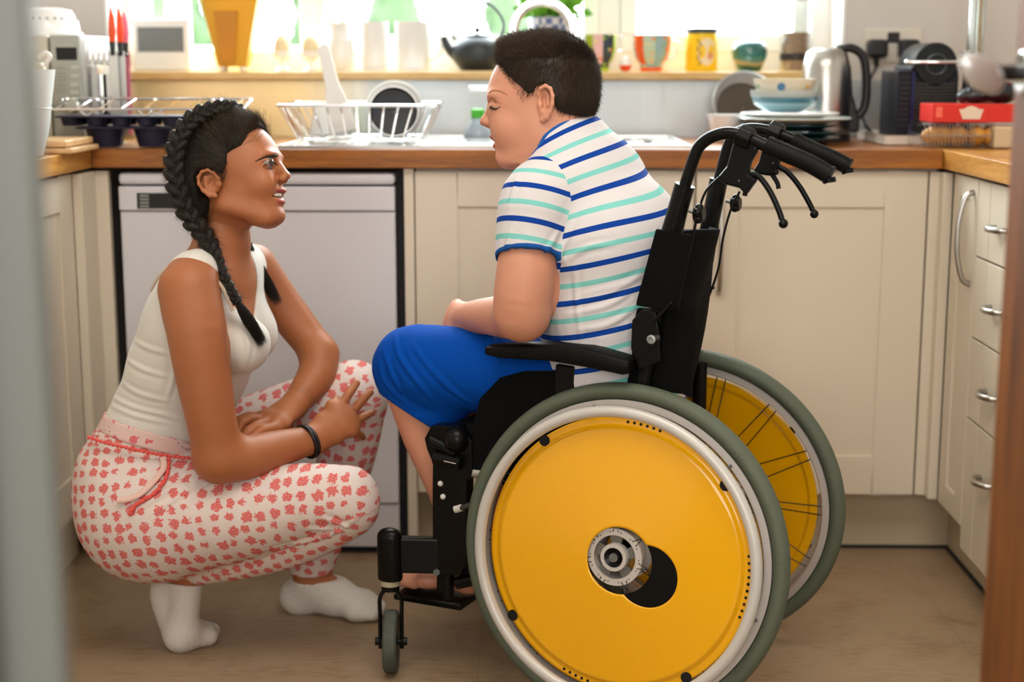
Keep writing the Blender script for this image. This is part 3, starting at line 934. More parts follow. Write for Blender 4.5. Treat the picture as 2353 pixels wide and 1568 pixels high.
bar = MB(); bar.tube(PN([(1078, 1084), (1150, 1092)], -.155), .0095, 16); bar.build('cross_tube', mat('silver_tube', srgb('#b8b8b0'), .35, .6), wc)
fp = MB(); fp.obox(cw(.40, 0, .118), CF, CL, CZ, .07, .135, .006); fp.build('footplate', M_BLK, wc, smooth=0, bev=.003)
plate('footplate_hinge', [(950, 1292), (1000, 1294), (1080, 1296), (1082, 1322), (1040, 1318), (990, 1308), (950, 1312)], -.135, .02)
fr_ = MB()
for l in (-.148, .148):
    fr_.cyl(cw(.34, l, .40), cw(-.03, l, .40), .0125); fr_.cyl(cw(.345, l, .41), cw(.35, l, .14), .0125)
    fr_.cyl(cw(.33, l, .17), cw(.0, l, .285), .0115); fr_.cyl(cw(-.02, l, .29), cw(-.02, l, .55), .013)
fr_.cyl(cw(.2, -.148, .38), cw(.2, .148, .2), .011); fr_.cyl(cw(.2, .148, .38), cw(.2, -.148, .2), .011)
fr_.build('frame', M_BLK, wc)
cu = MB(); cu.obox(cw(.16, 0, .435), CF, CL, CZ, .19, .15, .028); o_ = cu.build('seat_cushion', M_BLKM, wc, smooth=0, bev=.015)
sg = plate('side_guard', [(1092, 960), (1105, 915), (1150, 868), (1205, 853), (1300, 852), (1325, 885), (1345, 884), (1470, 885), (1500, 980), (1400, 1060), (1180, 1120), (1088, 1090), (1086, 1000)], -.158, .008, M_BLKM, bev=.002)
plate('side_guard', [(1350, 870), (1480, 870), (1480, 960), (1350, 960)], .158, .008, M_BLKM)

# arm rests
for l in (-.172, .172):
    pa = PN([(1124, 803), (1160, 805), (1270, 806), (1360, 818), (1440, 838), (1456, 840)], -.172)
    if l > 0: pa = [p + CL * .344 for p in pa]
    k = MB(); sec = []
    n = 16; V = []; Fc = []
    hw = [.018, .026, .028, .028, .027, .024]; ht = [.0075, .011, .0145, .017, .0145, .011]
    for i, p in enumerate(pa):
        for j in range(n):
            a = 2 * math.pi * j / n; ca, sa = math.cos(a), math.sin(a)
            e = .45; V.append(p + CL * (math.copysign(abs(ca) ** e, ca) * hw[i]) + CZ * (math.copysign(abs(sa) ** e, sa) * ht[i]))
    for i in range(len(pa) - 1):
        for j in range(n): Fc.append((i * n + j, i * n + (j + 1) % n, (i + 1) * n + (j + 1) % n, (i + 1) * n + j))
    Fc += [tuple(range(n)), tuple((len(pa) - 1) * n + j for j in range(n))]
    k.add(V, Fc); k.build('armrest', mat('armrest_vinyl', (.004, .004, .004), .5, spec=.15), wc, smooth=50, bev=.002)
    ps = MB(); ps.obox(cw(.115, math.copysign(.158, l), .53), CF, CL, CZ, .018, .008, .06)
    ps.build('armrest_post', M_BLK, wc, smooth=0, bev=.003)

# back canes, push handles, brake levers
spec = {-1: dict(cane=[(1478, 900), (1500, 760), (1545, 560), (1570, 455)], slv=[(1535, 560), (1574, 425)], up=[(1568, 445), (1596, 360), (1612, 331), (1640, 313), (1676, 306), (1712, 315), (1765, 338)],
                 grip=[(1762, 334), (1800, 350), (1860, 376), (1898, 398), (1908, 404)], clamp=(1712, 316), lever=[(1712, 398), (1742, 405), (1768, 438), (1788, 480), (1799, 512)], ball=(1800, 514),
                 body=[(1690, 316), (1736, 312), (1744, 345), (1728, 372), (1722, 400), (1742, 412), (1716, 448), (1700, 432), (1668, 424), (1650, 408), (1672, 382)], trig=[(1700, 415), (1712, 438), (1711, 450)], knob=(1607, 492), stub=(1583, 484)),
        1: dict(cane=[(1570, 890), (1592, 760), (1625, 560), (1648, 445)], slv=[(1622, 560), (1652, 412)], up=[(1648, 430), (1668, 350), (1682, 316), (1704, 300), (1735, 296), (1780, 304), (1826, 322)],
                grip=[(1824, 322), (1860, 340), (1905, 360), (1940, 378), (1950, 384)], clamp=(1782, 304), lever=[(1790, 383), (1812, 398), (1838, 430), (1860, 468), (1870, 490)], ball=(1871, 492),
                body=[(1762, 304), (1802, 304), (1806, 335), (1796, 362), (1788, 392), (1790, 402), (1768, 404), (1728, 398), (1745, 372)], trig=[(1772, 398), (1786, 420), (1789, 434)], knob=(1691, 468), stub=(1668, 462))}
for s, q in spec.items():
    l = s * .150
    T = lambda pts: PN(pts, l)
    t = MB(); t.tube(T(q['cane']), .0125, 18); t.tube(T(q['slv']), .0165, 20); t.build('back_cane', M_BLK, wc)
    t = MB(); t.tube(spline(T(q['up']), 6), .0098, 18); hd = t.build('push_handle', M_BLK, wc)
    g = spline(T(q['grip']), 6); r_ = np.interp(np.linspace(0, 1, len(g)), [0, .02, .06, .8, .93, 1], [.0145, .0165, .0142, .0142, .0158, .0152])
    t = MB(); t.tube(g, r_, 24); t.tube([g[-4] - CZ * .004, g[-2] - CZ * .011], [.010, .0105], 14); t.build('grip', M_RUB, hd, smooth=50)
    t = MB(); c0 = atL(*q['clamp'], l); ax_ = T(q['up'])[-1] - T(q['up'])[-2]; ax_ /= np.linalg.norm(ax_)
    t.cyl(c0 - ax_ * .012, c0 + ax_ * .012, .0185, n=8); t.build('lever_clamp', M_BLK, hd, smooth=0, bev=.002)
    lv = plate('brake_lever', q['body'], l, .014, M_BLK, wc, .004)
    t = MB(); t.tube(spline(T(q['lever']), 6), .0048, 12, flat=.8); t.ball(atL(*q['ball'], l), .0076, 18, 10); t.tube(spline(T(q['trig']), 4), .0042, 10); t.build('lever_blade', M_BLK, lv)
    t = MB(); t.ball(atL(q['lever'][0][0] - 14, q['lever'][0][1] + (-8 if s > 0 else 18), l - .0075), .0016, 8, 6); t.build('screw', M_BOLT, lv)
    t = MB(); kx = atL(*q['knob'], l); nn = CF * -1
    for j in range(5):
        a = 2 * math.pi * j / 5; t.ball(kx + (CZ * math.cos(a) + CL * math.sin(a)) * .009, .0078, 14, 8)
    t.cyl(kx - nn * .008, kx + nn * .008, .011, n=20); kb_ = t.build('knob', M_BLK, wc)
    t = MB(); t.cyl(atL(*q['stub'], l), kx, .0032, n=10); t.build('knob_stud', M_BOLT, kb_)
cbl = MB(); cbl.tube(spline(PN([(1652, 408), (1622, 440), (1604, 490), (1592, 545), (1570, 640), (1556, 720)], -.142), 6), .0021, 8); cbl.build('brake_cable', M_BLK, wc)
cbl = MB(); cbl.tube(spline(PN([(1700, 440), (1680, 480), (1662, 545), (1650, 620), (1622, 700)], .10), 6), .0021, 8); cbl.build('brake_cable', M_BLK, wc)

# back upholstery: sleeves round the canes and a sagging sheet between them
ub = MB()
def sleeve(pts, l, r): 
    ub.tube(spline(PN(pts, l), 4), r, 24)
sheetV = []; nz, nl = 26, 20
for i in range(nz):
    t = i / (nz - 1)
    a = atL(1547 + (1497 - 1547) * t, 528 + (880 - 528) * t, -.150); b_ = atL(1630 + (1580 - 1630) * t, 520 + (880 - 520) * t, .150)
    for j in range(nl):
        u = j / (nl - 1); p = a + (b_ - a) * u - CF * (.030 * math.sin(math.pi * u) * (1 - .3 * t) - .004 * math.sin(9 * u + 7 * t)); sheetV.append(p)
Fc = [(i * nl + j, i * nl + j + 1, (i + 1) * nl + j + 1, (i + 1) * nl + j) for i in range(nz - 1) for j in range(nl - 1)]
sh = MB(); sh.add(sheetV, Fc); so = sh.build('backrest', M_BLKM, wc, smooth=80); so.modifiers.new('s', 'SOLIDIFY').thickness = .012
# near flap, the dark panel that wraps the cane
plate('backrest_flap', [(1508, 526), (1590, 540), (1588, 560), (1557, 705), (1545, 715), (1462, 702), (1464, 690)], -.168, .006, M_BLKM)
plate('backrest_flap', [(1600, 545), (1652, 520), (1640, 600), (1612, 690), (1590, 860), (1592, 910), (1560, 900)], .14, .006, mat('back_nylon', (.009, .009, .011), .6, spec=.3, bump=.3, bscale=50))
plate('lower_back_panel', [(1458, 740), (1466, 708), (1560, 715), (1600, 700), (1600, 790), (1592, 850), (1590, 915), (1570, 905), (1440, 890), (1452, 840)], -.145, .010, M_BLKM)
hw_ = MB(); hw_.cyl(atL(1512, 776, -.168), atL(1497, 780, -.178), .0068, n=20); hw_.build('bolt', M_SPK, wc)
hw_ = MB(); hw_.lathe([(.0074, 0), (.0074, .003), (.0048, .004), (.0040, .002), (.001, .002)], atL(1497, 780, -.180), -CL, n=28); hw_.build('bolt_cap', mat('pale_bolt_cap', (.35, .38, .36), .45, .6), wc)
lk = plate('tilt_bracket', [(1455, 735), (1478, 712), (1508, 716), (1516, 760), (1520, 830), (1470, 850), (1452, 800)], -.165, .012)
t = MB(); t.tube(PN([(1500, 740), (1528, 712), (1540, 697)], -.175), .0028, 10); t.ball(atL(1541, 697, -.175), .0036, 10, 6); t.build('release_lever', M_BLK, wc)
t = MB(); t.tube(PN([(1612, 680), (1632, 664), (1640, 659)], .16), .0038, 10); t.build('release_lever', M_BLK, wc)
t = MB(); t.cyl(atL(1600, 735, .16), atL(1612, 733, .16), .008, n=18); t.cyl(atL(1600, 765, .16), atL(1612, 765, .16), .0095, n=18); t.ball(atL(1612, 712, .16), .005, 12, 8); t.build('bolt', mat('olive_knob', srgb('#5d5f4f'), .45), wc)
# ------------------------------------------------------------------ skin, cloth and hair materials
def skin(name, base, lip, rough=.5):
    m, nt, b, N, L = nodes(name)
    tc = N('ShaderNodeTexCoord'); n1 = N('ShaderNodeTexNoise'); n1.inputs['Scale'].default_value = 14; n1.inputs['Detail'].default_value = 5
    L(tc.outputs['Object'], n1.inputs['Vector'])
    mx = N('ShaderNodeMix', data_type='RGBA'); mx.inputs['A'].default_value = tuple(x * .9 for x in base) + (1,)
    mx.inputs['B'].default_value = (min(1, base[0] * 1.1), base[1] * 1.02, base[2] * 1.0, 1); L(n1.outputs['Fac'], mx.inputs['Factor'])
    at = N('ShaderNodeAttribute'); at.attribute_name = 'lip'
    m2 = N('ShaderNodeMix', data_type='RGBA'); L(at.outputs['Fac'], m2.inputs['Factor']); L(mx.outputs['Result'], m2.inputs['A']); m2.inputs['B'].default_value = lip + (1,)
    # a few small freckles
    vo = N('ShaderNodeTexVoronoi'); vo.inputs['Scale'].default_value = 34; vo.inputs['Randomness'].default_value = 1; L(tc.outputs['Object'], vo.inputs['Vector'])
    fr_ = N('ShaderNodeMapRange'); fr_.inputs['From Min'].default_value = .035; fr_.inputs['From Max'].default_value = .055; fr_.inputs['To Min'].default_value = .35; fr_.inputs['To Max'].default_value = 0
    L(vo.outputs['Distance'], fr_.inputs['Value'])
    m3 = N('ShaderNodeMix', data_type='RGBA'); L(fr_.outputs[0], m3.inputs['Factor']); L(m2.outputs['Result'], m3.inputs['A']); m3.inputs['B'].default_value = tuple(x * .35 for x in base) + (1,)
    L(m3.outputs['Result'], b.inputs['Base Color'])
    b.inputs['Roughness'].default_value = rough; b.inputs['Specular IOR Level'].default_value = .45
    b.inputs['Subsurface Weight'].default_value = .15; b.inputs['Subsurface Radius'].default_value = (1, .35, .2); b.inputs['Subsurface Scale'].default_value = .008
    n3 = N('ShaderNodeTexNoise'); n3.inputs['Scale'].default_value = 420; L(tc.outputs['Object'], n3.inputs['Vector'])
    bp = N('ShaderNodeBump'); bp.inputs['Strength'].default_value = .12; bp.inputs['Distance'].default_value = .0006; L(n3.outputs['Fac'], bp.inputs['Height']); L(bp.outputs[0], b.inputs['Normal'])
    return m


M_SKB = skin('fair_skin', srgb('#d1967a'), srgb('#b4584e'))
M_SKG = skin('tanned_skin', srgb('#a96a42'), srgb('#a8504a'))
M_BROW = mat('dark_brow', (.022, .012, .007), .8)
M_LASH = mat('lash_black', (.006, .004, .004), .6)
M_EYEW = mat('eye_white', (.24, .225, .21), .15, coat=.6)
M_IRIS = mat('brown_iris', (.045, .022, .01), .1, coat=1)
M_TEETH = mat('tooth_white', srgb('#d8d2c2'), .25)
M_NAIL = mat('pale_nail', srgb('#d8a795'), .25)


def hairmat(name, col, rough=.35):
    m = bpy.data.materials.new(name); m.use_nodes = True; nt = m.node_tree; b = nt.nodes['Principled BSDF']
    b.inputs['Base Color'].default_value = col + (1,); b.inputs['Roughness'].default_value = rough; b.inputs['Specular IOR Level'].default_value = .22
    return m


M_HB = hairmat('dark_brown_short_hair', (.030, .019, .011), .42)
M_HBL = hairmat('brown_short_hair_highlight', (.075, .048, .028), .42)  # lighter hair copy, highlight on the front top painted into the colour
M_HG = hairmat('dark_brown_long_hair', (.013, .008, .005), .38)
M_HGL = hairmat('brown_lit_hair', (.07, .042, .022), .35)  # lighter copy of the hair, window highlight put into its colour


def head_frame(cx, cy, y, psi):
    """profile frame: origin at a pixel on depth y; psi turns the face towards the camera (positive)"""
    O = atY(cx, cy, y); s = mpp(O)
    R_ = _rt; U_ = _up; Nn = np.cross(R_, U_)      # towards the camera
    c, d = math.cos(psi), math.sin(psi)
    return O, s, R_, U_, Nn, c, d


class Head:
    def __init__(q, cx, cy, y, psi, facing):
        q.cx, q.cy = cx, cy; q.O = atY(cx, cy, y); q.s = mpp(q.O); q.f = facing
        Rr = _rt; Uu = _up; Nn = -_fw
        c, d = math.cos(psi), math.sin(psi); q.c, q.d = c, d * facing
        q.X = Rr * c + Nn * d * facing          # along the picture, turned with the head (picture-right)
        q.Nr = Nn * c - Rr * d * facing         # out of the near cheek
        q.U = Uu
    def h(q, px, py, n=0.0):
        """apparent pixel, n metres out from the middle plane towards the camera"""
        ax = (px - q.cx) * q.s; a = (ax + n * q.d) / q.c
        return q.O + q.X * a + q.U * ((q.cy - py) * q.s) + q.Nr * n
    def r(q, px): return px * q.s
    def prism(q, poly, k=.006):
        P = np.array([(((x - q.cx) * q.s) / q.c, (q.cy - y) * q.s) for x, y in poly])
        def fn(p):
            a = (p - q.O) @ q.X; b = (p - q.O) @ q.U
            # distance to the outline, tabulated then interpolated
            if 'tab' not in q.__dict__:
                lo = P.min(0) - .03; hi = P.max(0) + .03; st = .0008; n0, n1 = (int(v) for v in np.ceil((hi - lo) / st))
                g = np.stack(np.meshgrid(lo[0] + st * np.arange(n0), lo[1] + st * np.arange(n1), indexing='ij'), -1)
                best = np.full(g.shape[:2], 1e9); inside = np.zeros(g.shape[:2], bool)
                for i in range(len(P)):
                    A, B = P[i], P[(i + 1) % len(P)]; ab = B - A
                    t = np.clip(((g - A) @ ab) / (ab @ ab), 0, 1); best = np.minimum(best, np.linalg.norm(g - A - t[..., None] * ab, axis=-1))
                    cr_ = ((A[1] > g[..., 1]) != (B[1] > g[..., 1])); xx = A[0] + (g[..., 1] - A[1]) * ab[0] / (ab[1] if ab[1] else 1e-9)
                    inside ^= cr_ & (g[..., 0] < xx)
                q.tab = (np.where(inside, -best, best), lo, st, (n0, n1))
            T, lo, st, (n0, n1) = q.tab
            u = np.clip((a - lo[0]) / st, 0, n0 - 1.001); v = np.clip((b - lo[1]) / st, 0, n1 - 1.001)
            i = u.astype(int); j = v.astype(int); fu = u - i; fv = v - j
            return (T[i, j] * (1 - fu) + T[i + 1, j] * fu) * (1 - fv) + (T[i, j + 1] * (1 - fu) + T[i + 1, j + 1] * fu) * fv
        c = q.O; return dict(fn=fn, lo=c - 9, hi=c + 9, k=k, op='i', tag='')


def at(q, a): return np.array([q.X, q.U, q.Nr])


def ear(H, pts, w, n, conch, tilt=.006):
    """rim of the ear through pixels, bowl, lobe; n = how far out it stands"""
    P = [H.h(x, y, n + dn) for (x, y, dn) in pts]
    out = chain([(p, H.r(w * (1.25 if i == len(P) - 1 else 1))) for i, p in enumerate(P)], k=.003)
    return out


def eyeball(H, px, py, n, r, parent, gaze=(1, 0, 0), lid_open=.5, iris=True):
    c = H.h(px, py, n)
    e = MB(); e.ball(c, r, 28, 18); eo = e.build('eye', M_EYEW, parent)
    g = H.X * gaze[0] * H.f + H.U * gaze[1] + H.Nr * gaze[2]; g = g / np.linalg.norm(g)
    if iris:
        x, y, z = frame(g); i_ = MB()
        prof = [(.0001, r * 1.012), (r * .28, r * .985), (r * .56, r * .855)]
        i_.lathe(prof, c, g, n=28); i_.build('iris', M_IRIS, eo)
    return c


def on_mesh(V, pts, off=.0006, rad=4.0):
    """the surface point seen at each pixel, lifted by off"""
    d = V - EYE; z = d @ _fw; px = IW / 2 + FPX * (d @ _rt) / z; py = IH / 2 - FPX * (d @ _up) / z; out = []
    for x, y in pts:
        r2 = (px - x) ** 2 + (py - y) ** 2; R_ = rad
        while not (r2 < R_ * R_).any(): R_ *= 1.5
        m_ = r2 < R_ * R_; zz = z[m_]; w = (zz < zz.min() + .006) / (r2[m_] + .3); zt = (zz * w).sum() / w.sum() - off
        out.append(EYE + ray(x, y) * zt)
    return out


def folds(V, N, lines, amp, wid):
    D_ = np.zeros(len(V))
    for (a, b_) in lines:
        ab = b_ - a; t = np.clip(((V - a) @ ab) / (ab @ ab), 0, 1); d = np.linalg.norm(V - a - t[:, None] * ab, axis=1)
        D_ += amp * (np.exp(-(d / wid) ** 2) - .55 * np.exp(-((d - wid * 1.6) / wid) ** 2)) * np.sin(math.pi * np.clip(t, .03, .97))
    return V + N * D_[:, None]


def px_folds(V, N, lines, amp, wid):
    """raise soft ridges along picture lines traced on the surface itself"""
    D_ = np.zeros(len(V))
    for ln in lines:
        P = np.array(on_mesh(V, [tuple(v) for v in spline([np.array(p, float) for p in ln], 6)], 0, 6.0)); k = len(P); best = np.full(len(V), 9.0); tt = np.zeros(len(V))
        for i in range(k - 1):
            ab = P[i + 1] - P[i]; t = np.clip(((V - P[i]) @ ab) / (ab @ ab + 1e-12), 0, 1); d = np.linalg.norm(V - P[i] - t[:, None] * ab, axis=1)
            m_ = d < best; best[m_] = d[m_]; tt[m_] = (i + t[m_]) / (k - 1)
        D_ += amp * (np.exp(-(best / wid) ** 2) - .6 * np.exp(-((best - wid * 1.7) / wid) ** 2)) * np.sin(math.pi * np.clip(tt, .02, .98)) ** .7
    return V + N * D_[:, None]


def strands(V, N, sel, flow, n, length, k, lift, curl, r0, r1, m, parent, rng, name='hair', grow_out=0.0, jitter=.25):
    """short strands lying along the surface; flow(P) gives the growth direction"""
    idx = rng.choice(np.flatnonzero(sel), n); P = V[idx] + rng.normal(0, .0012, (n, 3)); Nn = N[idx]
    Dd = flow(P); Dd = Dd - Nn * (Dd * Nn).sum(1, keepdims=True); Dd /= np.linalg.norm(Dd, axis=1, keepdims=True) + 1e-9
    Dd = Dd + rng.normal(0, jitter, (n, 3)); Dd /= np.linalg.norm(Dd, axis=1, keepdims=True)
    L_ = length * rng.uniform(.6, 1.15, (n, 1))
    out = []
    for i in range(k):
        t = i / (k - 1)
        out.append(P + Dd * L_ * t + Nn * (lift * t + grow_out * L_ * t - curl * t * t) - Nn * .001)
    return hair(name, P, np.stack(out, 1), r0, r1, m, parent)


# ================================================================== the boy
boy = thing('person', 'boy in a striped T-shirt and blue shorts sitting in the wheelchair', 'person', cw(.12, 0, .46))
BH = Head(1245, 220, 2.655, math.radians(-5), -1)
hb, hr_ = BH.h, BH.r
AX = np.array([BH.X, BH.U, BH.Nr])
bn = lambda px, py, l, rp: (atL(px, py, l), rp * mpp(atL(px, py, l)))

# head
hp = []
hp.append(ell(hb(1256, 190), (hr_(116), hr_(112), .074), AX, k=.02))           # skull
hp.append(ell(hb(1200, 235), (hr_(84), hr_(105), .061), AX, k=.02))           # face mass
hp.append(ell(hb(1186, 312), (hr_(52), hr_(70), .048), AX, k=.02))            # lower face
hp.append(ell(hb(1235, 290), (hr_(60), hr_(58), .060), AX, k=.02))            # jaw corner
for s in (-1, 1):
    hp.append(ell(hb(1170, 300, s * .026), (hr_(34), hr_(38), .026), AX, k=.018))    # cheeks
    hp.append(ell(hb(1150, 226, s * .027), (hr_(26), hr_(14), .022), AX, k=.012))    # brow ridge
hp.append(seg(hb(1130, 240), hb(1113, 272), .0065, .0085, k=.010))             # nose bridge
hp.append(ell(hb(1112, 277), (hr_(12), hr_(11), .0095), AX, k=.007))
for s in (-1, 1):
    hp.append(ell(hb(1122, 282, s * .0105), (hr_(11), hr_(9), .0062), AX, k=.005))   # nostril wing
hp.append(ell(hb(1136, 318, 0), (hr_(15), hr_(8), .019), AX, k=.006))          # upper lip
hp.append(ell(hb(1142, 336, 0), (hr_(12), hr_(7), .016), AX, k=.006))          # lower lip
hp.append(ell(hb(1154, 362, 0), (hr_(19), hr_(19), .020), AX, k=.014))         # chin
hp.append(ell(hb(1185, 372, 0), (hr_(36), hr_(16), .034), AX, k=.018))         # soft under chin
# neck
neck = eloft([(hb(1258, 262), .052, .060), (hb(1270, 330), .053, .062), (hb(1290, 400), .062, .080)], BH.Nr, k=.03)
hp += neck
prof_b = [(1141, 146), (1129, 164), (1122, 182), (1119, 200), (1118, 212), (1120, 224), (1122.5, 238), (1119, 248), (1112, 262), (1104, 272), (1101.5, 279), (1103, 285), (1108, 289), (1115, 291), (1119.5, 294.5),
          (1121, 302), (1122, 310), (1126, 316), (1133, 321), (1138, 324.5), (1136, 328.5), (1132, 332), (1133, 338), (1138, 343), (1141, 348), (1139.5, 356), (1140, 366), (1145, 377), (1152, 384), (1164, 387.5),
          (1180, 386), (1196, 384), (1215, 420), (1215, 560), (1460, 560), (1460, 30), (1180, 30), (1148, 100)]
hp.append(dict(BH.prism(prof_b, k=.0035)))
# eye sockets, mouth corner, nostrils
for s in (-1, 1):
    hp.append(ell(hb(1136, 243, s * .030), (hr_(13), hr_(9), .013), AX, k=.010, op='s'))
    hp.append(ell(hb(1139, 247, s * .0285), (hr_(14.5), hr_(13), .0125), AX, k=.004))       # closed-down lids
hp.append(ell(hb(1134, 327, 0), (hr_(16), hr_(3.2), .021), AX, k=.003, op='s'))
hp.append(seg(hb(1150, 322, .021), hb(1153, 330, .022), .0018, .0014, k=.004, op='s'))
for s in (-1, 1):
    hp.append(ell(hb(1114, 290, s * .005), (hr_(5), hr_(3), .003), AX, k=.002, op='s'))
# ear
EN = .066
er = [(1243, 246, -.004), (1236, 232, .004), (1240, 220, .010), (1251, 215, .013), (1262, 222, .015), (1267, 238, .015), (1266, 256, .013), (1261, 272, .010), (1254, 284, .006), (1246, 289, .002)]
hp.append(ell(hb(1251, 252, EN + .000), (hr_(16), hr_(36), .008), AX, k=.006))
hp += [seg(hb(a[0], a[1], EN + a[2]), hb(b[0], b[1], EN + b[2]), hr_(4.3), hr_(4.3 if i < 7 else 6.5), k=.003) for i, (a, b) in enumerate(zip(er[:-1], er[1:]))]
hp.append(ell(hb(1248, 250, EN + .010), (hr_(9.5), hr_(21), .0105), AX, k=.003, op='s'))
hp += [seg(hb(1257, 232, EN + .006), hb(1256, 258, EN + .007), hr_(2.6), hr_(2.4), k=.004)]
hp.append(ell(hb(1240, 256, EN + .002), (hr_(6), hr_(8), .005), AX, k=.003))      # tragus
hp += [ell(hb(1249, 250, -EN - .004), (hr_(17), hr_(36), .012), AX, k=.006)]

# arms: near arm folds forward onto the lap, far arm likewise
NSH = bn(1232, 452, -.150, 78); NEL = bn(1194, 716, -.195, 60)
arm_n = chain([(atL(1244, 460, -.140), .045), bn(1215, 560, -.172, 64), bn(1208, 620, -.186, 67), bn(1200, 680, -.195, 66), NEL], k=.02)
arm_n += chain([bn(1206, 728, -.190, 56), bn(1160, 728, -.150, 50), bn(1105, 726, -.095, 39), bn(1074, 728, -.06, 32)], k=.02)
FSH = cw(.03, .150, .86); 
arm_f = chain([(cw(.10, .150, .80), .060), (cw(.16, .190, .66), .052), (cw(.20, .185, .60), .045)], k=.02)
arm_f += chain([(cw(.20, .185, .60), .045), (cw(.30, .10, .59), .034), (cw(.345, .04, .585), .026)], k=.02)


def hand(wrist, palm, normal, fingers, thumb, pw=.038, k=.004, ptx=.0125, pr=None):
    """wrist/palm centre points; fingers: list of point lists from knuckle to tip; thumb likewise"""
    out = []; w = np.asarray(wrist); p = np.asarray(palm); ax_ = (p - w) / np.linalg.norm(p - w); nn = np.asarray(normal, float)
    nn = nn - ax_ * (nn @ ax_); nn /= np.linalg.norm(nn); sd = np.cross(nn, ax_); L_ = np.linalg.norm(p - w)
    out += eloft([(w, (pr or .024), .019), (w + (p - w) * .5, pw * .82, .0165), (p, pw, .0155), (p + ax_ * .016, pw * .92, .0125)], sd, k=.012)
    for i, f in enumerate(fingers):
        r_ = [.0088, .0090, .0086, .0076][i] ; n = len(f)
        rad = np.linspace(r_ * 1.02, r_ * .80, n)
        out += chain([(w + (p - w) * .8 + (np.asarray(f[0]) - p) * .6, r_)] + [(np.asarray(q), rad[j]) for j, q in enumerate(f)], k=k)
    out += chain([(w + (p - w) * .25, .013)] + [(np.asarray(q), [.0125, .0105, .0088][min(j, 2)]) for j, q in enumerate(thumb)], k=.008)
    return out


# near hand resting between the thighs, fingers curled over the far one
cwb = lambda f, l, z: cw(f, l, z)
wr = bn(1074, 728, -.06, 30)[0]; pm = wr + CF * .045 + CL * .035 - CZ * .012
fn_ = []
for i in range(4):
    k0 = pm + CF * (.022 - .006 * i) + CL * (.028) + CZ * (.014 - .016 * i)
    k0 = pm + (CL * .026 + CF * .018) + (CZ * .018 - CF * .006) * (1.2 - .85 * i)
    fn_.append([k0, k0 + CL * .022 + CF * .010 - CZ * .012, k0 + CL * .028 - CF * .004 - CZ * .030, k0 + CL * .018 - CF * .010 - CZ * .040])
hand_n = hand(wr, pm, CF * .7 - CL * .5 + CZ * .3, fn_, [pm + CL * .01 + CZ * .012 - CF * .004, pm + CZ * .014 + CL * .024 + CF * .006, pm + CZ * .008 + CL * .040 + CF * .010], pr=.022, pw=.032)
wf = cw(.345, .04, .585); pf_ = wf + CF * .03 - CL * .030 - CZ * .014; ff = []
for i in range(4):
    k0 = pf_ + (-CL * .024 + CF * .014) + (CZ * .016 - CF * .004) * (1.2 - .85 * i)
    ff.append([k0, k0 - CL * .018 + CF * .012 - CZ * .014, k0 - CL * .020 + CF * .002 - CZ * .030])
hand_f = hand(wf, pf_, CF, ff, [pf_ + CZ * .022, pf_ + CZ * .030 - CL * .016, pf_ + CZ * .028 - CL * .03], pr=.020, pw=.028)

# trunk (under the shirt)
TU = CL
trunk = eloft([(cw(.095, 0, .52), .125, .085), (cw(.085, 0, .60), .142, .110), (cw(.095, 0, .70), .152, .115), (cw(.115, 0, .80), .152, .102), (cw(.150, 0, .885), .130, .075)], TU, k=.03)
trunk += [ell(cw(.155, 0, .885), (.165, .060, .055), np.array([CL, CF, CZ]), k=.03)]
# legs
def leg(l, s):
    o_ = l - (-.085)
    if s < 0:
        kn = bn(938, 842, -.088, 72); hipn = bn(1330, 850, -.070, 92)
        th = chain([(hipn[0], .062), bn(1130, 855, -.078, 86), bn(1010, 845, -.088, 84), kn], k=.02)
        shn = chain([bn(945, 875, -.088, 66), bn(985, 1000, -.085, 60), bn(1022, 1110, -.085, 46), bn(1045, 1205, -.085, 34)], k=.02)
        an = atL(1045, 1215, -.085)
    else:
        kn = (atL(938, 842, -.088) + CL * .175, 72 * mpp(cw(.45, .08, .5)))
        sh_ = CL * .175
        th = chain([(cw(.06, .085, .52), .078), (atL(1130, 855, -.09) + sh_, .062), (atL(1010, 845, -.09) + sh_, .058), (kn[0], .05)], k=.02)
        shn = chain([(atL(945, 875, -.088) + sh_, .046), (atL(985, 1000, -.085) + sh_, .041), (atL(1022, 1110, -.085) + sh_, .031), (atL(1045, 1205, -.085) + sh_, .024)], k=.02)
        an = atL(1045, 1215, -.085) + sh_
    # bare foot on the footplate, toes forward
    fz = .132; base = np.array([an[0], an[1], 0]) 
    heel = base + CZ * (fz + .022) - CF * .030
    ft = chain([(an, .026), (heel, .024)], k=.015)
    ft += eloft([(heel + CF * .01, .026, .022), (base + CF * .05 + CZ * (fz + .018), .034, .018), (base + CF * .10 + CZ * (fz + .010), .038, .011)], CL, k=.015)
    for i in range(5):
        a = base + CF * (.105 - .006 * i) + CL * (-s) * (.028 - .0145 * i) + CZ * (fz + .008)
        ft += chain([(a - CF * .012, .0085), (a + CF * (.018 if i == 0 else .012), [.0105, .0075, .0072, .007, .0065][i])], k=.004)
    return th, shn, ft


thn, shn, ftn = leg(-.085, -1); thf, shf, ftf = leg(.085, 1)
body_b = hp[:]
limbs_b = arm_n + arm_f + hand_n + hand_f + thn + shn + ftn + thf + shf + ftf + trunk
hi_head = [(hb(1400, 420, -.10) * 0 + np.minimum.reduce([hb(1080, 400, -.1), hb(1400, 60, .1), hb(1080, 60, -.1), hb(1400, 400, .1)]) - .01)]
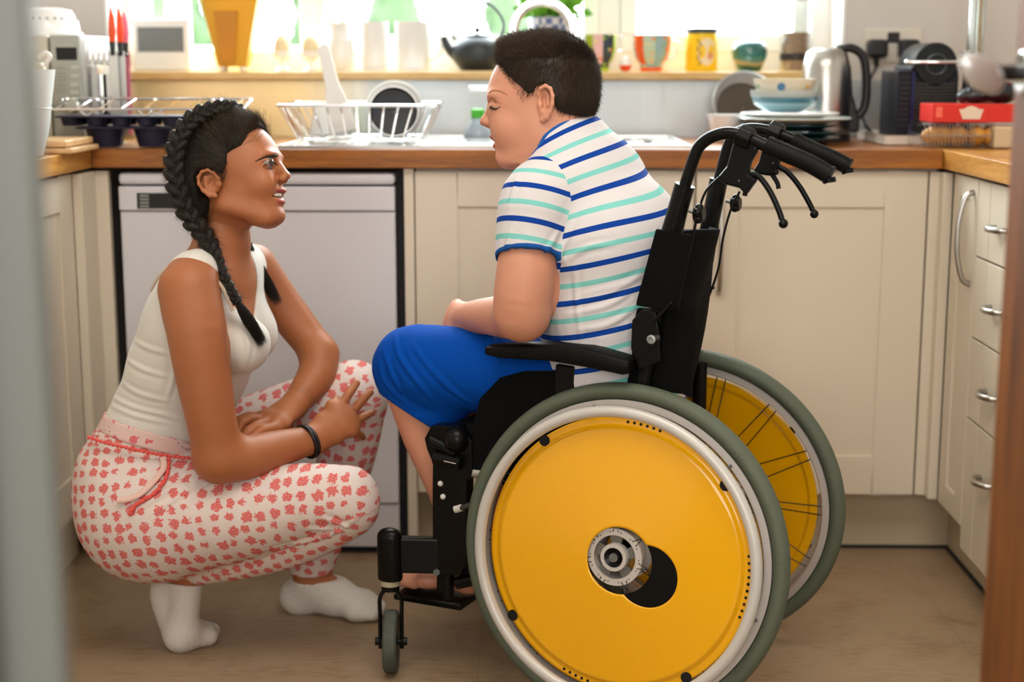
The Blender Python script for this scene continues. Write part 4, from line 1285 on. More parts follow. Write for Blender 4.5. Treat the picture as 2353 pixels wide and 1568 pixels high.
# head first (profile cut applies to it alone), then the limbs in boxes joined to one mesh
lo, hi = bounds([p for p in hp if p['op'] == 'u'], .012)
Vh, Fh = organic(hp, [(lo, hi, .00145)], 2)
lo, hi = bounds(limbs_b, .015)
Vb, Fb = organic(limbs_b, [(lo, hi, .0032)], 2)
V = np.concatenate([Vh, Vb]); F_ = np.concatenate([Fh, Fb + len(Vh)])
bb = link_mesh('body', V, F_, M_SKB, boy)
lipd = np.minimum(np.linalg.norm((V - hb(1131, 315, 0)) / np.array([1, 1, 1]), axis=1), 1)
def lipmask(H, V, boxes):
    a = (V - H.O) @ H.X * H.c ; b = (V - H.O) @ H.U; n = (V - H.O) @ H.Nr
    px = H.cx + (a - 0) / H.s; py = H.cy - b / H.s; m_ = np.zeros(len(V))
    for (x, y, rx, ry, nn) in boxes:
        d = np.sqrt(((px - x) / rx) ** 2 + ((py - y) / ry) ** 2 + (n / nn) ** 2)
        m_ = np.maximum(m_, np.clip((1.25 - d) / .4, 0, 1))
    return m_
fattr(bb, 'lip', lipmask(BH, V, [(1129, 319, 17, 5, .024), (1134, 337, 13, 6.5, .020)]))

# brows, lashes
t = MB(); t.tube(on_mesh(Vh, [tuple(v) for v in spline([np.array(p, float) for p in [(1123, 214), (1133, 209), (1150, 210), (1166, 218)]], 5)], .0002), np.interp(np.linspace(0, 1, 16), [0, .3, 1], [.0014, .0024, .0008]), 10, flat=.3)
t.build('eyebrow', mat('light_brow', srgb('#ad7757'), .9), boy)
t = MB(); ll = on_mesh(Vh, [tuple(v) for v in spline([np.array(p, float) for p in [(1127, 244), (1132, 248.5), (1140, 250), (1150, 245)]], 5)], .0003)
t.tube(ll, np.interp(np.linspace(0, 1, 16), [0, .4, 1], [.0011, .0014, .0005]), 8)
for i in range(12):
    a = ll[1 + i]; t.tube([a, a - BH.X * (.0045 - .0002 * i) - BH.U * .0035 + BH.Nr * .003], [.0006, .0001], 5)
t.build('eyelashes', M_LASH, boy)
t = MB(); t.tube(on_mesh(Vh, [tuple(v) for v in spline([np.array(p, float) for p in [(1127, 236), (1134, 233), (1143, 234), (1152, 240)]], 5)], -.0001), .0005, 6)
t.build('eyelid_crease', mat('lid_crease', srgb('#9a5a44'), .8), boy)

# hair: a close-cropped cap carrying thousands of short strands
cap = [ell(hb(1258, 189), (hr_(120), hr_(115), .0775), AX, k=.02), ell(hb(1215, 160), (hr_(76), hr_(72), .067), AX, k=.02), ell(hb(1300, 235), (hr_(66), hr_(62), .062), AX, k=.02),
       ell(hb(1182, 120), (hr_(36), hr_(30), .050), AX, k=.015)]
hl = [(1156, 112), (1147, 132), (1150, 148), (1160, 162), (1175, 183), (1186, 200), (1196, 216), (1203, 240), (1212, 243), (1222, 234), (1233, 228), (1238, 214), (1256, 209), (1270, 222), (1274, 244), (1285, 266), (1298, 288),
      (1325, 297), (1352, 297), (1380, 280), (1420, 200), (1400, 40), (1140, 40), (1120, 90)]
H2 = Head(1245, 220, 2.655, math.radians(-5), -1)
# the hairline follows the side of the head: same outline for both sides
cap.append(dict(H2.prism(hl, k=.004)))
lo, hi = bounds([p for p in cap if p['op'] == 'u'], .008)
Vc, Fc_ = organic(cap, [(lo, hi, .0022)], 2)
link_mesh('hair_cap', Vc, Fc_, M_HB, boy)
Nc = vnormals(Vc, Fc_)
crown = hb(1320, 110, 0)
def flow_b(P):
    d = P - crown; down = -BH.U; t = np.clip((P - BH.O) @ BH.U / .09, -1, 1)[:, None]
    return d * 6 + down * .45 * (1 - t)
px_ = BH.cx + ((Vc - BH.O) @ BH.X * BH.c) / BH.s; py_ = BH.cy - ((Vc - BH.O) @ BH.U) / BH.s
outer = np.ones(len(Vc), bool)
strands(Vc, Nc, outer & (py_ > 110), flow_b, 34000, .010, 4, .0034, .0, .00017, .00007, M_HB, boy, RNG, 'short_hair', jitter=.30)
strands(Vc, Nc, outer & (py_ <= 150), lambda P: (P - crown) * 4 + BH.U * .2, 12000, .015, 5, .005, .001, .00018, .00007, M_HB, boy, RNG, 'top_hair', jitter=.28)
strands(Vc, Nc, outer & (py_ <= 150) & (px_ < 1290), lambda P: (P - crown) * 4 + BH.U * .3, 6000, .015, 5, .006, .001, .00018, .00007, M_HBL, boy, RNG, 'top_hair', jitter=.32)
strands(Vc, Nc, outer & (px_ < 1190) & (py_ < 165), lambda P: -BH.X * .8 + BH.U * .9 + 0 * P, 1500, .015, 6, .004, .006, .00014, .00006, M_HB, boy, RNG, 'fringe', jitter=.25)

# shirt: trunk and sleeves, hollow at the neck, sleeve ends and hem
def stripes(name):
    m, nt, b, N, L = nodes(name)
    a1 = N('ShaderNodeAttribute'); a1.attribute_name = 'stripe_sleeve'; a2 = N('ShaderNodeAttribute'); a2.attribute_name = 'stripe'; a3 = N('ShaderNodeAttribute'); a3.attribute_name = 'seam'
    gt = N('ShaderNodeMath', operation='GREATER_THAN'); gt.inputs[1].default_value = 0; L(a3.outputs['Fac'], gt.inputs[0])
    mf_ = N('ShaderNodeMix'); L(gt.outputs[0], mf_.inputs['Factor']); L(a2.outputs['Fac'], mf_.inputs['A']); L(a1.outputs['Fac'], mf_.inputs['B'])
    fr_ = N('ShaderNodeMath', operation='FRACT'); L(mf_.outputs['Result'], fr_.inputs[0])
    cr = N('ShaderNodeValToRGB'); cr.color_ramp.interpolation = 'CONSTANT'; e = cr.color_ramp.elements
    W_ = srgb('#d9d5d6') + (1,); B_ = srgb('#0c3f98') + (1,); T_ = srgb('#7fcbc4') + (1,)
    e[0].position = 0; e[0].color = B_; e[1].position = .16; e[1].color = W_
    for p_, c_ in ((.51, T_), (.66, W_)):
        q = e.new(p_); q.color = c_
    L(fr_.outputs[0], cr.inputs[0])
    tr = N('ShaderNodeAttribute'); tr.attribute_name = 'trim'
    lt = N('ShaderNodeMath', operation='LESS_THAN'); lt.inputs[1].default_value = .0; L(tr.outputs['Fac'], lt.inputs[0])
    mx = N('ShaderNodeMix', data_type='RGBA'); L(lt.outputs[0], mx.inputs['Factor']); L(cr.outputs[0], mx.inputs['A']); mx.inputs['B'].default_value = srgb('#1f5aa8') + (1,)
    L(mx.outputs['Result'], b.inputs['Base Color']); b.inputs['Roughness'].default_value = .85; b.inputs['Specular IOR Level'].default_value = .15
    tc = N('ShaderNodeTexCoord'); n1 = N('ShaderNodeTexNoise'); n1.inputs['Scale'].default_value = 9; n1.inputs['Detail'].default_value = 3; n1.inputs['Distortion'].default_value = .5; L(tc.outputs['Object'], n1.inputs['Vector'])
    bp = N('ShaderNodeBump'); bp.inputs['Strength'].default_value = .35; bp.inputs['Distance'].default_value = .02; L(n1.outputs['Fac'], bp.inputs['Height']); L(bp.outputs[0], b.inputs['Normal'])
    return m


M_SHIRT = stripes('striped_cotton')
tr_ = eloft([(cw(.080, 0, .485), .152, .104), (cw(.085, 0, .56), .160, .126), (cw(.092, 0, .68), .162, .128), (cw(.112, 0, .79), .160, .113), (cw(.145, 0, .88), .140, .085), (cw(.175, 0, .945), .095, .066)], TU, k=.02)
# back outline: a soft bulge above the backrest
tr_ += [ell(atL(1420, 560, -.02), (.105, .135, .110), np.array([CF, CL, CZ]), k=.05), ell(atL(1338, 420, .0), (.085, .150, .080), np.array([CF, CL, CZ]), k=.04),
        ell(atL(1300, 400, 0), (.07, .08, .062), np.array([CF, CL, CZ]), k=.04)]

def clipped(prims, planes, k=.012, tagn=''):
    """one prim: the union of prims kept behind every plane (point, outward normal)"""
    u = cut(prims)['fn']; pl = [(np.asarray(p, float), np.asarray(n, float) / np.linalg.norm(n)) for p, n in planes]
    def fn(x):
        d = u(x)
        for p, n in pl: d = np.maximum(d, (x - p) @ n)
        return d
    return dict(fn=fn, lo=np.min([p['lo'] for p in prims], axis=0), hi=np.max([p['hi'] for p in prims], axis=0), k=k, op='u', tag=tagn)


slv = chain([(atL(1254, 436, -.120), 74 * .00072), bn(1234, 464, -.150, 86), bn(1218, 545, -.172, 79), bn(1211, 630, -.188, 75)], k=.022)
ce = atL(1211, 596, -.185); cn = -_up * .92 + _rt * -.06 - _fw * .30
slv_f = chain([(cw(.155, .12, .865), .050), (cw(.13, .165, .78), .058), (cw(.145, .185, .68), .056)], k=.03)
fce = cw(.14, .18, .745); fcn = np.array([0, 0, -1.0]) + CL * .2
sh = [clipped(slv, [(ce, cn)], k=.010), clipped(slv_f, [(fce, fcn)], k=.012)] + tr_
neckhole = cut([seg(hb(1262, 318), hb(1250, 385), .060, .066), seg(hb(1250, 385), hb(1225, 420), .066, .05)] , k=.003)
sh_all = sh + [cut(grow(arm_n, .0015), k=.001), cut(grow(arm_f, .0015), k=.001), neckhole]
# gather the waist over the shorts, lightly wrinkled by the bump
lo, hi = bounds(sh, .012)
Vs, Fs_ = organic(sh_all, [(lo, hi, .0030)], 2)
Ns_ = vnormals(Vs, Fs_)
Vs = px_folds(Vs, Ns_, [[(1478, 628), (1440, 650), (1380, 668), (1300, 690)], [(1470, 640), (1420, 668), (1350, 690), (1275, 705)], [(1465, 655), (1400, 700), (1300, 725)],
                        [(1320, 600), (1325, 690), (1335, 790)], [(1300, 540), (1285, 600), (1272, 640)], [(1330, 480), (1310, 540), (1290, 580)], [(1300, 600), (1350, 570), (1420, 560)],
                        [(1180, 520), (1165, 560), (1160, 590)], [(1290, 520), (1262, 570), (1240, 595)], [(1470, 700), (1400, 745), (1320, 760)], [(1190, 400), (1180, 440), (1165, 480)]], .0022, .0050)
so = link_mesh('shirt', Vs, Fs_, M_SHIRT, boy)
dsl = cut(slv)['fn'](Vs); dtr = cut(tr_)['fn'](Vs); isl = (dsl < dtr - .001) & (((Vs - CH) @ CL) < 0)
fslv = ((Vs - CH) @ CL > .12) & (cut(slv_f)['fn'](Vs) < dtr)
sax = atL(1214, 600, -.185) - atL(1242, 445, -.145); sax /= np.linalg.norm(sax)
PER = .0575
vs = (Vs - ce) @ sax / PER
dn = -(CZ + CF * .20 - CL * .10); dn /= np.linalg.norm(dn)
bow = (np.clip(((Vs - CH) @ CF) - .06, -.2, .2)) ** 2 * 1.6
vt = ((Vs - atL(1400, 508, -.10)) @ dn - bow * np.clip(((Vs[:, 2] - .75) / .1), 0, 1)) / PER + .08
fattr(so, 'stripe', vt); fattr(so, 'stripe_sleeve', vs + .02); fattr(so, 'seam', np.where(((Vs - CH) @ CL) < 0, dtr - dsl - .001, -.01))
dneck = np.abs(neckhole['fn'](Vs))
tc1 = np.abs((Vs - ce) @ (cn / np.linalg.norm(cn))) - .0062; tc1 = np.where(((Vs - CH) @ CL < 0), np.maximum(tc1, dsl - dtr + .002), .02)
tc2 = np.where(Vs[:, 2] > .84, dneck - .0085, .02)
fattr(so, 'trim', np.minimum(tc1, tc2) * 10)


# shorts
M_SHORT = mat('blue_jersey', srgb('#0046a4'), .85, noise=.05, nscale=60, bump=.35, bscale=14, spec=.12)
def shorts(s):
    sh_ = CL * (.175 if s > 0 else 0) - (CF * .035 + CZ * .012 if s > 0 else 0)
    k_ = mpp(cw(.4, -.09, .55))
    P = lambda x, y, r, l=-.088: (atL(x, y, l) + sh_, r * k_)
    c = chain([(cw(.055, s * .068, .540), .084), (cw(.12, s * .070, .545), .083), P(1130, 854, 96, -.078), P(1020, 846, 97), P(946, 836, 88), P(944, 872, 80), P(975, 950, 74)], k=.022)
    c += chain([P(1000, 870, 92), P(1010, 930, 66)], k=.03)
    hp_ = atL(948, 950, -.088) + sh_; hn = _rt * -.52 - _up * .85
    return [clipped(c, [(hp_, hn)], k=.012)]


hip_c = [ell(cw(.10, 0, .530), (.115, .150, .085), np.array([CF, CL, CZ]), k=.03)]
shs = shorts(-1) + shorts(1) + hip_c
inner = cut(grow(shn + shf, .0045), k=.001)
lo, hi = bounds(shs, .012)
Vp, Fp = organic(shs + [inner], [(lo, hi, .0036)], 2)
# soft folds running down from the knee
Np = vnormals(Vp, Fp)
Vp = px_folds(Vp, Np, [[(905, 765), (918, 820), (960, 880), (1000, 930)], [(945, 785), (975, 830), (1030, 890), (1090, 935)], [(868, 830), (885, 880), (940, 935)], [(1120, 755), (1135, 800), (1150, 850)], [(880, 800), (900, 860), (930, 920)]], .0032, .005)
if 0: Vp = folds(Vp, Np, [(atL(895, 770, -.155), atL(930, 930, -.15)), (atL(905, 800, -.16), atL(985, 930, -.16)), (atL(1020, 800, -.16), atL(1110, 900, -.16)), (atL(930, 790, -.16), atL(1080, 960, -.16)), (atL(880, 840, -.155), atL(1000, 950, -.15))], .0055, .006)
link_mesh('shorts', Vp, Fp, M_SHORT, boy)
# ================================================================== the girl
girl = thing('person', 'dark-haired girl with braids squatting, white vest top and pink floral trousers', 'person', (-.66, 2.74, 0))
GH = Head(540, 390, 2.70, math.radians(13), 1)
hg, gr_ = GH.h, GH.r
GX = np.array([GH.X, GH.U, GH.Nr])


def gn(px, py, y, rp):
    p = atY(px, py, y); return (p, rp * mpp(p))


gp = []
gp.append(ell(hg(520, 362), (gr_(100), gr_(100), .071), GX, k=.02))
gp.append(ell(hg(583, 392), (gr_(66), gr_(92), .059), GX, k=.02))
gp.append(ell(hg(606, 462), (gr_(46), gr_(50), .043), GX, k=.02))
gp.append(ell(hg(550, 450), (gr_(52), gr_(46), .053), GX, k=.022))
gp.append(seg(hg(530, 478, .046), hg(620, 505, .024), .012, .013, k=.02))
gp.append(seg(hg(530, 478, -.046), hg(620, 505, -.024), .012, .013, k=.02))
for s in (-1, 1):
    gp.append(ell(hg(612, 428, s * .031), (gr_(28), gr_(26), .019), GX, k=.016))
    gp.append(ell(hg(631, 361, s * .022), (gr_(16), gr_(8), .017), GX, k=.012))
gp.append(seg(hg(645, 372), hg(661, 401), .0062, .0078, k=.010))
gp.append(ell(hg(662, 406), (gr_(11), gr_(9.5), .0085), GX, k=.006))
for s in (-1, 1): gp.append(ell(hg(654, 415, s * .0105), (gr_(10), gr_(8), .0058), GX, k=.005))
gp.append(ell(hg(646, 440), (gr_(14), gr_(7.5), .021), GX, k=.005))
gp.append(ell(hg(645, 466), (gr_(13), gr_(7), .017), GX, k=.005))
gp.append(ell(hg(641, 498), (gr_(18), gr_(18), .018), GX, k=.014))
gp.append(ell(hg(610, 508), (gr_(30), gr_(14), .028), GX, k=.018))
gp_neck = eloft([gn(512, 470, 2.70, 52)[:1] + (.046, .044), (atY(510, 560, 2.705), .047, .044), (atY(500, 630, 2.71), .060, .052)], GH.Nr, k=.03)
prof_g = [(590, 262), (609.6, 285), (625, 302), (634, 316), (640.5, 330), (645, 343), (648, 355), (646.5, 365), (648.5, 374), (657, 387), (665, 397), (671.5, 404), (671.5, 412), (667, 420), (660, 426.5), (658.3, 433), (660.5, 440),
          (658, 446.5), (651, 450), (650, 455), (656, 459), (658, 465), (655, 471), (651, 477), (654.5, 484), (658, 492), (657, 502), (652, 511), (641, 519), (625, 523), (609, 527), (598, 536), (600, 760), (360, 760), (360, 200), (560, 200)]
gp += gp_neck[:1]
gp.append(dict(GH.prism(prof_g, k=.0035)))
for s in (-1, 1):
    gp.append(ell(hg(631, 382, s * .029), (gr_(14), gr_(10), .012), GX, k=.010, op='s'))
    gp.append(ell(hg(622, 382, s * .0285), (gr_(15.5), gr_(14), .0135), GX, k=.004))
    gp.append(ell(hg(629, 381.5, s * .036), (gr_(14.5), gr_(2.9), .013), GX, k=.0018, op='s'))
gp.append(ell(hg(654, 452.5, 0), (gr_(19), gr_(4.6), .0235), GX, k=.003, op='s'))
gp.append(seg(hg(640, 455, .018), hg(631, 456, .0265), .0022, .0014, k=.004, op='s'))
for s in (-1, 1): gp.append(ell(hg(660, 425, s * .0045), (gr_(4.5), gr_(2.4), .0028), GX, k=.002, op='s'))
EN = .064
er = [(516, 444, 0), (522, 432, .002), (519, 420, .004), (508, 408, .008), (495, 401, .011), (482, 405, .013), (474, 417, .014), (475, 432, .013), (484, 447, .010), (498, 457, .006), (510, 458, .001)]
gp.append(ell(hg(498, 430, EN + .001), (gr_(22), gr_(29), .008), GX, k=.006))
gp += [seg(hg(a[0], a[1], EN + a[2]), hg(b[0], b[1], EN + b[2]), gr_(3.6), gr_(3.6 if i < 8 else 5.5), k=.003) for i, (a, b) in enumerate(zip(er[:-1], er[1:]))]
gp.append(ell(hg(502, 431, EN + .011), (gr_(13), gr_(15), .008), GX, k=.003, op='s'))
gp.append(seg(hg(486, 416, EN + .008), hg(492, 440, EN + .007), gr_(2.4), gr_(2.2), k=.004))
gp.append(ell(hg(518, 434, EN + .002), (gr_(5), gr_(7), .005), GX, k=.003))
gp.append(ell(hg(498, 430, -EN - .002), (gr_(20), gr_(28), .010), GX, k=.006))

# trunk, arms, legs
SD = np.array([.30, .954, 0.0]); SD /= np.linalg.norm(SD); FD = np.array([SD[1], -SD[0], 0.0])
tk = eloft([(atY(350, 1080, 2.73), .150, .118), (atY(392, 965, 2.73), .118, .094), (atY(437, 840, 2.725), .125, .092), (atY(474, 735, 2.72), .135, .088), (atY(486, 660, 2.715), .130, .070)], SD, k=.03)
tk += [seg(atY(446, 632, 2.60), atY(566, 606, 2.84), .040, .034, k=.03)]
tk += [ell(atY(552, 790, 2.64), (.050, .048, .050), k=.03), ell(atY(578, 770, 2.76), (.044, .046, .046), k=.03)]
arm1 = chain([gn(434, 668, 2.580, 70), gn(452, 760, 2.560, 69), gn(467, 860, 2.555, 64), gn(486, 965, 2.555, 57), gn(503, 1050, 2.565, 57)], k=.02)
arm1 += chain([gn(505, 1052, 2.565, 55), gn(565, 1052, 2.585, 51), gn(645, 1030, 2.64, 42), gn(722, 1010, 2.69, 31)], k=.02)
arm2 = chain([gn(588, 606, 2.865, 44), gn(640, 690, 2.875, 46), gn(700, 768, 2.865, 43), gn(735, 812, 2.845, 40)], k=.02)
arm2 += chain([gn(733, 818, 2.845, 41), gn(728, 860, 2.82, 44), gn(702, 898, 2.79, 37), gn(674, 934, 2.76, 28)], k=.02)
G = lambda x, y, d: atY(x, y, d)
w1 = G(724, 1010, 2.69); p1 = G(786, 962, 2.725)
h1 = hand(w1, p1, -_fw * .9 + _up * .3 + _rt * .3,
          [[G(784, 932, 2.735), G(800, 908, 2.745), G(811, 893, 2.758), G(819, 881, 2.768)],
           [G(804, 952, 2.745), G(824, 930, 2.748), G(838, 914, 2.757), G(850, 902, 2.768)],
           [G(812, 973, 2.745), G(829, 962, 2.746), G(842, 955, 2.757), G(852, 949, 2.770)],
           [G(806, 993, 2.740), G(819, 996, 2.745), G(829, 1000, 2.758), G(834, 1006, 2.772)]],
          [G(752, 950, 2.74), G(765, 930, 2.76), G(772, 919, 2.775)], pw=.036, pr=.023)
w2 = G(672, 937, 2.758); p2 = G(628, 966, 2.715)
h2 = hand(w2, p2, -_fw * .4 + _up * .9,
          [[G(606, 972, 2.690), G(588, 978, 2.670), G(570, 990, 2.655), G(562, 1000, 2.650)],
           [G(598, 964, 2.710), G(575, 963, 2.690), G(557, 972, 2.675), G(549, 990, 2.668)],
           [G(596, 958, 2.730), G(570, 956, 2.715), G(552, 964, 2.70), G(545, 980, 2.692)],
           [G(598, 955, 2.748), G(578, 955, 2.74), G(562, 962, 2.73), G(555, 972, 2.72)]],
          [G(630, 985, 2.680), G(602, 990, 2.655), G(580, 1006, 2.640)], pw=.034, pr=.022)
leg1 = chain([gn(400, 1180, 2.645, 138), gn(560, 1176, 2.62, 101), gn(700, 1152, 2.61, 80), gn(797, 1142, 2.605, 65)], k=.03)
shin1 = chain([gn(802, 1168, 2.608, 60), gn(700, 1222, 2.64, 62), gn(580, 1266, 2.665, 53), gn(455, 1300, 2.69, 38)], k=.02)
leg2 = chain([gn(430, 1075, 2.81, 100), gn(560, 1000, 2.845, 76), gn(660, 955, 2.86, 68), gn(750, 925, 2.862, 68), gn(813, 902, 2.862, 68)], k=.03)
shin2 = chain([gn(816, 930, 2.862, 66), gn(796, 1050, 2.868, 60), gn(755, 1180, 2.872, 52), gn(718, 1290, 2.878, 46), gn(716, 1330, 2.878, 40)], k=.025)
bum = [ell(G(352, 1175, 2.70), (168 * .000785, .155, 157 * .000785), k=.04), ell(G(335, 1120, 2.725), (142 * .000785, .150, .10), k=.04)]
# feet
hl_ = atZ(688, 1403, 0) + CZ * .0; tl_ = atZ(884, 1424, 0); fd = (tl_ - hl_); fl_ = np.linalg.norm(fd); fd /= fl_; fs = np.cross(CZ, fd)
foot2 = [seg(hl_ + CZ * .031 + fd * .004, gn(714, 1345, 2.878, 38)[0], .030, .030, k=.02), ell(hl_ + CZ * .030, (.034, .031, .030), k=.02)]
foot2 += eloft([(hl_ + CZ * .030, .028, .029), (hl_ + fd * fl_ * .42 + CZ * .036, .031, .032), (hl_ + fd * fl_ * .72 + CZ * .024, .041, .023), (hl_ + fd * fl_ * .90 + CZ * .0165, .036, .0155)], fs, k=.02)
foot2 += [seg(gn(716, 1335, 2.878, 34)[0], hl_ + fd * fl_ * .45 + CZ * .045, .030, .022, k=.03)]
bl = atZ(418, 1493, 0) + CZ * .029; te = atZ(478, 1482, 0) + CZ * .0175
foot1 = chain([gn(424, 1308, 2.692, 34), gn(384, 1352, 2.712, 36), gn(398, 1405, 2.715, 40), (bl, .0295)], k=.02)
foot1 += chain([(bl, .029), (te, .018)], k=.015) + [seg(G(430, 1345, 2.69), bl + CZ * .02 + np.array([.006, 0, 0]), .027, .025, k=.02), seg(bl + CL * .03, te + CL * .03 - np.array([.01, 0, 0]), .022, .014, k=.012)]

# head at fine grain, the rest joined to it
lo, hi = bounds([p for p in gp if p['op'] == 'u'], .012)
V1, F1 = organic(gp, [(lo, hi, .00145)], 2)
limb = gp_neck + tk + arm1 + arm2
lo, hi = bounds(limb, .015)
V2, F2 = organic(limb, [(lo, hi, .0034)], 2)
V2b, F2b = organic(h1 + arm1[-1:], [(bounds(h1, .01)[0], bounds(h1, .01)[1], .0016)], 1)
V2c, F2c = organic(h2 + arm2[-1:], [(bounds(h2, .01)[0], bounds(h2, .01)[1], .0016)], 1)
low = leg1 + shin1 + leg2 + shin2 + bum + grow(foot1 + foot2, -.003)
lo, hi = bounds(low, .015)
V3, F3 = organic(grow(low, -.002), [(lo, hi, .0050)], 2)
Vs_, Fs2, n_ = [], [], 0
for a, b_ in ((V1, F1), (V2, F2), (V2b, F2b), (V2c, F2c), (V3, F3)): Vs_.append(a); Fs2.append(b_ + n_); n_ += len(a)
Vg = np.concatenate(Vs_); gb = link_mesh('body', Vg, np.concatenate(Fs2), M_SKG, girl)
fattr(gb, 'lip', lipmask(GH, Vg, [(655, 443, 17, 5, .022), (654, 465, 14, 6.5, .020)]))

# eyes, teeth, brows, lashes, nails
ec = eyeball(GH, 622.5, 382, .0286, .0122, girl, gaze=(.97, .04, .32))
eyeball(GH, 622.5, 382, -.0286, .0122, girl, gaze=(.80, .12, .60))
t = MB(); V = []; k = 15
for i in range(k):
    u = -1 + 2 * i / (k - 1); 
    for z_ in (448, 455.5): V.append(hg(651.5 - 14 * u * u, z_, u * .020))
t.add(V, [(2 * i, 2 * i + 1, 2 * i + 3, 2 * i + 2) for i in range(k - 1)]); te_ = t.build('teeth', M_TEETH, girl); te_.modifiers.new('s', 'SOLIDIFY').thickness = .002
sp2 = lambda pts, n=5: [tuple(v) for v in spline([np.array(p, float) for p in pts], n)]
t = MB(); t.tube(on_mesh(V1, sp2([(586, 371.5), (600, 365), (616, 359.5), (629, 357.5), (637, 358.5)]), .0002), np.interp(np.linspace(0, 1, 21), [0, .35, .8, 1], [.0007, .0018, .0030, .0022]), 8, flat=.45)
t.build('eyebrow', M_BROW, girl)
ew = np.concatenate([V1, ])
t = MB(); ul = on_mesh(V1, sp2([(604, 384), (611, 378.5), (620, 375), (630, 375), (638, 379)]), .0006); t.tube(ul, np.interp(np.linspace(0, 1, 21), [0, .5, 1], [.0004, .0011, .0009]), 8)
for i in range(16):
    a = ul[2 + i]; u = i / 15; t.tube([a, a + GH.X * (.001 + .0045 * u) + GH.U * .0025 + GH.Nr * .003], [.0004, .0001], 5)
t.tube(on_mesh(V1, sp2([(606, 385), (615, 388.5), (626, 388), (635, 385)], 4), .0001), .0003, 6)
t.build('eyelashes', M_LASH, girl)


# fingernails on the hand nearer the camera
for (tx, ty, td), (bx_, by_, bd) in (((819, 881, 2.768), (811, 893, 2.758)), ((850, 902, 2.768), (838, 914, 2.757)), ((852, 949, 2.770), (842, 955, 2.757))):
    a, b_ = G(tx, ty, td), G(bx_, by_, bd); ax_ = (a - b_) / np.linalg.norm(a - b_); nn = -_fw - ax_ * (-_fw @ ax_); nn /= np.linalg.norm(nn)
    q = MB(); q.ball(a - ax_ * .0005 + nn * .0046, .0045, 14, 8, sc=(1.15, .85, .5), R=np.array([ax_, np.cross(nn, ax_), nn])); q.build('fingernail', M_NAIL, girl)


# hair cap
gc = [ell(hg(516, 363), (gr_(108), gr_(106), .0755), GX, k=.02), ell(hg(470, 415), (gr_(62), gr_(76), .068), GX, k=.03), ell(hg(470, 480), (gr_(34), gr_(50), .055), GX, k=.03),
      ell(hg(560, 322), (gr_(50), gr_(52), .064), GX, k=.02)]
hl = [(606, 280), (606, 290), (588, 298), (580, 318), (574, 346), (556, 356), (545, 364), (544, 386), (538, 402), (529, 410), (520, 404), (506, 398), (486, 396), (474, 404), (468, 420), (474, 446), (492, 462), (506, 474), (508, 500), (500, 530), (440, 545),
      (380, 500), (370, 230), (560, 220), (600, 258)]
H3 = Head(540, 390, 2.70, math.radians(13), 1)
hlc = [((x - 0), y) for x, y in hl]
# the outline is drawn on the near side of the head (n about .055), so move it back to the middle plane
off = .055 * GH.d / GH.s
gc.append(dict(H3.prism([(x + off * .8, y) for x, y in hlc], k=.005)))
lo, hi = bounds([p for p in gc if p['op'] == 'u'], .008)
Vc, Fc_ = organic(gc, [(lo, hi, .0024)], 2)


def hairbump(name, col, dirn):
    m, nt, b, N, L = nodes(name); b.inputs['Base Color'].default_value = col + (1,); b.inputs['Roughness'].default_value = .40; b.inputs['Specular IOR Level'].default_value = .3
    tc = N('ShaderNodeTexCoord'); mp = N('ShaderNodeMapping'); mp.inputs['Scale'].default_value = dirn; L(tc.outputs['Object'], mp.inputs[0])
    n1 = N('ShaderNodeTexNoise'); n1.inputs['Scale'].default_value = 12; n1.inputs['Detail'].default_value = 4; L(mp.outputs[0], n1.inputs['Vector'])
    bp = N('ShaderNodeBump'); bp.inputs['Strength'].default_value = .8; bp.inputs['Distance'].default_value = .003; L(n1.outputs['Fac'], bp.inputs['Height']); L(bp.outputs[0], b.inputs['Normal'])
    return m


M_BRAID = hairbump('braided_hair', (.012, .008, .005), (30, 30, 12))
link_mesh('hair_cap', Vc, Fc_, M_BRAID, girl)
Nc = vnormals(Vc, Fc_)
bp_n = [hg(552, 250, .022), hg(518, 253, .042), hg(478, 268, .058), hg(444, 296, .066), hg(423, 335, .070), hg(415, 380, .070), hg(419, 425, .068), hg(432, 468, .064), hg(452, 508, .060),
        G(474, 548, 2.635), G(492, 590, 2.615), G(508, 630, 2.600), G(527, 666, 2.592), G(545, 694, 2.590)]
bp_f = [hg(556, 250, -.010), hg(524, 246, -.022), hg(484, 250, -.040), hg(440, 275, -.050), hg(412, 320, -.055), hg(405, 380, -.055), hg(412, 440, -.055), hg(445, 490, -.060), hg(490, 530, -.065), hg(540, 550, -.075), G(574, 580, 2.80)]


def braid(path, r, name, nvec):
    P = np.array(spline(path, 14)); d = np.concatenate([[0], np.cumsum(np.linalg.norm(np.diff(P, axis=0), axis=1))]); L_ = d[-1]
    pr = []; s = .004; k = 0
    while s < L_:
        t = s / L_; rr = float(np.interp(t, [a for a, _ in r], [b for _, b in r]))
        c = np.array([np.interp(s, d, P[:, j]) for j in range(3)]); c2 = np.array([np.interp(min(L_, s + .004), d, P[:, j]) for j in range(3)]); c1 = np.array([np.interp(max(0, s - .004), d, P[:, j]) for j in range(3)])
        T = (c2 - c1) / np.linalg.norm(c2 - c1); nv = nvec - T * (nvec @ T); nv /= np.linalg.norm(nv); sd = np.cross(T, nv); sg = 1 if k % 2 else -1
        ax1 = T * .80 - sd * sg * .60; ax1 /= np.linalg.norm(ax1); ax2 = nv; ax3 = np.cross(ax1, ax2)
        pr.append(ell(c + sd * sg * rr * .42, (rr * 1.0, rr * .62, rr * .50), np.array([ax1, ax2, ax3]), k=.0014))
        s += rr * .62; k += 1
    pr.append(dict(chain([(P[0], r[0][1] * .4), (P[len(P) // 2], r[1][1] * .3)], k=.002)[0])) if False else None
    lo, hi = bounds(pr, .006)
    return organic(pr, [(lo, hi, .0018)], 1)


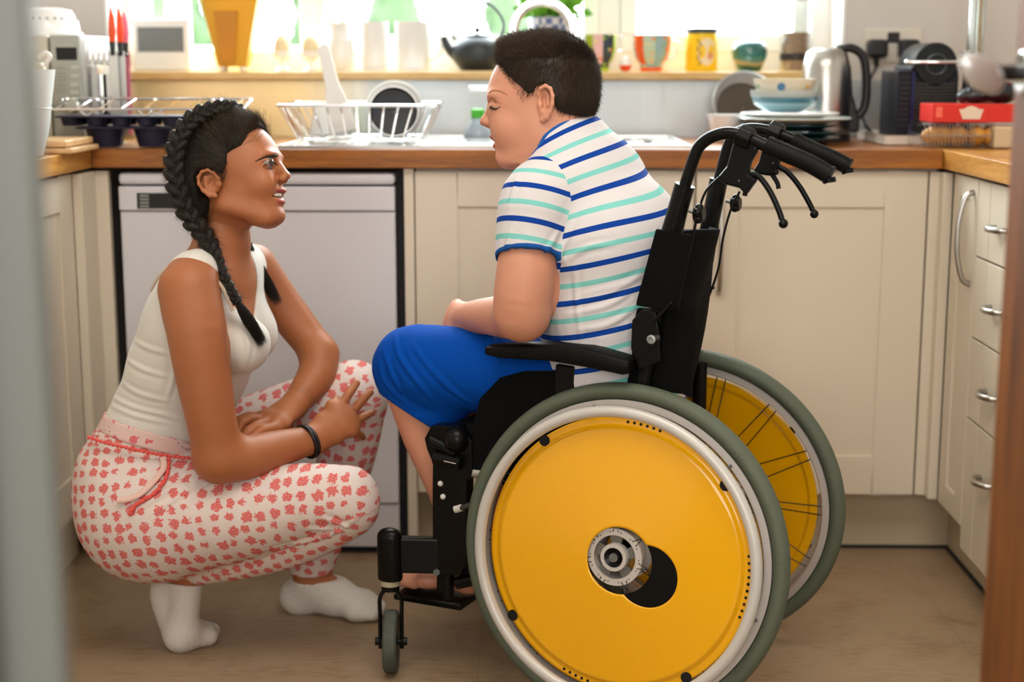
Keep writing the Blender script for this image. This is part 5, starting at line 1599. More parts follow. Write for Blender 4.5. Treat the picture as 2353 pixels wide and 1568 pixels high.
Va, Fa = braid(bp_n, [(0, .010), (.2, .016), (.5, .019), (.72, .0165), (1, .0095)], 'braid', -_fw)
br1 = link_mesh('braid', Va, Fa, M_BRAID, girl)
Na = vnormals(Va, Fa)
Vf, Ff = braid(bp_f, [(0, .009), (.3, .015), (.7, .014), (1, .010)], 'braid', -_fw)
br2 = link_mesh('braid', Vf, Ff, M_BRAID, girl)
t = MB(); t.torus(bp_n[-1], bp_n[-1] - bp_n[-2], .0062, .003, 20, 10); t.build('hair_tie', M_LASH, br1)
t = MB(); t.torus(bp_f[-1], G(600, 630, 2.80) - bp_f[-1], .0062, .003, 20, 10); t.build('hair_tie', M_LASH, br2)


def tail(a, b_, n, r0, r1, name, sag=.0):
    ab = b_ - a; L_ = np.linalg.norm(ab); x, y, z = frame(ab); out = []
    ang = RNG.uniform(0, 6.283, n); rad = np.sqrt(RNG.uniform(0, 1, n)); ln = RNG.uniform(.55, 1.08, n)
    for i in range(7):
        t = i / 6; w = (r0 + (r1 - r0) * math.sin(min(1, t * 1.3) * 1.57)) * (1 - .25 * t)
        out.append(a + ab * (t * ln)[:, None] + (x * np.cos(ang)[:, None] + y * np.sin(ang)[:, None]) * (rad * w)[:, None] + RNG.normal(0, .0016 * t, (n, 3)))
    return hair(name, a, np.stack(out, 1), .00022, .00008, M_HG, girl)


tail(bp_n[-1], G(602, 786, 2.600), 1500, .0045, .012, 'braid_end')
tail(bp_f[-1], G(636, 692, 2.80), 1200, .0045, .013, 'braid_end')
pa_ = np.array(spline(bp_n[:10], 6))
def flow_g(P):
    d2 = ((P[:, None, :] - pa_[None]) ** 2).sum(2); j = d2.argmin(1); j = np.minimum(j + 3, len(pa_) - 1)
    return pa_[j] - P
strands(Vc, Nc, np.ones(len(Vc), bool), flow_g, 16000, .034, 6, .0018, .0010, .00014, .00008, M_HG, girl, RNG, 'combed_hair', jitter=.07)
strands(Va, Na, np.ones(len(Va), bool), lambda P: np.roll(P, 1, 0) * 0 + (pa_[((P[:, None, :] - pa_[None]) ** 2).sum(2).argmin(1).clip(0, len(pa_) - 2) + 1] - pa_[((P[:, None, :] - pa_[None]) ** 2).sum(2).argmin(1).clip(0, len(pa_) - 2)]), 5000, .016, 5, .0012, .0008, .00012, .00007, M_HG, girl, RNG, 'braid_strands', jitter=.35)
px_ = GH.cx + ((Vc - GH.O) @ GH.X * GH.c) / GH.s; py_ = GH.cy - ((Vc - GH.O) @ GH.U) / GH.s
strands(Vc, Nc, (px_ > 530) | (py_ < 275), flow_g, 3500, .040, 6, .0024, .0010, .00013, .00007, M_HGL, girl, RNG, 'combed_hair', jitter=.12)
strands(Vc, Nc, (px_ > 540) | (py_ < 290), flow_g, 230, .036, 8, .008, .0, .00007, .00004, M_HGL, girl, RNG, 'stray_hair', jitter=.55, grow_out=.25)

# ------------------------------------------------------------------ vest top
M_TOP = mat('off_white_rib_cotton', srgb('#dbd8d0'), .85, noise=.03, nscale=200, bump=.5, bscale=18, spec=.15, sheen=.2)
top = grow(tk, .0045)
top[-3:] = grow(tk[-3:], .004)
wp = G(340, 975, 2.60); wn = (G(440, 1003, 2.6) - G(238, 945, 2.6)); wn = np.cross(wn, _fw); wn = wn / np.linalg.norm(wn)
if wn @ _up > 0: wn = -wn
arm_hole = cut([seg(G(452, 690, 2.54), G(418, 655, 2.50), .067, .064), seg(G(440, 700, 2.53), G(470, 800, 2.50), .060, .050)], k=.002)
arm_hole2 = cut([seg(G(598, 640, 2.87), G(640, 600, 2.97), .050, .070), seg(G(600, 650, 2.88), G(640, 740, 2.93), .050, .05)], k=.002)
neck_hole = cut([seg(G(505, 580, 2.70), G(516, 640, 2.695), .070, .066), seg(G(520, 640, 2.69), G(600, 735, 2.665), .064, .022), seg(G(470, 560, 2.72), G(450, 600, 2.72), .052, .045)], k=.002)
inn = cut(grow(tk, -.002), k=.001)
lo, hi = bounds(top, .012)
Vt, Ft = organic(top + [half(wp + wn * .03, wn), arm_hole, arm_hole2, neck_hole, inn], [(lo, hi, .0026)], 2)
Nt = vnormals(Vt, Ft)
Vt = px_folds(Vt, Nt, [[(245, 905), (300, 935), (380, 955), (425, 968)], [(240, 925), (310, 955), (400, 975)], [(262, 870), (320, 905), (400, 925)], [(280, 820), (330, 850), (400, 870)], [(300, 780), (340, 800), (390, 815)], [(395, 800), (400, 860), (380, 930)], [(560, 760), (572, 800), (560, 850)]], .0022, .0045)
if 0: Vt = folds(Vt, Nt, [(G(240, 900, 2.62), G(420, 960, 2.60)), (G(250, 925, 2.62), G(440, 985, 2.60)), (G(268, 850, 2.62), G(400, 880, 2.60)), (G(285, 800, 2.62), G(380, 850, 2.6)), (G(500, 870, 2.62), G(430, 960, 2.6))], .0042, .006)
link_mesh('vest_top', Vt, Ft, M_TOP, girl)
t = MB(); t.tube(spline([G(346, 668, 2.585), G(368, 632, 2.575), G(398, 610, 2.575), G(440, 606, 2.58), G(480, 628, 2.585), G(512, 662, 2.585), G(535, 715, 2.585)], 8), .0032, 10, flat=.6)
t.build('bra_strap', mat('beige_strap', srgb('#bfae9a'), .6), girl)

# ------------------------------------------------------------------ floral trousers
def floral(name, ground, flower, scale, thr):
    m, nt, b, N, L = nodes(name)
    at_ = N('ShaderNodeAttribute'); at_.attribute_name = 'cloth'
    sx = N('ShaderNodeMapping'); sx.inputs['Scale'].default_value = (scale, scale, 1); L(at_.outputs['Vector'], sx.inputs[0])
    ns = N('ShaderNodeTexNoise'); ns.inputs['Scale'].default_value = 4.2; ns.inputs['Detail'].default_value = 5; L(sx.outputs[0], ns.inputs['Vector'])
    sb = N('ShaderNodeVectorMath', operation='SUBTRACT'); L(ns.outputs['Color'], sb.inputs[0]); sb.inputs[1].default_value = (.5, .5, .5)
    sc = N('ShaderNodeVectorMath', operation='SCALE'); sc.inputs['Scale'].default_value = .75; L(sb.outputs[0], sc.inputs[0])
    ad = N('ShaderNodeVectorMath', operation='ADD'); L(sx.outputs[0], ad.inputs[0]); L(sc.outputs[0], ad.inputs[1])
    vo = N('ShaderNodeTexVoronoi', voronoi_dimensions='2D'); vo.inputs['Randomness'].default_value = .35; vo.inputs['Scale'].default_value = 1; L(ad.outputs[0], vo.inputs['Vector'])
    # size varies from flower to flower
    sz = N('ShaderNodeSeparateColor'); L(vo.outputs['Color'], sz.inputs[0])
    mr = N('ShaderNodeMapRange'); mr.inputs['To Min'].default_value = thr * .72; mr.inputs['To Max'].default_value = thr * 1.15; L(sz.outputs[0], mr.inputs['Value'])
    sub = N('ShaderNodeMath', operation='SUBTRACT'); L(mr.outputs[0], sub.inputs[0]); L(vo.outputs['Distance'], sub.inputs[1])
    st = N('ShaderNodeMath', operation='MULTIPLY'); st.inputs[1].default_value = 22; st.use_clamp = True; L(sub.outputs[0], st.inputs[0])
    # pale veins inside the blossoms
    v2 = N('ShaderNodeTexVoronoi', voronoi_dimensions='2D', feature='DISTANCE_TO_EDGE'); v2.inputs['Scale'].default_value = 5.5; L(sx.outputs[0], v2.inputs['Vector'])
    vr = N('ShaderNodeMapRange'); vr.inputs['From Min'].default_value = .02; vr.inputs['From Max'].default_value = .09; vr.inputs['To Min'].default_value = .45; L(v2.outputs['Distance'], vr.inputs['Value'])
    mu = N('ShaderNodeMath', operation='MULTIPLY'); L(st.outputs[0], mu.inputs[0]); L(vr.outputs[0], mu.inputs[1])
    mx = N('ShaderNodeMix', data_type='RGBA'); L(mu.outputs[0], mx.inputs['Factor']); mx.inputs['A'].default_value = ground + (1,); mx.inputs['B'].default_value = flower + (1,)
    L(mx.outputs['Result'], b.inputs['Base Color']); b.inputs['Roughness'].default_value = .8; b.inputs['Specular IOR Level'].default_value = .2
    return m


M_FLOR = floral('pink_floral_jersey', srgb('#ddcfc8'), srgb('#d5605b'), 40, .365)
M_BAND = floral('pink_line_print', srgb('#e0c3bb'), srgb('#d8606a'), 30, .22)
legs = [leg1, shin1, leg2, shin2]
pants = grow(bum, .006) + grow(tk[:1], .009)
legpants = grow(leg1 + leg2, .006) + [
    clipped(grow(shin1, .006), [(G(448, 1322, 2.69), (G(455, 1300, 2.69) - G(580, 1266, 2.665)))], k=.016),
    clipped(grow(shin2, .005), [(G(714, 1314, 2.878), -CZ)], k=.02)]
wl = G(330, 1030, 2.60)
Vp, Fp = organic([clipped(pants, [(wl + wn * -.012, -wn)])] + legpants + [cut(grow(tk[:2], -.004) + grow(foot1 + foot2, .001), k=.001)], [(*bounds(pants + legpants, .012), .0034)], 2)
Np = vnormals(Vp, Fp)
Vp = px_folds(Vp, Np, [[(320, 1170), (380, 1130), (450, 1090)], [(345, 1185), (420, 1135), (500, 1085)], [(560, 1300), (660, 1260), (760, 1230), (830, 1185)], [(600, 1270), (700, 1245), (800, 1215)], [(700, 1215), (760, 1218), (800, 1225)], [(740, 1190), (780, 1205), (810, 1215)], [(390, 1080), (420, 1110), (440, 1150)], [(560, 1100), (500, 1110), (430, 1150)]], .0030, .0045)
if 0: Vp = folds(Vp, Np, [(G(330, 1160, 2.52), G(470, 1085, 2.52)), (G(560, 1290, 2.58), G(800, 1215, 2.56)), (G(620, 1250, 2.56), G(790, 1225, 2.56)), (G(740, 1240, 2.56), G(810, 1190, 2.56)), (G(380, 1120, 2.5), G(500, 1060, 2.52))], .0035, .006)
po = link_mesh('trousers', Vp, Fp, M_FLOR, girl)
pidx = []; uvs = []
for ci, c in enumerate([leg1 + bum[:1], shin1, leg2, shin2]):
    pidx.append(cut(c)['fn'](Vp))
pidx = np.argmin(np.stack(pidx), 0)
uv = np.zeros((len(Vp), 3))
for ci, (a, b_) in enumerate([(G(300, 1190, 2.66), G(800, 1150, 2.60)), (G(800, 1168, 2.61), G(455, 1300, 2.69)), (G(430, 1075, 2.81), G(813, 902, 2.86)), (G(816, 930, 2.86), G(718, 1290, 2.878))]):
    m_ = pidx == ci; T = (b_ - a) / np.linalg.norm(b_ - a); U = -_fw - T * (-_fw @ T); U /= np.linalg.norm(U); W_ = np.cross(T, U)
    q = Vp[m_] - a; Rm = np.percentile(np.abs(q @ W_), 97) * 1.12; v_ = Rm * np.arcsin(np.clip((q @ W_) / Rm, -1, 1)); back = (q @ U) < 0
    uv[m_, 0] = q @ T + ci * .37; uv[m_, 1] = np.where(back, v_ + .9, v_) + ci * .11
vattr(po, 'cloth', uv)
band = grow(tk[:2], .0085) + grow(bum[1:], .0035)
Vb_, Fb_ = organic(band + [half(wl, wn), half(wp + wn * .012, -wn), cut(grow(tk[:2], .0045), k=.001)], [(*bounds(band, .01), .003)], 1)
wb_ = link_mesh('waistband', Vb_, Fb_, M_BAND, girl)
q = Vb_ - G(340, 980, 2.73); vattr(wb_, 'cloth', np.stack([np.arctan2(q @ FD, q @ -SD) * .12, q[:, 2], 0 * q[:, 2]], 1))
# pompom braid below the waistband and down the pocket, and the tie
M_CORAL = mat('coral_trim', srgb('#e0574f'), .7)
def on_body(pts, prims, off):
    """push picture points onto the near side of a body surface"""
    f = cut(prims)['fn']; out = []
    for x, y in pts:
        d0 = ray(x, y); t = 2.0 / d0[1]
        for _ in range(60):
            p = EYE + d0 * t; d = float(f(p[None])[0]) - off
            if d < .0005: break
            t += d * .8 / np.linalg.norm(d0)
        out.append(EYE + d0 * t)
    return out
allp = pants + legpants + band
tr1 = on_body([tuple(v) for v in spline([np.array(p) for p in [(204, 1006), (250, 1020), (300, 1031), (350, 1042), (400, 1050), (452, 1054)]], 5)], allp, .003)
pb = MB()
for i, p in enumerate(tr1): pb.ball(p, .0036, 10, 7)
pb.tube(tr1, .0022, 8); po2 = pb.build('pompom_trim', M_CORAL, girl)
tr2 = on_body([tuple(v) for v in spline([np.array(p) for p in [(388, 1056), (386, 1080), (378, 1105), (360, 1128), (334, 1148), (312, 1160), (300, 1180)]], 5)], allp, .003)
pb = MB()
for i, p in enumerate(tr2): pb.ball(p + RNG.normal(0, .0006, 3), .0040, 10, 7)
pb.tube(tr2, .0022, 8); pb.build('pocket_trim', M_CORAL, girl)
tr3 = on_body([tuple(v) for v in spline([np.array(p) for p in [(374, 1050), (376, 1075), (360, 1098), (340, 1120), (318, 1138), (292, 1148), (270, 1150)]], 5)], allp, .005)
pb = MB(); pb.tube(tr3, .0058, 10, flat=.6); pb.build('waist_tie', mat('pale_pink_tie', srgb('#e2bdb2'), .8), girl)

# ------------------------------------------------------------------ socks, bracelet
M_SOCK = mat('white_knit_sock', srgb('#d9d4cc'), .9, noise=.05, nscale=180, bump=.8, bscale=160, spec=.1)
s1 = grow(foot1, .0015)
Vk, Fk = organic([clipped(s1, [(G(385, 1334, 2.70), _up * .95 + _rt * .1)])] , [(*bounds(s1, .01), .0024)], 2)
link_mesh('sock', Vk, Fk, M_SOCK, girl)
s2 = grow(foot2, .0015)
Vk, Fk = organic([clipped(s2, [(G(716, 1328, 2.878), CZ)])], [(*bounds(s2, .01), .0024)], 2)
link_mesh('sock', Vk, Fk, M_SOCK, girl)
fa = G(722, 1010, 2.69) - G(645, 1030, 2.64); bc = G(706, 1015, 2.680)
t = MB(); t.torus(bc - fa / np.linalg.norm(fa) * .002, fa + _up * .012, .0305, .0040, 48, 12); t.torus(bc + fa / np.linalg.norm(fa) * .004, fa + _up * .012, .0300, .0032, 48, 12)
t.build('wrist_hair_tie', mat('black_elastic', (.008, .007, .007), .3), girl)
# ------------------------------------------------------------------ things on the window board and worktops
CT = .9105            # worktop surface
SZ = 1.0715           # window board surface
SY = 3.895            # middle of the window board
XR_ = np.array([1.0, 0, 0]); YR_ = np.array([0, 1.0, 0])


def base(px, y, z):
    return np.array([atY(px, 160, y)[0], y, z])


def zof(py, y, px=1176): return atY(px, py, y)[2]


def wof(px0, px1, y): return abs(atY(px1, 160, y)[0] - atY(px0, 160, y)[0])


def put(name, mb, m, label, cat, loc, group=None, **k):
    o = mb.build(name, m, loc=loc, **k); return tag(o, label, cat, group)


M_CAST = mat('cast_iron_teapot', srgb('#33373a'), .38, .3, bump=.3, bscale=300)
M_YV = mat('yellow_translucent_plastic', srgb('#f6bd2e'), .5, trans=.4)
M_NAVY = mat('dark_navy_plastic', (.004, .005, .013), .4, spec=.3)
M_NAVYB = mat('navy_bakeware', (.012, .012, .035), .5)
M_ORANGE = mat('orange_plastic', srgb('#f2531b'), .35)
M_PINK = mat('pink_plastic', srgb('#ef7f9b'), .35)
M_GREENC = mat('bright_green_plastic', srgb('#5fcf4a'), .35)
M_TEAL = mat('teal_glaze', srgb('#2f7d78'), .2, coat=.6, noise=.35, nscale=18)
M_BLUEB = mat('pale_blue_glaze', srgb('#8fb3c4'), .2, coat=.5)
M_DTEAL = mat('dark_teal_plate', srgb('#123b42'), .25, coat=.4)

# teapot
b0 = base(1097, SY, SZ); t0 = thing('teapot', 'squat black cast iron teapot with hoop handle on the window board', 'teapot', b0)
h = zof(80, SY) - SZ; R_ = wof(1038, 1156, SY) / 2
t = MB(); t.lathe([(.001, .002), (R_ * .62, .002), (R_ * .70, .006), (R_ * .95, h * .30), (R_, h * .48), (R_ * .92, h * .70), (R_ * .72, h * .86), (R_ * .5, h * .93), (R_ * .5, h * .96)], b0, n=56); t.build('pot_body', M_CAST, t0)
t = MB(); t.lathe([(R_ * .54, h * .94), (R_ * .5, h * .985), (R_ * .2, h * 1.03), (.001, h * 1.04)], b0, n=40); t.ball(b0 + CZ * h * 1.13, .0085, 16, 10); t.cyl(b0 + CZ * h * 1.02, b0 + CZ * h * 1.1, .003); t.build('lid', M_CAST, t0)
t = MB(); t.tube(spline([b0 + CZ * h * .42 - XR_ * R_ * .8, b0 + CZ * h * .62 - XR_ * R_ * 1.1, b0 + CZ * h * .95 - XR_ * R_ * 1.32], 6), np.linspace(.015, .0085, 13), 16); t.build('spout', M_CAST, t0)
t = MB(); hh_ = zof(4, SY) - SZ
t.tube(spline([b0 + CZ * h * .86 - XR_ * R_ * .86, b0 + CZ * (h * .95 + .4 * (hh_ - h)) - XR_ * R_ * 1.03, b0 + CZ * (h + .86 * (hh_ - h)) - XR_ * R_ * .62, b0 + CZ * hh_, b0 + CZ * (h + .86 * (hh_ - h)) + XR_ * R_ * .62, b0 + CZ * (h * .95 + .4 * (hh_ - h)) + XR_ * R_ * 1.03, b0 + CZ * h * .86 + XR_ * R_ * .86], 8), .0042, 10); t.build('handle', M_CAST, t0)

# yellow vase, square and flaring, on small feet
b0 = base(538, SY, SZ); t0 = thing('planter', 'tall flared yellow planter standing on the window board', 'planter', b0)
t = MB(); H_ = .30; w0, w1 = .036, .098
for (z, w, y_) in ((.012, w0, .035), (H_, w1, .06)): pass
V = [(b0[0] + s * w * .5 * 1.0, b0[1] + q * d, SZ + z) for z, w, d in ((.012, w0 * 2, .030), (H_, w1 * 2, .045)) for s, q in ((-1, -1), (1, -1), (1, 1), (-1, 1))]
t.add(V, [(3, 2, 1, 0), (0, 1, 5, 4), (1, 2, 6, 5), (2, 3, 7, 6), (3, 0, 4, 7)])
o_ = t.build('planter_body', M_YV, t0, smooth=0); o_.modifiers.new('s', 'SOLIDIFY').thickness = .006; bevel(o_, .006, 3)
t = MB()
V = [(b0[0] - .008 + s * w, b0[1] + d, SZ + z) for z, w, d in ((.022, .018, -.034), (.150, .030, -.0405)) for s in (-1, 1)]
V += [(x, y - .004, z) for x, y, z in V]
t.add(V, [(0, 1, 3, 2), (4, 6, 7, 5), (0, 4, 5, 1), (2, 3, 7, 6), (0, 2, 6, 4), (1, 5, 7, 3)]); t.build('front_panel', mat('amber_ceramic', srgb('#c98410'), .3), t0, smooth=0, bev=.002)
t = MB()
for s in (-1, 1):
    for q in (-1, 1): t.ball(b0 + np.array([s * .026, q * .02, .008]), .009, 14, 8)
t.build('feet', M_WGLOSS, t0)

# small white set with a grey screen
b0 = base(376, SY + .01, SZ); t0 = thing('digital_photo_frame', 'small white digital frame with a plain grey screen on the window board', 'photo frame', b0)
x0, x1 = -wof(311, 376, SY), wof(376, 440, SY); z1 = zof(43, SY) - SZ
t = MB(); t.box(b0[0] + x0, b0[0] + x1, b0[1] - .012, b0[1] + .02, SZ + .001, SZ + z1); t.build('casing', M_UPVC, t0, smooth=0, bev=.006)
t = MB(); t.box(b0[0] - wof(322, 376, SY), b0[0] + wof(376, 427, SY), b0[1] - .0135, b0[1] - .011, zof(119, SY), zof(62, SY)); t.build('screen', mat('grey_screen', srgb('#767b7d'), .4), t0, smooth=0)

# eggs in white cups, white jug, two white mugs
for i, (x, gl) in enumerate(((650, 'brown egg in a white egg cup nearer the yellow planter'), (714, 'brown egg in a white egg cup nearer the white jug'))):
    b0 = base(x, SY, SZ); t0 = thing('egg_cup', gl, 'egg cup', b0, 'egg cups on the window board')
    t = MB(); t.lathe([(.001, .001), (.019, .001), (.020, .004), (.007, .012), (.006, .022), (.012, .028), (.022, .036), (.0245, .052), (.0225, .052), (.019, .038), (.001, .032)], b0, n=36); t.build('cup', M_WGLOSS, t0)
    t = MB(); t.lathe([(.001, .030), (.012, .033), (.020, .044), (.0225, .058), (.020, .075), (.012, .089), (.001, .094)], b0, n=30); t.build('egg', mat('brown_eggshell', srgb('#e8d7b0'), .6), t0)
b0 = base(785, SY + .02, SZ); t0 = thing('jug', 'plain white jug beside the egg cups on the window board', 'jug', b0)
t = MB(); t.lathe([(.001, .001), (.028, .001), (.036, .02), (.038, .05), (.030, .085), (.027, .105), (.032, .122), (.030, .122), (.025, .105), (.027, .086), (.034, .05), (.001, .006)], b0, n=40); t.build('jug_body', M_WGLOSS, t0)
t = MB(); t.tube(spline([b0 + [-.028, 0, .11], b0 + [-.052, 0, .10], b0 + [-.056, 0, .06], b0 + [-.036, 0, .03]], 6), .0045, 10); t.build('handle', M_WGLOSS, t0)
for i, (x0, x1, lab, hs_) in enumerate(((832, 893, 'white mug on the window board, directly beside the jug', -1), (910, 992, 'wide white mug on the window board, beside the teapot', 1))):
    xc = (x0 + x1) / 2; b0 = base(xc, SY, SZ); w = wof(x0, x1, SY) / 2; hz_ = zof(50, SY) - SZ
    t0 = thing('mug', lab, 'mug', b0, 'white mugs on the window board')
    t = MB(); t.lathe([(.001, .001), (w * .86, .001), (w * .9, .006), (w, hz_), (w - .003, hz_), (w * .86, .008), (.001, .006)], b0, n=40); t.build('mug_body', M_WGLOSS, t0)
    t = MB(); t.tube(spline([b0 + [hs_ * w * .95, 0, hz_ * .82], b0 + [hs_ * (w + .022), 0, hz_ * .72], b0 + [hs_ * (w + .022), 0, hz_ * .4], b0 + [hs_ * w * .9, 0, hz_ * .25]], 6), .004, 10); t.build('handle', M_WGLOSS, t0)
b0 = base(950, SY - .03, SZ); t = MB(); t.box(b0[0] - .17, b0[0] + .085, SY - .07, SY - .045, SZ, SZ + .004)
put('paper', t, M_UPVC, 'flat white card lying along the window board edge', 'card', b0, smooth=0)

# potted plant
b0 = base(1268, SY + .03, SZ); t0 = thing('potted_plant', 'leafy green plant in a blue and white pot behind the tap', 'plant', b0)
m, nt, b, N, L = nodes('blue_white_check'); tc = N('ShaderNodeTexCoord'); ck = N('ShaderNodeTexChecker'); ck.inputs['Scale'].default_value = 60; ck.inputs['Color1'].default_value = srgb('#e4e6ee') + (1,); ck.inputs['Color2'].default_value = srgb('#5b74a8') + (1,)
L(tc.outputs['Object'], ck.inputs['Vector']); L(ck.outputs[0], b.inputs['Base Color']); b.inputs['Roughness'].default_value = .3
w = wof(1218, 1322, SY) / 2; hz_ = zof(42, SY) - SZ
t = MB(); t.lathe([(.001, .001), (w * .72, .001), (w, hz_), (w * 1.04, hz_ + .004), (w * .94, hz_ + .004), (w * .9, hz_ - .012), (.001, hz_ - .014)], b0, n=40); t.build('pot', m, t0)
M_LEAF = mat('fresh_leaf', srgb('#6fae2c'), .5, noise=.25, nscale=30)
rg = np.random.default_rng(5); t = MB(); ts = MB()
for i in range(110):
    a = rg.uniform(0, 6.283); e = rg.uniform(.25, 1.3); ln = rg.uniform(.03, .105); d = np.array([math.cos(a) * math.sin(e), .5 * math.sin(a) * math.sin(e), math.cos(e)])
    p0 = b0 + CZ * (hz_ - .01) + rg.normal(0, .012, 3) * [1, 1, 0]; p1 = p0 + d * ln
    ts.tube([p0, (p0 + p1) / 2 + CZ * .006, p1], .0012, 5)
    for q in range(3):
        dd_ = d + rg.normal(0, .6, 3); dd_ /= np.linalg.norm(dd_); x, y, z = frame(dd_); L_ = rg.uniform(.022, .036); c_ = p1 - d * ln * .25 * q
        t.add([c_, c_ + dd_ * L_ * .45 + x * L_ * .32 + y * .003, c_ + dd_ * L_, c_ + dd_ * L_ * .45 - x * L_ * .32 + y * .003], [(0, 1, 2, 3)])
fo = t.build('foliage', M_LEAF, t0, smooth=0); ts.build('stems', M_LEAF, t0)


def paint(name, ground, spots, scale=75):
    """painted pottery: voronoi flowers in several colours"""
    m, nt, b, N, L = nodes(name); tc = N('ShaderNodeTexCoord'); v = N('ShaderNodeTexVoronoi'); v.inputs['Scale'].default_value = scale; L(tc.outputs['Object'], v.inputs['Vector'])
    cr = N('ShaderNodeValToRGB'); cr.color_ramp.interpolation = 'CONSTANT'; s_ = N('ShaderNodeSeparateColor'); L(v.outputs['Color'], s_.inputs[0]); L(s_.outputs[0], cr.inputs[0])
    e = cr.color_ramp.elements; e[0].color = spots[0] + (1,); e[1].position = 1 / len(spots); e[1].color = spots[1] + (1,)
    for i in range(2, len(spots)): q = e.new(i / len(spots)); q.color = spots[i] + (1,)
    lt = N('ShaderNodeMath', operation='LESS_THAN'); lt.inputs[1].default_value = .34; L(v.outputs['Distance'], lt.inputs[0])
    mx = N('ShaderNodeMix', data_type='RGBA'); L(lt.outputs[0], mx.inputs['Factor']); mx.inputs['A'].default_value = ground + (1,); L(cr.outputs[0], mx.inputs['B'])
    L(mx.outputs['Result'], b.inputs['Base Color']); b.inputs['Roughness'].default_value = .25; b.inputs['Coat Weight'].default_value = .5
    return m


def painted_mug(px0, px1, py_t, name_m, mats_, foot, label, hs_):
    xc = (px0 + px1) / 2; b0 = base(xc, SY, SZ); w = wof(px0, px1, SY) / 2; hz_ = zof(py_t, SY) - SZ
    t0 = thing('mug', label, 'mug', b0, 'painted mugs on the window board')
    t = MB(); prof = [(.001, .002), (w * .52, .002), (w * .55, .006), (w * .60, .018), (w * .82, hz_ * .35), (w * .96, hz_ * .62), (w, hz_), (w - .003, hz_), (w * .90, hz_ * .6), (w * .5, .024), (.001, .02)]
    n = 48; t.lathe(prof, b0, n=n); o = t.build('mug_body', mats_[0], t0)
    for q in mats_[1:]: o.data.materials.append(q)
    for p in o.data.polygons:
        c_ = p.center; a = math.atan2(c_.y, c_.x)
        k_ = int((a + math.pi + .35) / (2 * math.pi) * 9) % 3; p.material_index = min(k_, len(mats_) - 1) if c_.z > .018 else 0
    t = MB(); t.lathe([(.001, 0), (w * .56, 0), (w * .58, .006), (w * .56, .016), (.001, .016)], b0, n=36); t.build('foot', foot, t0)
    t = MB(); t.tube(spline([b0 + [hs_ * w * .97, .0, hz_ * .85], b0 + [hs_ * (w + .018), 0, hz_ * .74], b0 + [hs_ * (w + .012), 0, hz_ * .45], b0 + [hs_ * w * .82, 0, hz_ * .32]], 6), .0036, 10); t.build('handle', M_WGLOSS, t0)


fl = [srgb('#e8e27a'), srgb('#f0a04a'), srgb('#8fb83a'), srgb('#e36a5a')]
M_FD = paint('painted_dark', srgb('#1d3540'), fl); M_FG = mat('lime_glaze', srgb('#aac32a'), .25, coat=.5); M_FP = paint('painted_pink', srgb('#eec0c0'), fl)
M_FB = paint('painted_blue', srgb('#8fb3b6'), [srgb('#f2c9a0'), srgb('#e8743a'), srgb('#e9e2b0'), srgb('#7fa06a')]); M_OG = mat('orange_glaze', srgb('#ee5a1e'), .25, coat=.5); M_FC = paint('painted_cream', srgb('#bcd0b8'), [srgb('#f07a3a'), srgb('#e9d9a0'), srgb('#e8a05a')])
painted_mug(1342, 1416, 80, 'a', [M_FD, M_FG, M_FP], M_FG, 'painted mug, dark and lime green with flowers, beside the boy\'s head', -1)
painted_mug(1452, 1541, 80, 'b', [M_FB, M_OG, M_FC], M_OG, 'flared painted mug with pale blue flowers and an orange band', 1)
# egg timer
b0 = base(1437, SY - .03, SZ); t0 = thing('egg_timer', 'small orange and white egg-shaped timer between two painted mugs', 'timer', b0)
t = MB(); t.lathe([(.001, 0), (.009, .001), (.014, .008), (.0155, .016)], b0, n=28); t.build('timer_base', M_ORANGE, t0)
t = MB(); t.lathe([(.0155, .016), (.0148, .024), (.0095, .034), (.001, .038)], b0, n=28); t.build('timer_top', M_WGLOSS, t0)

# yellow tin with dark lid and printed oval
b0 = base(1611, SY, SZ); w = wof(1574, 1650, SY) / 2; hz_ = zof(74, SY) - SZ
t0 = thing('storage_tin', 'bright yellow tin with a dark lid and cream oval picture', 'tin', b0)
M_TIN = mat('yellow_tin', srgb('#f0c40a'), .35); t = MB(); t.lathe([(.001, 0), (w * .94, 0), (w * .96, .004), (w * .96, hz_ * .9), (w * .93, hz_)], b0, n=48); t.build('tin_body', M_TIN, t0)
t = MB(); t.lathe([(w * 1.0, hz_ - .003), (w * 1.0, hz_ + .007), (w * .96, hz_ + .009), (.001, hz_ + .009)], b0, n=48); t.build('lid', mat('dark_tin_lid', srgb('#2c3a3c'), .4), t0)
def wrap(poly, r, c, a0):
    """outline given as (arc length, height) wrapped round a cylinder of radius r"""
    return [c + np.array([r * math.sin(a0 + u / r), -r * math.cos(a0 + u / r), v]) for u, v in poly]
def label_patch(mb, cx, cz, ru, rv_, r, c, a0, n=28):
    V = [wrap([(cx, cz)], r, c, a0)[0]] + wrap([(cx + ru * math.cos(2 * math.pi * i / n), cz + rv_ * math.sin(2 * math.pi * i / n)) for i in range(n)], r, c, a0)
    mb.add(V, [(0, i + 1, (i + 1) % n + 1) for i in range(n)])
t = MB(); label_patch(t, .010, hz_ * .50, .024, .034, w * .96 + .0006, b0, 0); o_ = t.build('label', mat('cream_label', srgb('#e8d6b4'), .5), t0)
t = MB(); label_patch(t, .019, hz_ * .40, .008, .010, w * .96 + .0011, b0, 0); t.build('label_figure', mat('salmon_print', srgb('#dd9a70'), .5), o_)
t = MB(); rr = w * .96 + .0011
for i in range(11):
    z_ = hz_ * (.18 + .06 * i); label_patch(t, -.010 + .004 * math.sin(i * 1.7), z_, .0028, .0022, rr, b0, 0, 10)
t.build('label_border', mat('dark_print', srgb('#4d3b22'), .6), o_)

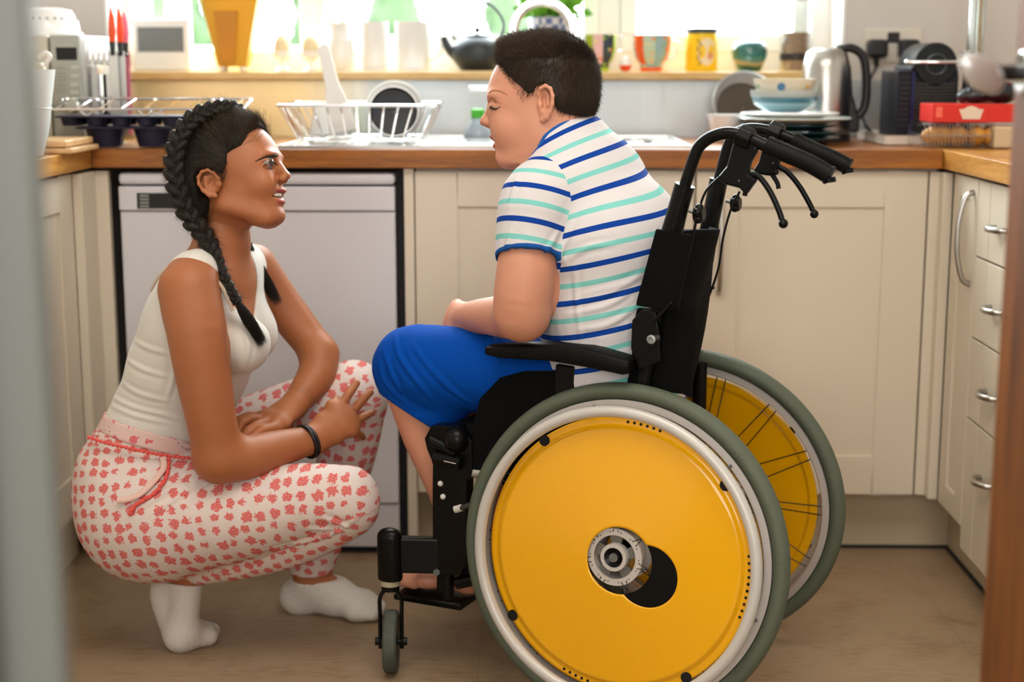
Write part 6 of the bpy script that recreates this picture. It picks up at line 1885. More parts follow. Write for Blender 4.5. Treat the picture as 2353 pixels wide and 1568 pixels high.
# green lidded sugar bowl
b0 = base(1721, SY, SZ); w = wof(1680, 1763, SY) / 2; hz_ = zof(100, SY) - SZ
t0 = thing('sugar_bowl', 'round teal-green lidded pot with a sandy wave band', 'pot', b0)
m, nt, b, N, L = nodes('teal_wave_glaze'); tc = N('ShaderNodeTexCoord'); wv = N('ShaderNodeTexNoise'); wv.inputs['Scale'].default_value = 9; L(tc.outputs['Object'], wv.inputs['Vector'])
sp_ = N('ShaderNodeSeparateXYZ'); L(tc.outputs['Object'], sp_.inputs[0]); mu = N('ShaderNodeMath', operation='MULTIPLY'); mu.inputs[1].default_value = .035; L(wv.outputs['Fac'], mu.inputs[0]); ad = N('ShaderNodeMath', operation='ADD'); L(sp_.outputs['Z'], ad.inputs[0]); L(mu.outputs[0], ad.inputs[1])
cr = N('ShaderNodeValToRGB'); L(ad.outputs[0], cr.inputs[0]); e = cr.color_ramp.elements; e[0].position = .034; e[0].color = srgb('#1f5b3c') + (1,); e[1].position = .040; e[1].color = srgb('#c9a873') + (1,)
for p_, c_ in ((.045, '#2f7d78'), (.07, '#20605c')): q = e.new(p_); q.color = srgb(c_) + (1,)
L(cr.outputs[0], b.inputs['Base Color']); b.inputs['Roughness'].default_value = .18; b.inputs['Coat Weight'].default_value = .6
t = MB(); t.lathe([(.001, 0), (w * .62, 0), (w * .70, .006), (w * .96, hz_ * .5), (w, hz_ * .72), (w * .9, hz_ * .93), (w * .78, hz_)], b0, n=48); t.build('bowl', m, t0)
t = MB(); t.lathe([(w * .8, hz_), (w * .72, hz_ + .004), (w * .3, hz_ + .010), (w * .08, hz_ + .012), (w * .07, hz_ + .020), (w * .16, hz_ + .028), (.001, hz_ + .030)], b0, n=40); t.build('lid', M_BLUEB, t0)

# cafetiere
b0 = base(1827, SY, SZ); w = wof(1790, 1864, SY) / 2
t0 = thing('cafetiere', 'glass coffee jar with brown contents in the window corner', 'jar', b0)
t = MB(); t.lathe([(w * .9, .001), (w * .96, .004), (w * .96, .165), (w * .9, .175)], b0, n=40); t.build('glass_jar', M_GLASS, t0)
t = MB(); t.lathe([(.001, .003), (w * .9, .003), (w * .9, zof(75, SY) - SZ), (.001, zof(75, SY) - SZ)], b0, n=36); t.build('contents', mat('brown_coffee', srgb('#a98a72'), .8, noise=.4, nscale=60), t0)
t = MB(); t.lathe([(w * .985, .028), (w * .985, .045)], b0, n=40); t.build('band', mat('dark_band', srgb('#2b2422'), .5), t0)
t = MB(); t.lathe([(w, .176), (w, .19), (w * .8, .2), (.001, .2)], b0, n=36); t.build('lid', M_WGLOSS, t0)

# mixer tap
b0 = np.array([atY(1312, 200, 3.70)[0], 3.70, CT + .004]); t0 = thing('mixer_tap', 'arched chrome kitchen tap with long lever beside the sink', 'tap', b0)
xa = atY(1182, 90, 3.70)[0]; R_ = (b0[0] - xa) / 2; zt = zof(72, 3.70)
pts = [b0, b0 + CZ * .1, np.array([b0[0], 3.70, zt])] + [np.array([b0[0] - R_ + R_ * math.cos(a), 3.70, zt + R_ * math.sin(a)]) for a in np.linspace(0.2, math.pi, 14)] + [np.array([xa, 3.70, zt - .02])]
t = MB(); t.tube(pts, .0105, 18); t.build('spout', M_CHROME, t0)
t = MB(); t.lathe([(.001, 0), (.026, 0), (.026, .006), (.020, .01), (.019, .07), (.015, .08)], b0, n=32); t.build('tap_base', M_CHROME, t0)
t = MB(); a = b0 + CZ * (zof(203, 3.70) - b0[2]); t.tube([a, np.array([atY(1078, 203, 3.66)[0], 3.66, a[2]])], .0062, 12, flat=1.2); t.build('lever', M_CHROME, t0)

# sink top: steel surround with a raised edge, two bowls
t0 = thing('sink', 'inset steel sink and drainer set in the oak worktop', 'sink', (-.1, 3.5, CT))
X0, X1, Y0, Y1 = atY(640, 330, 3.25)[0], .325, 3.240, 3.76
t = MB(); t.box(X0, X1, Y0, Y1, CT + .0002, CT + .002)
for (a, b_, c_, d_) in ((X0, X1, Y0, Y0 + .012), (X0, X1, Y1 - .012, Y1), (X0, X0 + .012, Y0, Y1), (X1 - .012, X1, Y0, Y1)): t.box(a, b_, c_, d_, CT + .0005, CT + .0065)
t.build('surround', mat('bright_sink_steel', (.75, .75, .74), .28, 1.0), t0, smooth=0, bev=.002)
t = MB()
for i in range(9): t.box(X0 + .05 + .042 * i, X0 + .058 + .042 * i, Y0 + .06, Y1 - .06, CT + .001, CT + .0042)
t.build('drainer_ribs', M_STEEL, t0, smooth=0, bev=.001)
t = MB(); t.torus((-.02 + .13, 3.50, CT + .003), CZ, .145, .004, 64, 8); t.build('bowl_rim', M_CHROME, t0)
t = MB(); t.lathe([(.144, .0035), (.10, .0028), (.001, .0025)], (.11, 3.50, CT), n=48); t.build('bowl', mat('sink_shadow_steel', (.25, .25, .25), .3, 1.0), t0)  # flat disc, shade of the bowl put into a darker steel

# wire dish rack and what it holds
rk = thing('dish_rack', 'chrome wire dish rack standing on the sink drainer', 'dish rack', (-.28, 3.45, CT))
ya, yb = 3.30, 3.58
TX0, TX1 = atY(632, 242, ya)[0], atY(1000, 242, ya)[0]; BX0, BX1 = atY(676, 325, ya)[0], atY(962, 325, ya)[0]; TZ = zof(243, ya); BZ = CT + .014
def rrect(x0, x1, y0, y1, z, r=.03, n=6):
    P = []
    for cx, cy, a0 in ((x1 - r, y1 - r, 0), (x0 + r, y1 - r, 90), (x0 + r, y0 + r, 180), (x1 - r, y0 + r, 270)):
        for i in range(n + 1): a = math.radians(a0 + 90 * i / n); P.append(np.array([cx + r * math.cos(a), cy + r * math.sin(a), z]))
    return P
t = MB(); t.tube(rrect(TX0, TX1, ya, yb, TZ), .0034, 10, closed=True); t.build('rim', M_CHROME, rk)
t = MB(); t.tube(rrect(BX0, BX1, ya + .03, yb - .03, BZ), .0026, 8, closed=True); t.build('base_ring', M_CHROME, rk)
t = MB()
for u in np.linspace(.05, .95, 11):
    for yt, ybt in ((ya, ya + .03), (yb, yb - .03)):
        t.tube([(TX0 + (TX1 - TX0) * u, yt, TZ), (BX0 + (BX1 - BX0) * u, ybt, BZ)], .0018, 6)
for u in np.linspace(.12, .88, 6):
    for xt, xb in ((TX0, BX0), (TX1, BX1)):
        t.tube([(xt, ya + (yb - ya) * u, TZ), (xb, ya + .03 + (yb - ya - .06) * u, BZ)], .0018, 6)
for u in np.linspace(.06, .94, 9): t.tube([(BX0 + (BX1 - BX0) * u, ya + .03, BZ), (BX0 + (BX1 - BX0) * u, yb - .03, BZ)], .0016, 6)
t.build('wires', M_CHROME, rk)
t = MB()
for x in (BX0 + .03, BX1 - .03):
    for y in (ya + .05, yb - .05): t.cyl((x, y, CT + .002), (x, y, BZ), .006, n=12)
t.build('rack_feet', M_UPVC, rk)
c0 = np.array([atY(760, 290, 3.45)[0], 3.45, BZ + .004]); w = wof(708, 812, 3.40) / 2
t = MB(); t.lathe([(.001, .075), (w * .62, .075), (w * .66, .070), (w, .004), (w - .003, .002), (w * .62, .066), (.001, .07)], c0, n=40)
put('bowl', t, M_WGLOSS, 'white bowl upside down in the wire dish rack', 'bowl', c0)
c0 = np.array([atY(822, 290, 3.40)[0], 3.44, BZ + .004])
t = MB(); t.lathe([(.022, .002), (.026, .004), (.030, .068), (.027, .068), (.023, .006)], c0, n=32)
put('glass', t, M_GLASS, 'clear drinking glass in the dish rack between bowl and pan', 'glass', c0)
R_ = wof(848, 962, 3.45) / 2; c0 = np.array([atY(905, 285, 3.45)[0], 3.45, BZ + R_ + .003])
t0 = thing('saucepan', 'steel saucepan with dark inside tipped on its side in the rack', 'saucepan', c0)
ax_ = np.array([.10, -.99, .05]); t = MB(); t.lathe([(R_ * .97, .0), (R_, .002), (R_, .004), (R_ * .97, .004), (R_ * .93, -.05), (R_ * .88, -.055), (.001, -.055)], c0, ax_, n=56); t.build('pan_body', M_STEEL, t0)
t = MB(); t.lathe([(R_ * .95, .003), (R_ * .91, -.045), (.001, -.05)], c0, ax_, n=48); t.build('pan_inside', mat('dark_nonstick', (.010, .010, .010), .35), t0)
c0 = np.array([atY(905, 265, 3.50)[0], 3.53, BZ + .060]); t = MB(); t.lathe([(.001, 0), (.035, .002), (.064, .014), (.067, .016), (.063, .019), (.035, .007), (.001, .006)], c0, (-.05, -.99, .12), n=48)
put('plate', t, M_WGLOSS, 'white plate standing on edge behind the saucepan in the rack', 'plate', c0)
# long white spatula
a = atY(741, 100, 3.40); b_ = np.array([atY(790, 320, 3.355)[0], 3.355, BZ + .015]); dv = b_ - a; L_ = np.linalg.norm(dv); dz_ = dv / L_; dx_ = np.cross(dz_, -YR_); dx_ /= np.linalg.norm(dx_); dy_ = np.cross(dz_, dx_)
t = MB(); pl_ = [(-.013, .012), (-.009, .004), (0, 0), (.009, .004), (.013, .012), (.016, .10), (.027, .15), (.030, L_), (-.030, L_), (-.027, .15), (-.016, .10)]
t.prism(pl_, a, dx_, dz_, dy_, -.003, .003); put('spatula', t, M_WGLOSS, 'long white spatula leaning in the dish rack against the sill', 'spatula', a, smooth=0, bev=.002)

# washing-up liquid bottle
c0 = np.array([atY(1098, 320, 3.56)[0], 3.56, CT + .0065]); t0 = thing('bottle', 'clear washing-up bottle with bright green cap beside the sink', 'bottle', c0)
hz_ = zof(250, 3.56) - c0[2]; w = wof(1066, 1132, 3.56) / 2
t = MB(); t.lathe([(.001, .001), (w * .98, .001), (w, .006), (w * .92, hz_ * .22), (w * .55, hz_ * .60), (w * .42, hz_ * .68), (w * .42, hz_ * .7)], c0, n=36); t.build('bottle_body', mat('pale_blue_liquid', srgb('#c5d3e0'), .15, trans=.5), t0)
t = MB(); t.lathe([(w * .46, hz_ * .69), (w * .48, hz_ * .72), (w * .46, hz_ * .98), (w * .3, hz_), (.001, hz_)], c0, n=30); t.build('cap', M_GREENC, t0)

# ---------------- left end: microwave, bowl, jug, boards, bakeware, knives
MX1 = atY(188, 200, 3.36)[0]; MZ0 = CT + .008; MZ1 = zof(80, 3.36)
t0 = thing('microwave', 'silver microwave oven with dark display, corner of the worktop', 'microwave', (MX1 - .24, 3.52, CT))
t = MB(); t.box(MX1 - .47, MX1, 3.375, 3.72, MZ0, MZ1); t.build('casing', mat('microwave_casing', srgb('#cfcfcb'), .3, .3), t0, smooth=0, bev=.004)
xp = atY(117, 150, 3.36)[0]; M_MP = mat('microwave_panel', srgb('#a5a79f'), .4, .2)
t = MB(); t.box(xp, MX1, 3.357, 3.376, MZ0 + .002, MZ1); pn_ = t.build('control_panel', M_MP, t0, smooth=0, bev=.003)
t = MB(); t.box(MX1 - .47, xp - .003, 3.352, 3.376, MZ0 + .002, MZ1 - .001); t.build('door', mat('cream_microwave_door', srgb('#c9c4b2'), .35), t0, smooth=0, bev=.003)
def pbox(x0, y0, x1, y1, yy, d, mb): a, b_ = atY(x0, y1, yy), atY(x1, y0, yy); mb.box(a[0], b_[0], yy - d, yy + .001, a[2], b_[2])
t = MB(); pbox(130, 109, 176, 138, 3.357, .001, t); t.build('display', mat('display_black2', (.006, .006, .006), .15), pn_, smooth=0)
t = MB()
for y in (155, 175, 195, 213): pbox(163, y - 4, 180, y + 4, 3.357, .002, t)
pbox(129, 229, 148, 238, 3.357, .002, t); t.build('buttons', mat('pale_button', srgb('#bdbdaf'), .4), pn_, smooth=0, bev=.001)
t = MB()
for y in (156, 168, 176, 184, 196, 204, 211): pbox(131, y, 153, y + 1.2, 3.357, .0006, t)
t.build('panel_print', mat('grey_print', srgb('#7d7d74'), .6), pn_, smooth=0)
k0 = atY(168, 243, 3.357); t = MB(); t.lathe([(.001, .016), (.013, .016), (.0155, .012), (.0165, 0)], k0, (0, -1, 0), n=32); t.build('knob', mat('dial_silver', srgb('#c6c6bd'), .3, .4), pn_)
b0 = np.array([atY(112, 50, 3.52)[0], 3.50, MZ1 + .001]); R_ = .078; hz_ = zof(18, 3.50) - MZ1
t0 = thing('colander', 'white pierced bowl upside down on the microwave', 'colander', b0)
t = MB(); t.lathe([(R_ * 1.06, 0), (R_ * 1.06, .006), (R_ * .96, .012), (R_ * .92, hz_ * .5), (R_ * .74, hz_ * .9), (R_ * .5, hz_), (.001, hz_)], b0, n=56); t.build('bowl_body', M_WGLOSS, t0)
t = MB()
for i in range(26):
    a = 2 * math.pi * i / 26; t.ball(b0 + np.array([R_ * .885 * math.cos(a), R_ * .885 * math.sin(a), hz_ * .60]), .003, 8, 6)
t.build('holes', mat('hole_grey', srgb('#8c9390'), .6), t0)
b0 = np.array([atY(80, 300, 2.945)[0] - .012, 2.945, CT + .001]); t0 = thing('jug', 'tall white flared mixing jug on the side worktop by the door frame', 'jug', b0)
hz_ = zof(161, 2.945) - CT
t = MB(); t.lathe([(.001, .001), (.024, .001), (.030, .02), (.040, .055), (.046, .1), (.056, hz_), (.053, hz_), (.043, .1), (.036, .055), (.001, .01)], b0, n=48); t.build('jug_body', mat('white_plastic_jug', srgb('#dde0dd'), .35), t0)
t = MB(); t.torus(b0 + CZ * .092, CZ, .0452, .0012, 48, 6); t.build('ridge', M_WHITE, t0)
b0 = np.array([atY(70, 150, 3.22)[0], 3.22, CT + .001]); t0 = thing('storage_jar', 'cream storage jar half hidden behind the white mixing jug', 'jar', b0)
t = MB(); t.lathe([(.001, .001), (.030, .001), (.032, .008), (.032, .17), (.028, .18), (.001, .18)], b0, n=36); t.build('jar_body', mat('cream_jar', srgb('#cfc6a8'), .4), t0)
t = MB(); t.tube(spline([b0 + [.02, -.01, .19], b0 + [.036, -.012, .20], b0 + [.046, -.012, .192], b0 + [.034, -.012, .172]], 5), .005, 10); t.build('clasp', M_WHITE, t0)
for i, (x1, y0, y1, lab) in enumerate(((165, 345, 337, 'pale wooden chopping board, the lower and longer of two'), (151, 335, 322, 'thick pale wooden chopping board, the upper of two'))):
    yy = 3.02; xx = atY(x1, y0, yy)[0]; z0 = CT + .0005 + i * .0125; t = MB(); t.box(xx - .30, xx, yy, yy + .19, z0, z0 + (.011 if i == 0 else .014))
    put('chopping_board', t, M_BOARD, lab, 'chopping board', (xx - .1, yy, z0), 'chopping boards', smooth=0, bev=.003)
# bakeware
def tray(x0, x1, y0, y1, zt, cups, dep, label, ny=2):
    t0 = thing('muffin_tray', label, 'baking tray', ((x0 + x1) / 2, (y0 + y1) / 2, zt - dep))
    t = MB(); t.box(x0, x1, y0, y1, zt - .004, zt); t.build('tray_top', M_NAVYB, t0, smooth=0, bev=.002)
    cwid = (x1 - x0) / cups
    for i in range(cups):
        for j in range(ny):
            c_ = np.array([x0 + cwid * (i + .5), y0 + (y1 - y0) * (j + .5) / ny, zt - .003]); q = MB(); q.lathe([(cwid * .42, 0), (cwid * .32, -dep + .004), (.001, -dep + .003)], c_, n=28); q.build('cup', M_NAVYB, t0)
BY = 3.235
x0, x1 = atY(172, 300, BY)[0], atY(430, 300, BY)[0]; z2 = zof(293, BY)
tray(x0, x1 + .07, BY, BY + .11, z2, 3, z2 - CT - .001, 'dark navy deep muffin tray, the lower of two, on the worktop behind the girl', 1)
x0, x1 = atY(125, 270, BY)[0], atY(455, 270, BY)[0]; z3 = zof(267, BY)
tray(x0, x1 + .02, BY - .002, BY + .112, z3, 6, z3 - z2 - .0015, 'dark navy shallow muffin tray stacked under the wire cooling rack', 2)
t = MB(); xa, xb = atY(108, 252, BY)[0], atY(560, 242, BY)[0]; zr = z3 + .016
t.tube([p + CZ * (p[1] - BY) * .16 for p in rrect(xa, xb, BY - .01, BY + .112, zr, .02)], .0028, 8, closed=True)
for u in np.linspace(.05, .95, 9): t.tube([(xa + (xb - xa) * u, BY - .01, zr), (xa + (xb - xa) * u, BY + .112, zr + .018)], .0014, 6)
for u in (.2, .5, .8):
    for w_ in (.1, .9): x_ = xa + (xb - xa) * u; y_ = BY - .01 + .12 * w_; t.tube([(x_ - .02, y_, zr), (x_ - .004, y_, z3 + .001), (x_ + .004, y_, z3 + .001), (x_ + .02, y_, zr)], .0016, 6)
put('cooling_rack', t, M_CHROME, 'wire cooling rack lying on the stacked dark baking trays', 'cooling rack', (xa, BY, zr))
# knife block
KY = 3.432; b0 = np.array([atY(272, 250, KY)[0], KY, CT + .001]); t0 = thing('knife_block', 'clear knife block beside the microwave', 'knife block', b0)
t = MB(); w = .036; t.box(b0[0] - w, b0[0] + w, KY - .030, KY + .030, CT + .001, zof(122, KY)); t.build('block', M_PLASTIC, t0, smooth=0, bev=.004)
def knife(px, col, ptop, pbase, lab, yy, fer=True, wd=.0085):
    x = atY(px, 100, yy)[0]; zt, zb = zof(ptop, yy), zof(pbase, yy); k0 = thing('knife', lab, 'knife', (x, yy, CT + .03), 'knives in the clear block')
    t = MB(); t.tube([(x, yy, zb), (x + .001, yy, zb + (zt - zb) * .3), (x + .001, yy, zb + (zt - zb) * .7), (x - .001, yy, zt)], [wd * .8, wd, wd * .8, .002], 14, flat=.7); t.build('handle', col, k0)
    if fer: t = MB(); t.tube([(x, yy, zb), (x, yy, zb - .03)], [wd * .85, wd * .6], 12); t.build('ferrule', mat('dark_ferrule', (.03, .035, .035), .4), k0)
    t = MB(); t.box(x - .010, x + .010, yy - .0008, yy + .0008, CT + .02, zb - .02); t.build('blade', M_STEEL if fer and col is M_ORANGE else col, k0, smooth=0)
knife(258, M_ORANGE, 16, 96, 'orange knife in the clear block, the taller of the orange pair', KY - .02)
knife(276, M_ORANGE, 18, 97, 'orange-red knife in the clear block, next to the pink knife', KY + .0)
knife(288, M_PINK, 26, 98, 'pink knife in the clear block', KY + .02)
for i, px in enumerate((204, 217, 230, 243)):
    knife(px, M_CHROME, 82 + 2 * i, 150, ['steel-handled knife touching the microwave side', 'second steel-handled knife from the microwave', 'third steel-handled knife from the microwave', 'steel-handled knife nearest the orange knives'][i], KY + .0, fer=False, wd=.006)
t = MB(); t.box(MX1 + .004, b0[0] - .040, KY - .014, KY + .014, CT + .001, zof(150, KY)); t.build('rear_holder', M_STEEL, t0, smooth=0, bev=.002)

# ---------------- right end: kettle, plates, bowls, pan, socket, coffee machine, boxes
KY = 3.62; b0 = np.array([atY(1893, 320, KY)[0], KY, CT + .001]); t0 = thing('kettle', 'brushed steel electric kettle with black handle under the window corner', 'kettle', b0)
hz_ = zof(112, KY) - CT; w = wof(1830, 1948, KY) / 2
t = MB(); t.lathe([(w * .99, .016), (w * 1.0, .03), (w * .99, hz_ * .5), (w * .92, hz_ * .80), (w * .78, hz_ * .95), (w * .55, hz_), (.001, hz_)], b0, n=56); t.build('kettle_body', mat('kettle_steel', (.46, .44, .41), .28, 1.0), t0)
t = MB(); t.lathe([(.001, 0), (w * 1.04, 0), (w * 1.04, .012), (w * .98, .018), (.001, .018)], b0, n=48); t.build('kettle_base', M_BLACKP, t0)
t = MB(); pk = [b0 + [w * .40, -.0, hz_ * .985], b0 + [w * .95, -.0, hz_ * 1.0], b0 + [w * 1.42, 0, hz_ * .90], b0 + [w * 1.58, 0, hz_ * .62], b0 + [w * 1.50, 0, hz_ * .34], b0 + [w * 1.0, 0, hz_ * .20]]
t.tube(spline(pk, 6), .0105, 14, flat=1.4); t.build('handle', M_BLACKP, t0)
t = MB(); t.prism([(w * .55, .02), (w * 1.30, .02), (w * 1.28, hz_ * .25), (w * .98, hz_ * .5), (w * .88, hz_ * .8), (w * .6, hz_ * .98)], b0, XR_, CZ, YR_, -.028, .028); t.build('handle_mount', M_BLACKP, t0, smooth=0, bev=.006)

PY = 3.46; pc = np.array([atY(1812, 325, PY)[0], PY, CT])
def platex(zc, R_, m, lab, dx=0, nm='plate'):
    c_ = pc + [dx, 0, zc]; t = MB(); t.lathe([(.001, 0), (R_ * .55, 0), (R_ * .62, .003), (R_ * .98, .012), (R_, .0135), (R_ * .98, .0155), (R_ * .6, .0065), (.001, .005)], c_, n=64); return put(nm, t, m, lab, 'plate', c_, 'stacked plates by the kettle')
platex(.001, .118, M_DTEAL, 'dark teal plate at the bottom of the stack by the kettle')
platex(.015, .120, M_DTEAL, 'dark teal plate second from the bottom of the stack')
platex(.030, .112, M_DTEAL, 'dark teal plate third up in the stack')
platex(.045, .128, mat('pale_sage_glaze', srgb('#cfd8d2'), .2, coat=.4), 'wide pale plate second from the top of the stack', .012)
platex(.0555, .112, M_WGLOSS, 'white plate on top of the stack, directly under the blue banded bowl')
zb = CT + .0695; R_ = wof(1722, 1882, PY) / 2; hz_ = zof(207, PY) - zb; bc_ = np.array([atY(1802, 260, PY)[0], PY, zb])
t0 = thing('bowl', 'blue banded bowl on the plate stack, beneath a cream bowl', 'bowl', bc_)
m, nt, b, N, L = nodes('blue_banded_glaze'); tc = N('ShaderNodeTexCoord'); sp_ = N('ShaderNodeSeparateXYZ'); L(tc.outputs['Object'], sp_.inputs[0]); cr = N('ShaderNodeValToRGB'); mr = N('ShaderNodeMapRange'); mr.inputs['From Max'].default_value = float(hz_); L(sp_.outputs['Z'], mr.inputs['Value']); L(mr.outputs[0], cr.inputs[0])
e = cr.color_ramp.elements; e[0].position = 0; e[0].color = srgb('#6fa0b0') + (1,); e[1].position = .42; e[1].color = srgb('#8fb9c2') + (1,)
for p_, c_ in ((.5, '#2e7080'), (.66, '#34768a'), (.74, '#a9b6b2'), (1.0, '#bcc3be')): q = e.new(p_); q.color = srgb(c_) + (1,)
L(cr.outputs[0], b.inputs['Base Color']); b.inputs['Roughness'].default_value = .15; b.inputs['Coat Weight'].default_value = .5
t = MB(); t.lathe([(.001, .002), (R_ * .50, .002), (R_ * .62, .008), (R_ * .88, hz_ * .38), (R_ * .98, hz_ * .75), (R_, hz_), (R_ - .003, hz_), (R_ * .94, hz_ * .7), (R_ * .8, hz_ * .35), (.001, .01)], bc_, n=56); t.build('bowl_body', m, t0)
R2 = wof(1724, 1872, PY) / 2; bc2 = bc_ + CZ * (hz_ * .62); h2_ = zof(181, PY) - bc2[2]
t0 = thing('bowl', 'cream bowl with a blue dot nested in the blue banded bowl', 'bowl', bc2)
t = MB(); t.lathe([(.001, .001), (R2 * .6, .001), (R2 * .85, .012), (R2, h2_), (R2 - .003, h2_), (R2 * .8, .014), (.001, .006)], bc2, n=56); t.build('bowl_body', mat('cream_glaze', srgb('#e6dfc8'), .25, coat=.4), t0)
for (px_0, col) in ((1795, '#4f7fa8'), (1746, '#7da07a'), (1858, '#e0b050')):
    p = atY(px_0, 195, PY - R2 * .9); dd_ = (p - bc2) * [1, 1, 0]; a = math.asin(max(-1, min(1, dd_[0] / (R2 * .97)))); nn = np.array([math.sin(a), -math.cos(a), -.15]); q = bc2 + np.array([math.sin(a), -math.cos(a), 0]) * R2 * .972 + CZ * h2_ * .62
    t = MB(); t.cyl(q - nn * .002, q + nn * .0012, .0085 if px_0 == 1795 else .004, n=18); t.build('painted_dot', mat('dot' + col, srgb(col), .3), t0)
# pan leaning against the splashback
c0 = np.array([atY(1712, 238, 3.72)[0], 3.70, zof(238, 3.70)]); R_ = wof(1634, 1790, 3.70) / 2 * 1.02; ax_ = np.array([.12, -.92, .36])
t0 = thing('frying_pan', 'wide steel pan leaning behind the stacked bowls and plates', 'pan', c0)
t = MB(); t.lathe([(R_ * .96, .001), (R_, .003), (R_, -.002), (R_ * .80, -.038), (.001, -.040)], c0, ax_, n=64); t.build('pan_body', mat('pan_aluminium', (.80, .80, .79), .3, .9), t0)
t = MB(); t.lathe([(R_ * .96, .001), (R_ * .80, -.030), (R_ * .78, -.032)], c0, ax_, n=56); t.build('pan_wall', mat('pan_inner', (.62, .61, .6), .5, .3), t0)
t = MB(); t.lathe([(R_ * .785, -.0315), (.001, -.033)], c0, ax_, n=48); t.build('pan_floor', mat('pan_floor_dark', srgb('#4d4438'), .4, .3), t0)
c0 = np.array([atY(1668, 318, 3.56)[0], 3.56, CT + .001]); t = MB(); t.lathe([(.001, .001), (.026, .001), (.034, .012), (.042, .05), (.047, .062), (.044, .062), (.032, .014), (.001, .005)], c0, n=40)
put('bowl', t, M_WGLOSS, 'small white bowl tucked beside the plate stack', 'bowl', c0)

# socket
b0 = atY(2053, 108, BW - .004); t0 = thing('wall_socket', 'double brushed socket on the wall with two black plugs', 'socket', b0)
x0, x1 = atY(1988, 100, BW - .004)[0], atY(2118, 100, BW - .004)[0]; z0, z1 = zof(144, BW), zof(66, BW)
t = MB(); t.box(x0, x1, BW - .008, BW - .0005, z0, z1); t.build('faceplate', mat('socket_plate', srgb('#ddd4c6'), .35), t0, smooth=0, bev=.003)
t = MB(); pbox(2039, 74, 2067, 98, BW - .008, .005, t); t.build('switch', M_BLACKP, t0, smooth=0, bev=.001)
for px, lab in ((2015, 'black plug with trailing cable in the wall socket, nearer the kettle'), (2088, 'black plug in the wall socket above the coffee machine')):
    c_ = atY(px, 112, BW - .03); t0 = thing('plug', lab, 'plug', c_, 'plugs in the double socket')
    t = MB(); t.obox(c_, XR_, YR_, CZ, .025, .022, .023); t.build('plug_body', M_BLACKP, t0, smooth=0, bev=.010)
    t = MB(); t.tube(spline([c_ - CZ * .018, c_ - CZ * .035, c_ - CZ * .045 + XR_ * .003], 4), np.linspace(.009, .004, 9), 12); t.build('cord_grip', M_BLACKP, t0)
    if px == 2015:
        t = MB(); t.tube(spline([c_ - CZ * .040, atY(2010, 160, BW - .04), atY(1992, 200, BW - .07), atY(1978, 245, 3.73), atY(1990, 290, 3.70), np.array([atY(2012, 318, 3.68)[0], 3.68, CT + .005]), np.array([atY(1985, 320, 3.66)[0], 3.66, CT + .004])], 8), .0034, 8); t.build('cable', M_BLACKP, t0)

# coffee machine on a pale tray
QY = 3.50; tx0, tx1 = atY(2040, 330, 3.46)[0], atY(2215, 330, 3.46)[0]
t = MB(); t.box(tx0 - .02, tx1 + .03, 3.40, 3.70, CT + .001, CT + .004); 
for (a, b_, c_, d_) in ((tx0 - .02, tx1 + .03, 3.40, 3.405), (tx0 - .02, tx1 + .03, 3.695, 3.70), (tx0 - .02, tx0 - .015, 3.40, 3.70), (tx1 + .025, tx1 + .03, 3.40, 3.70)): t.box(a, b_, c_, d_, CT + .002, CT + .022)
put('tray', t, mat('pale_tray', srgb('#d8cfc3'), .4), 'pale tray under the coffee machine', 'tray', (tx0, 3.5, CT), smooth=0, bev=.0015)
b0 = np.array([atY(2130, 300, QY)[0], QY, CT + .004]); t0 = thing('coffee_machine', 'dark navy capsule coffee machine standing on the pale tray', 'coffee machine', b0)
xL_, xR_ = atY(2092, 200, QY)[0], atY(2203, 200, QY)[0]; xl2 = atY(2060, 200, QY)[0]; zt = zof(98, QY)
t = MB(); t.box(xL_, xR_, QY, QY + .17, b0[2], zof(150, QY)); t.build('machine_body', M_NAVY, t0, smooth=0, bev=.006)
t = MB()
for i in range(14): z_ = zof(192 + 8 * i, QY); t.box(xL_ + .008, xR_ - .008, QY - .003, QY + .001, z_ - .0022, z_ + .0010)
t.build('ribs', mat('rib_olive', srgb('#3b3a30'), .45), t0, smooth=0)
cyc = np.array([(xL_ + xR_) / 2, QY, zof(148, QY)]); Rr = (zt - cyc[2]); t = MB(); t.lathe([(.001, 0), (Rr * .92, 0), (Rr, .004), (Rr, .15), (Rr * .9, .17), (.001, .17)], cyc - YR_ * .004, YR_, n=56); t.build('capsule_head', mat('machine_head', (.006, .009, .010), .35, spec=.35), t0)
t = MB(); t.torus(cyc - YR_ * .006, YR_, Rr * .46, .0018, 40, 8); t.build('head_ring', mat('ring_grey', srgb('#5a6468'), .3, .5), t0)
t = MB(); zl = zof(143, QY - .03); t.tube([(xL_ - .014, QY - .02, zl), (xL_, QY - .028, zl), (xR_ + .002, QY - .028, zl), (xR_ + .006, QY, zl)], .0045, 12); t.ball((xL_ - .014, QY - .018, zl), .0065, 14, 8); t.build('lever', M_CHROME, t0)
t = MB(); t.box(xl2, xL_ + .002, QY - .012, QY + .16, b0[2], zof(162, QY)); sp2_ = t.build('side_panel', M_NAVY, t0, smooth=0, bev=.003)
t = MB()
for i in range(10): z_ = zof(178 + 12 * i, QY); t.box(xl2 + .004, xL_ - .003, QY - .0135, QY - .0115, z_ - .003, z_ + .003)
t.build('side_ribs', M_BLACKP, sp2_, smooth=0, bev=.0008)
t = MB(); t.box(xL_ - .0, xL_ + .006, QY - .014, QY + .002, b0[2], zof(165, QY)); t.build('blue_edge', mat('royal_blue_edge', srgb('#141c50'), .3), t0, smooth=0)
t = MB(); t.box(xL_ + .006, xR_ - .002, QY - .05, QY + .0, b0[2], b0[2] + .022); t.build('drip_tray', M_BLACKP, t0, smooth=0, bev=.003)

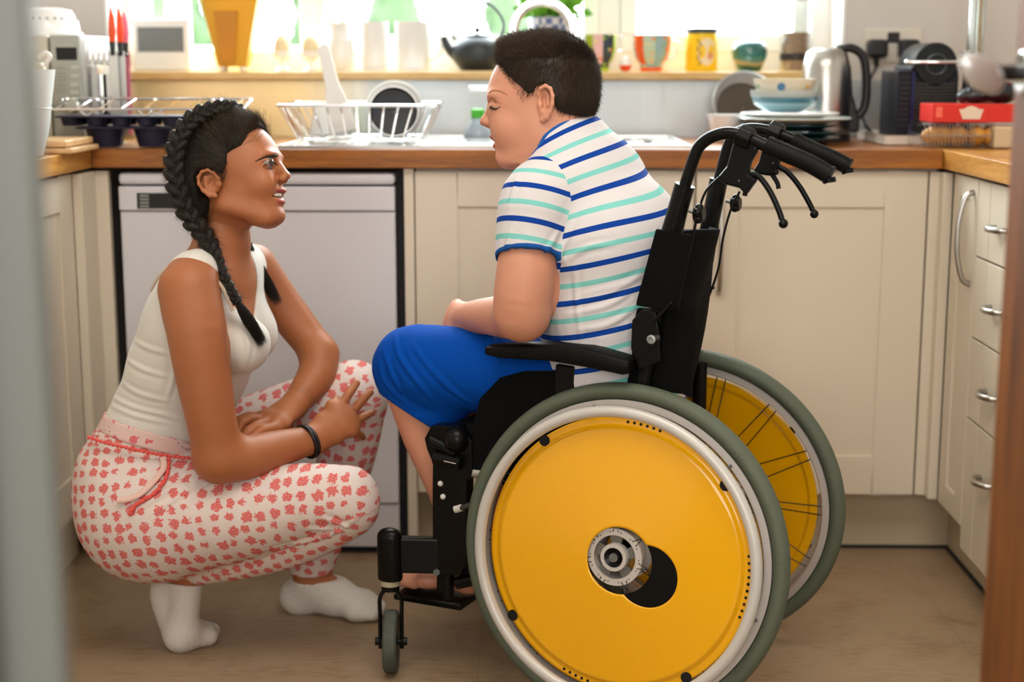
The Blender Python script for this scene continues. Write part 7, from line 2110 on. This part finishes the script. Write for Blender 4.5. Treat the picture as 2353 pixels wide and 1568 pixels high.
# bottle brush, skewers in a tall glass
c0 = np.array([atY(2218, 240, 3.52)[0], 3.52, CT + .001]); t0 = thing('bottle_brush', 'navy brush with dark bristles standing behind the red box', 'brush', c0)
t = MB(); t.tube([c0 + CZ * .001, c0 + CZ * .10, c0 + CZ * .16], [.011, .012, .007], 14); t.build('brush_handle', M_NAVY, t0)
t = MB()
for i in range(5):
    for j in range(12):
        a = 2 * math.pi * j / 12; t.tube([c0 + CZ * (.16 + .008 * i), c0 + CZ * (.168 + .008 * i) + np.array([math.cos(a), math.sin(a), .25]) * .017], .0012, 5)
t.build('bristles', M_NAVY, t0)
c0 = np.array([atY(2234, 235, 3.60)[0], 3.60, CT + .001]); t0 = thing('glass_cylinder', 'tall clear glass cylinder in the corner behind the red box', 'glass vase', c0)
t = MB(); t.lathe([(.001, .002), (.018, .002), (.0195, .006), (.0195, .36), (.0185, .36), (.0185, .008), (.001, .006)], c0, n=36); t.build('glass_body', M_GLASS, t0)
for i, (dx, dy, m_, lb, r_) in enumerate(((-.012, 0, M_CHROME, 'metal skewer in the glass cylinder, farthest from the wooden rod', .0016), (-.005, .006, M_CHROME, 'middle metal skewer in the glass cylinder', .0016), (.001, -.004, M_CHROME, 'metal skewer next to the wooden rod', .0016), (.010, 0, M_BOARD, 'wooden rod standing in the glass cylinder', .0050))):
    t = MB(); t.tube([c0 + [dx, dy, .008], c0 + [dx, dy, .33]], r_, 10)
    if i < 3: t.ball(c0 + [dx, dy, .335], .004, 10, 6)
    put('skewer', t, m_, lb, 'skewer', c0 + [dx, dy, .008], 'rods in the glass cylinder')

# croissant box, cake box, packet
def cr_box():
    yy = 3.27; x0, x1 = atY(2118, 310, yy)[0], atY(2292, 310, yy)[0]; z0, z1 = CT + .001, zof(283, yy)
    t0 = thing('croissant_box', 'clear plastic box of golden croissants beneath the red cake box', 'food box', ((x0 + x1) / 2, yy + .06, z0))
    t = MB(); t.box(x0, x1, yy, yy + .13, z0, z1); o = t.build('clear_box', M_PLASTIC, t0, smooth=0, bev=.006)
    t = MB(); zm = (z0 + z1) * .5
    t.box(x0 - .006, x1 + .006, yy - .006, yy - .001, zm - .0015, zm + .0015)
    for i in range(15): xx = x0 + .006 + i * .0075; t.tube([(xx, yy - .001, z0 + .004), (xx, yy - .001, z1 - .003), (xx, yy + .02, z1 + .0005)], .0011, 6)
    t.build('box_ribs', mat('plastic_rib', (.6, .6, .58), .2, trans=.7), t0)
    M_CR = mat('golden_pastry', srgb('#dc9a45'), .5, noise=.45, nscale=40)
    for i, (px, ln, lab) in enumerate(((2160, .040, 'long croissant at the kettle end of the clear box'), (2200, .022, 'second croissant in the clear box'), (2243, .021, 'croissant end-on in the middle of the clear box'), (2278, .019, 'croissant next to the beige packet in the clear box'))):
        c_ = np.array([atY(px, 315, yy + .04)[0], yy + .045, z0 + .024]); q = MB(); V = []
        prof = [(.001, -1), (.010, -.85), (.0145, -.72), (.0135, -.66), (.0185, -.5), (.0175, -.4), (.0215, -.2), (.0205, -.1), (.0225, .1), (.021, .22), (.019, .4), (.018, .5), (.014, .7), (.010, .85), (.001, 1)]
        axc = (XR_ * 1.0 + YR_ * .2) if i == 0 else (YR_ + XR_ * .15 * (i - 2)); q.lathe([(r * (1 if i else 1.05), h_ * max(ln, .030) * 1.1) for r, h_ in prof], c_, axc, n=24)
        put('croissant', q, M_CR, lab, 'croissant', c_, 'croissants in the clear box')
    return z1
zc1 = cr_box()
yy = 3.285; x0, x1 = atY(2143, 260, yy)[0], atY(2340, 260, yy)[0]; z1 = zof(239, yy); zb = zc1 + .0015
t0 = thing('cake_box', 'long red cake box with a cream crown-shaped label, on the croissant box', 'cake box', ((x0 + x1) / 2, yy, zb))
t = MB(); t.box(x0, x1, yy, yy + .11, zb, z1); t.build('carton', mat('red_carton', srgb('#d62a1e'), .45), t0, smooth=0, bev=.001)
q = [(2204, 251), (2212, 274), (2252, 274), (2260, 251), (2250, 251), (2242, 246), (2232, 243), (2222, 246), (2214, 251)]
t = MB(); P_ = [atY(a, b_, yy - .0006) for a, b_ in q]; k_ = len(P_); V = P_ + [p - YR_ * .0004 for p in P_]; t.add(V, [tuple(range(k_)), tuple(reversed(range(k_, 2 * k_)))] + [(i, (i + 1) % k_, k_ + (i + 1) % k_, k_ + i) for i in range(k_)]); t.build('crown_label', mat('cream_card', srgb('#e3cfba'), .6), t0, smooth=0)
t = MB(); pbox(2150, 246, 2166, 270, yy - .0004, .0004, t); pbox(2260, 250, 2262, 276, yy - .0004, .0003, t); t.build('panel_print', mat('pale_red_print', srgb('#ef6a55'), .5), t0, smooth=0)
yy = 3.26; x0, x1 = atY(2281, 310, yy)[0], atY(2345, 310, yy)[0]; t = MB(); t.box(x0 + .004, x1, yy, yy + .08, CT + .001, zof(290, yy)); t.cur = 0
put('paper_packet', t, mat('beige_packet', srgb('#cdb795'), .7), 'beige paper packet beside the croissant box', 'packet', (x0, yy, CT), smooth=0, bev=.004)
yy = 3.33; c_ = np.array([atY(2285, 235, yy)[0], yy + .03, z1 + .001]); t0 = thing('snack_bag', 'crumpled dark snack bag with red and yellow print on the cake box', 'bag', c_)
pr = [ell(c_ + [.0, 0, .020], (.060, .035, .018), k=.02), ell(c_ + [.025, 0, .026], (.035, .03, .020), k=.02), ell(c_ + [-.045, 0, .014], (.03, .026, .013), k=.02)]
lo, hi = bounds(pr, .01); Vq, Fq = organic(pr, [(lo, hi, .003)], 1); Vq = Vq + RNG.normal(0, .0007, Vq.shape); Vq[:, 2] = np.maximum(Vq[:, 2], z1 + .001)
m, nt, b, N, L = nodes('snack_bag_print'); tc = N('ShaderNodeTexCoord'); vv = N('ShaderNodeTexVoronoi'); vv.inputs['Scale'].default_value = 22; L(tc.outputs['Object'], vv.inputs['Vector']); sc_ = N('ShaderNodeSeparateColor'); L(vv.outputs['Color'], sc_.inputs[0]); cr = N('ShaderNodeValToRGB'); cr.color_ramp.interpolation = 'CONSTANT'; L(sc_.outputs[0], cr.inputs[0])
e = cr.color_ramp.elements; e[0].color = (.012, .012, .016, 1); e[1].position = .45; e[1].color = srgb('#8c1d14') + (1,)
for p_, c__ in ((.65, '#cfcac0'), (.8, '#d08a1c')): q = e.new(p_); q.color = srgb(c__) + (1,)
L(cr.outputs[0], b.inputs['Base Color']); b.inputs['Roughness'].default_value = .3
link_mesh('bag_body', Vq, Fq, m, t0)
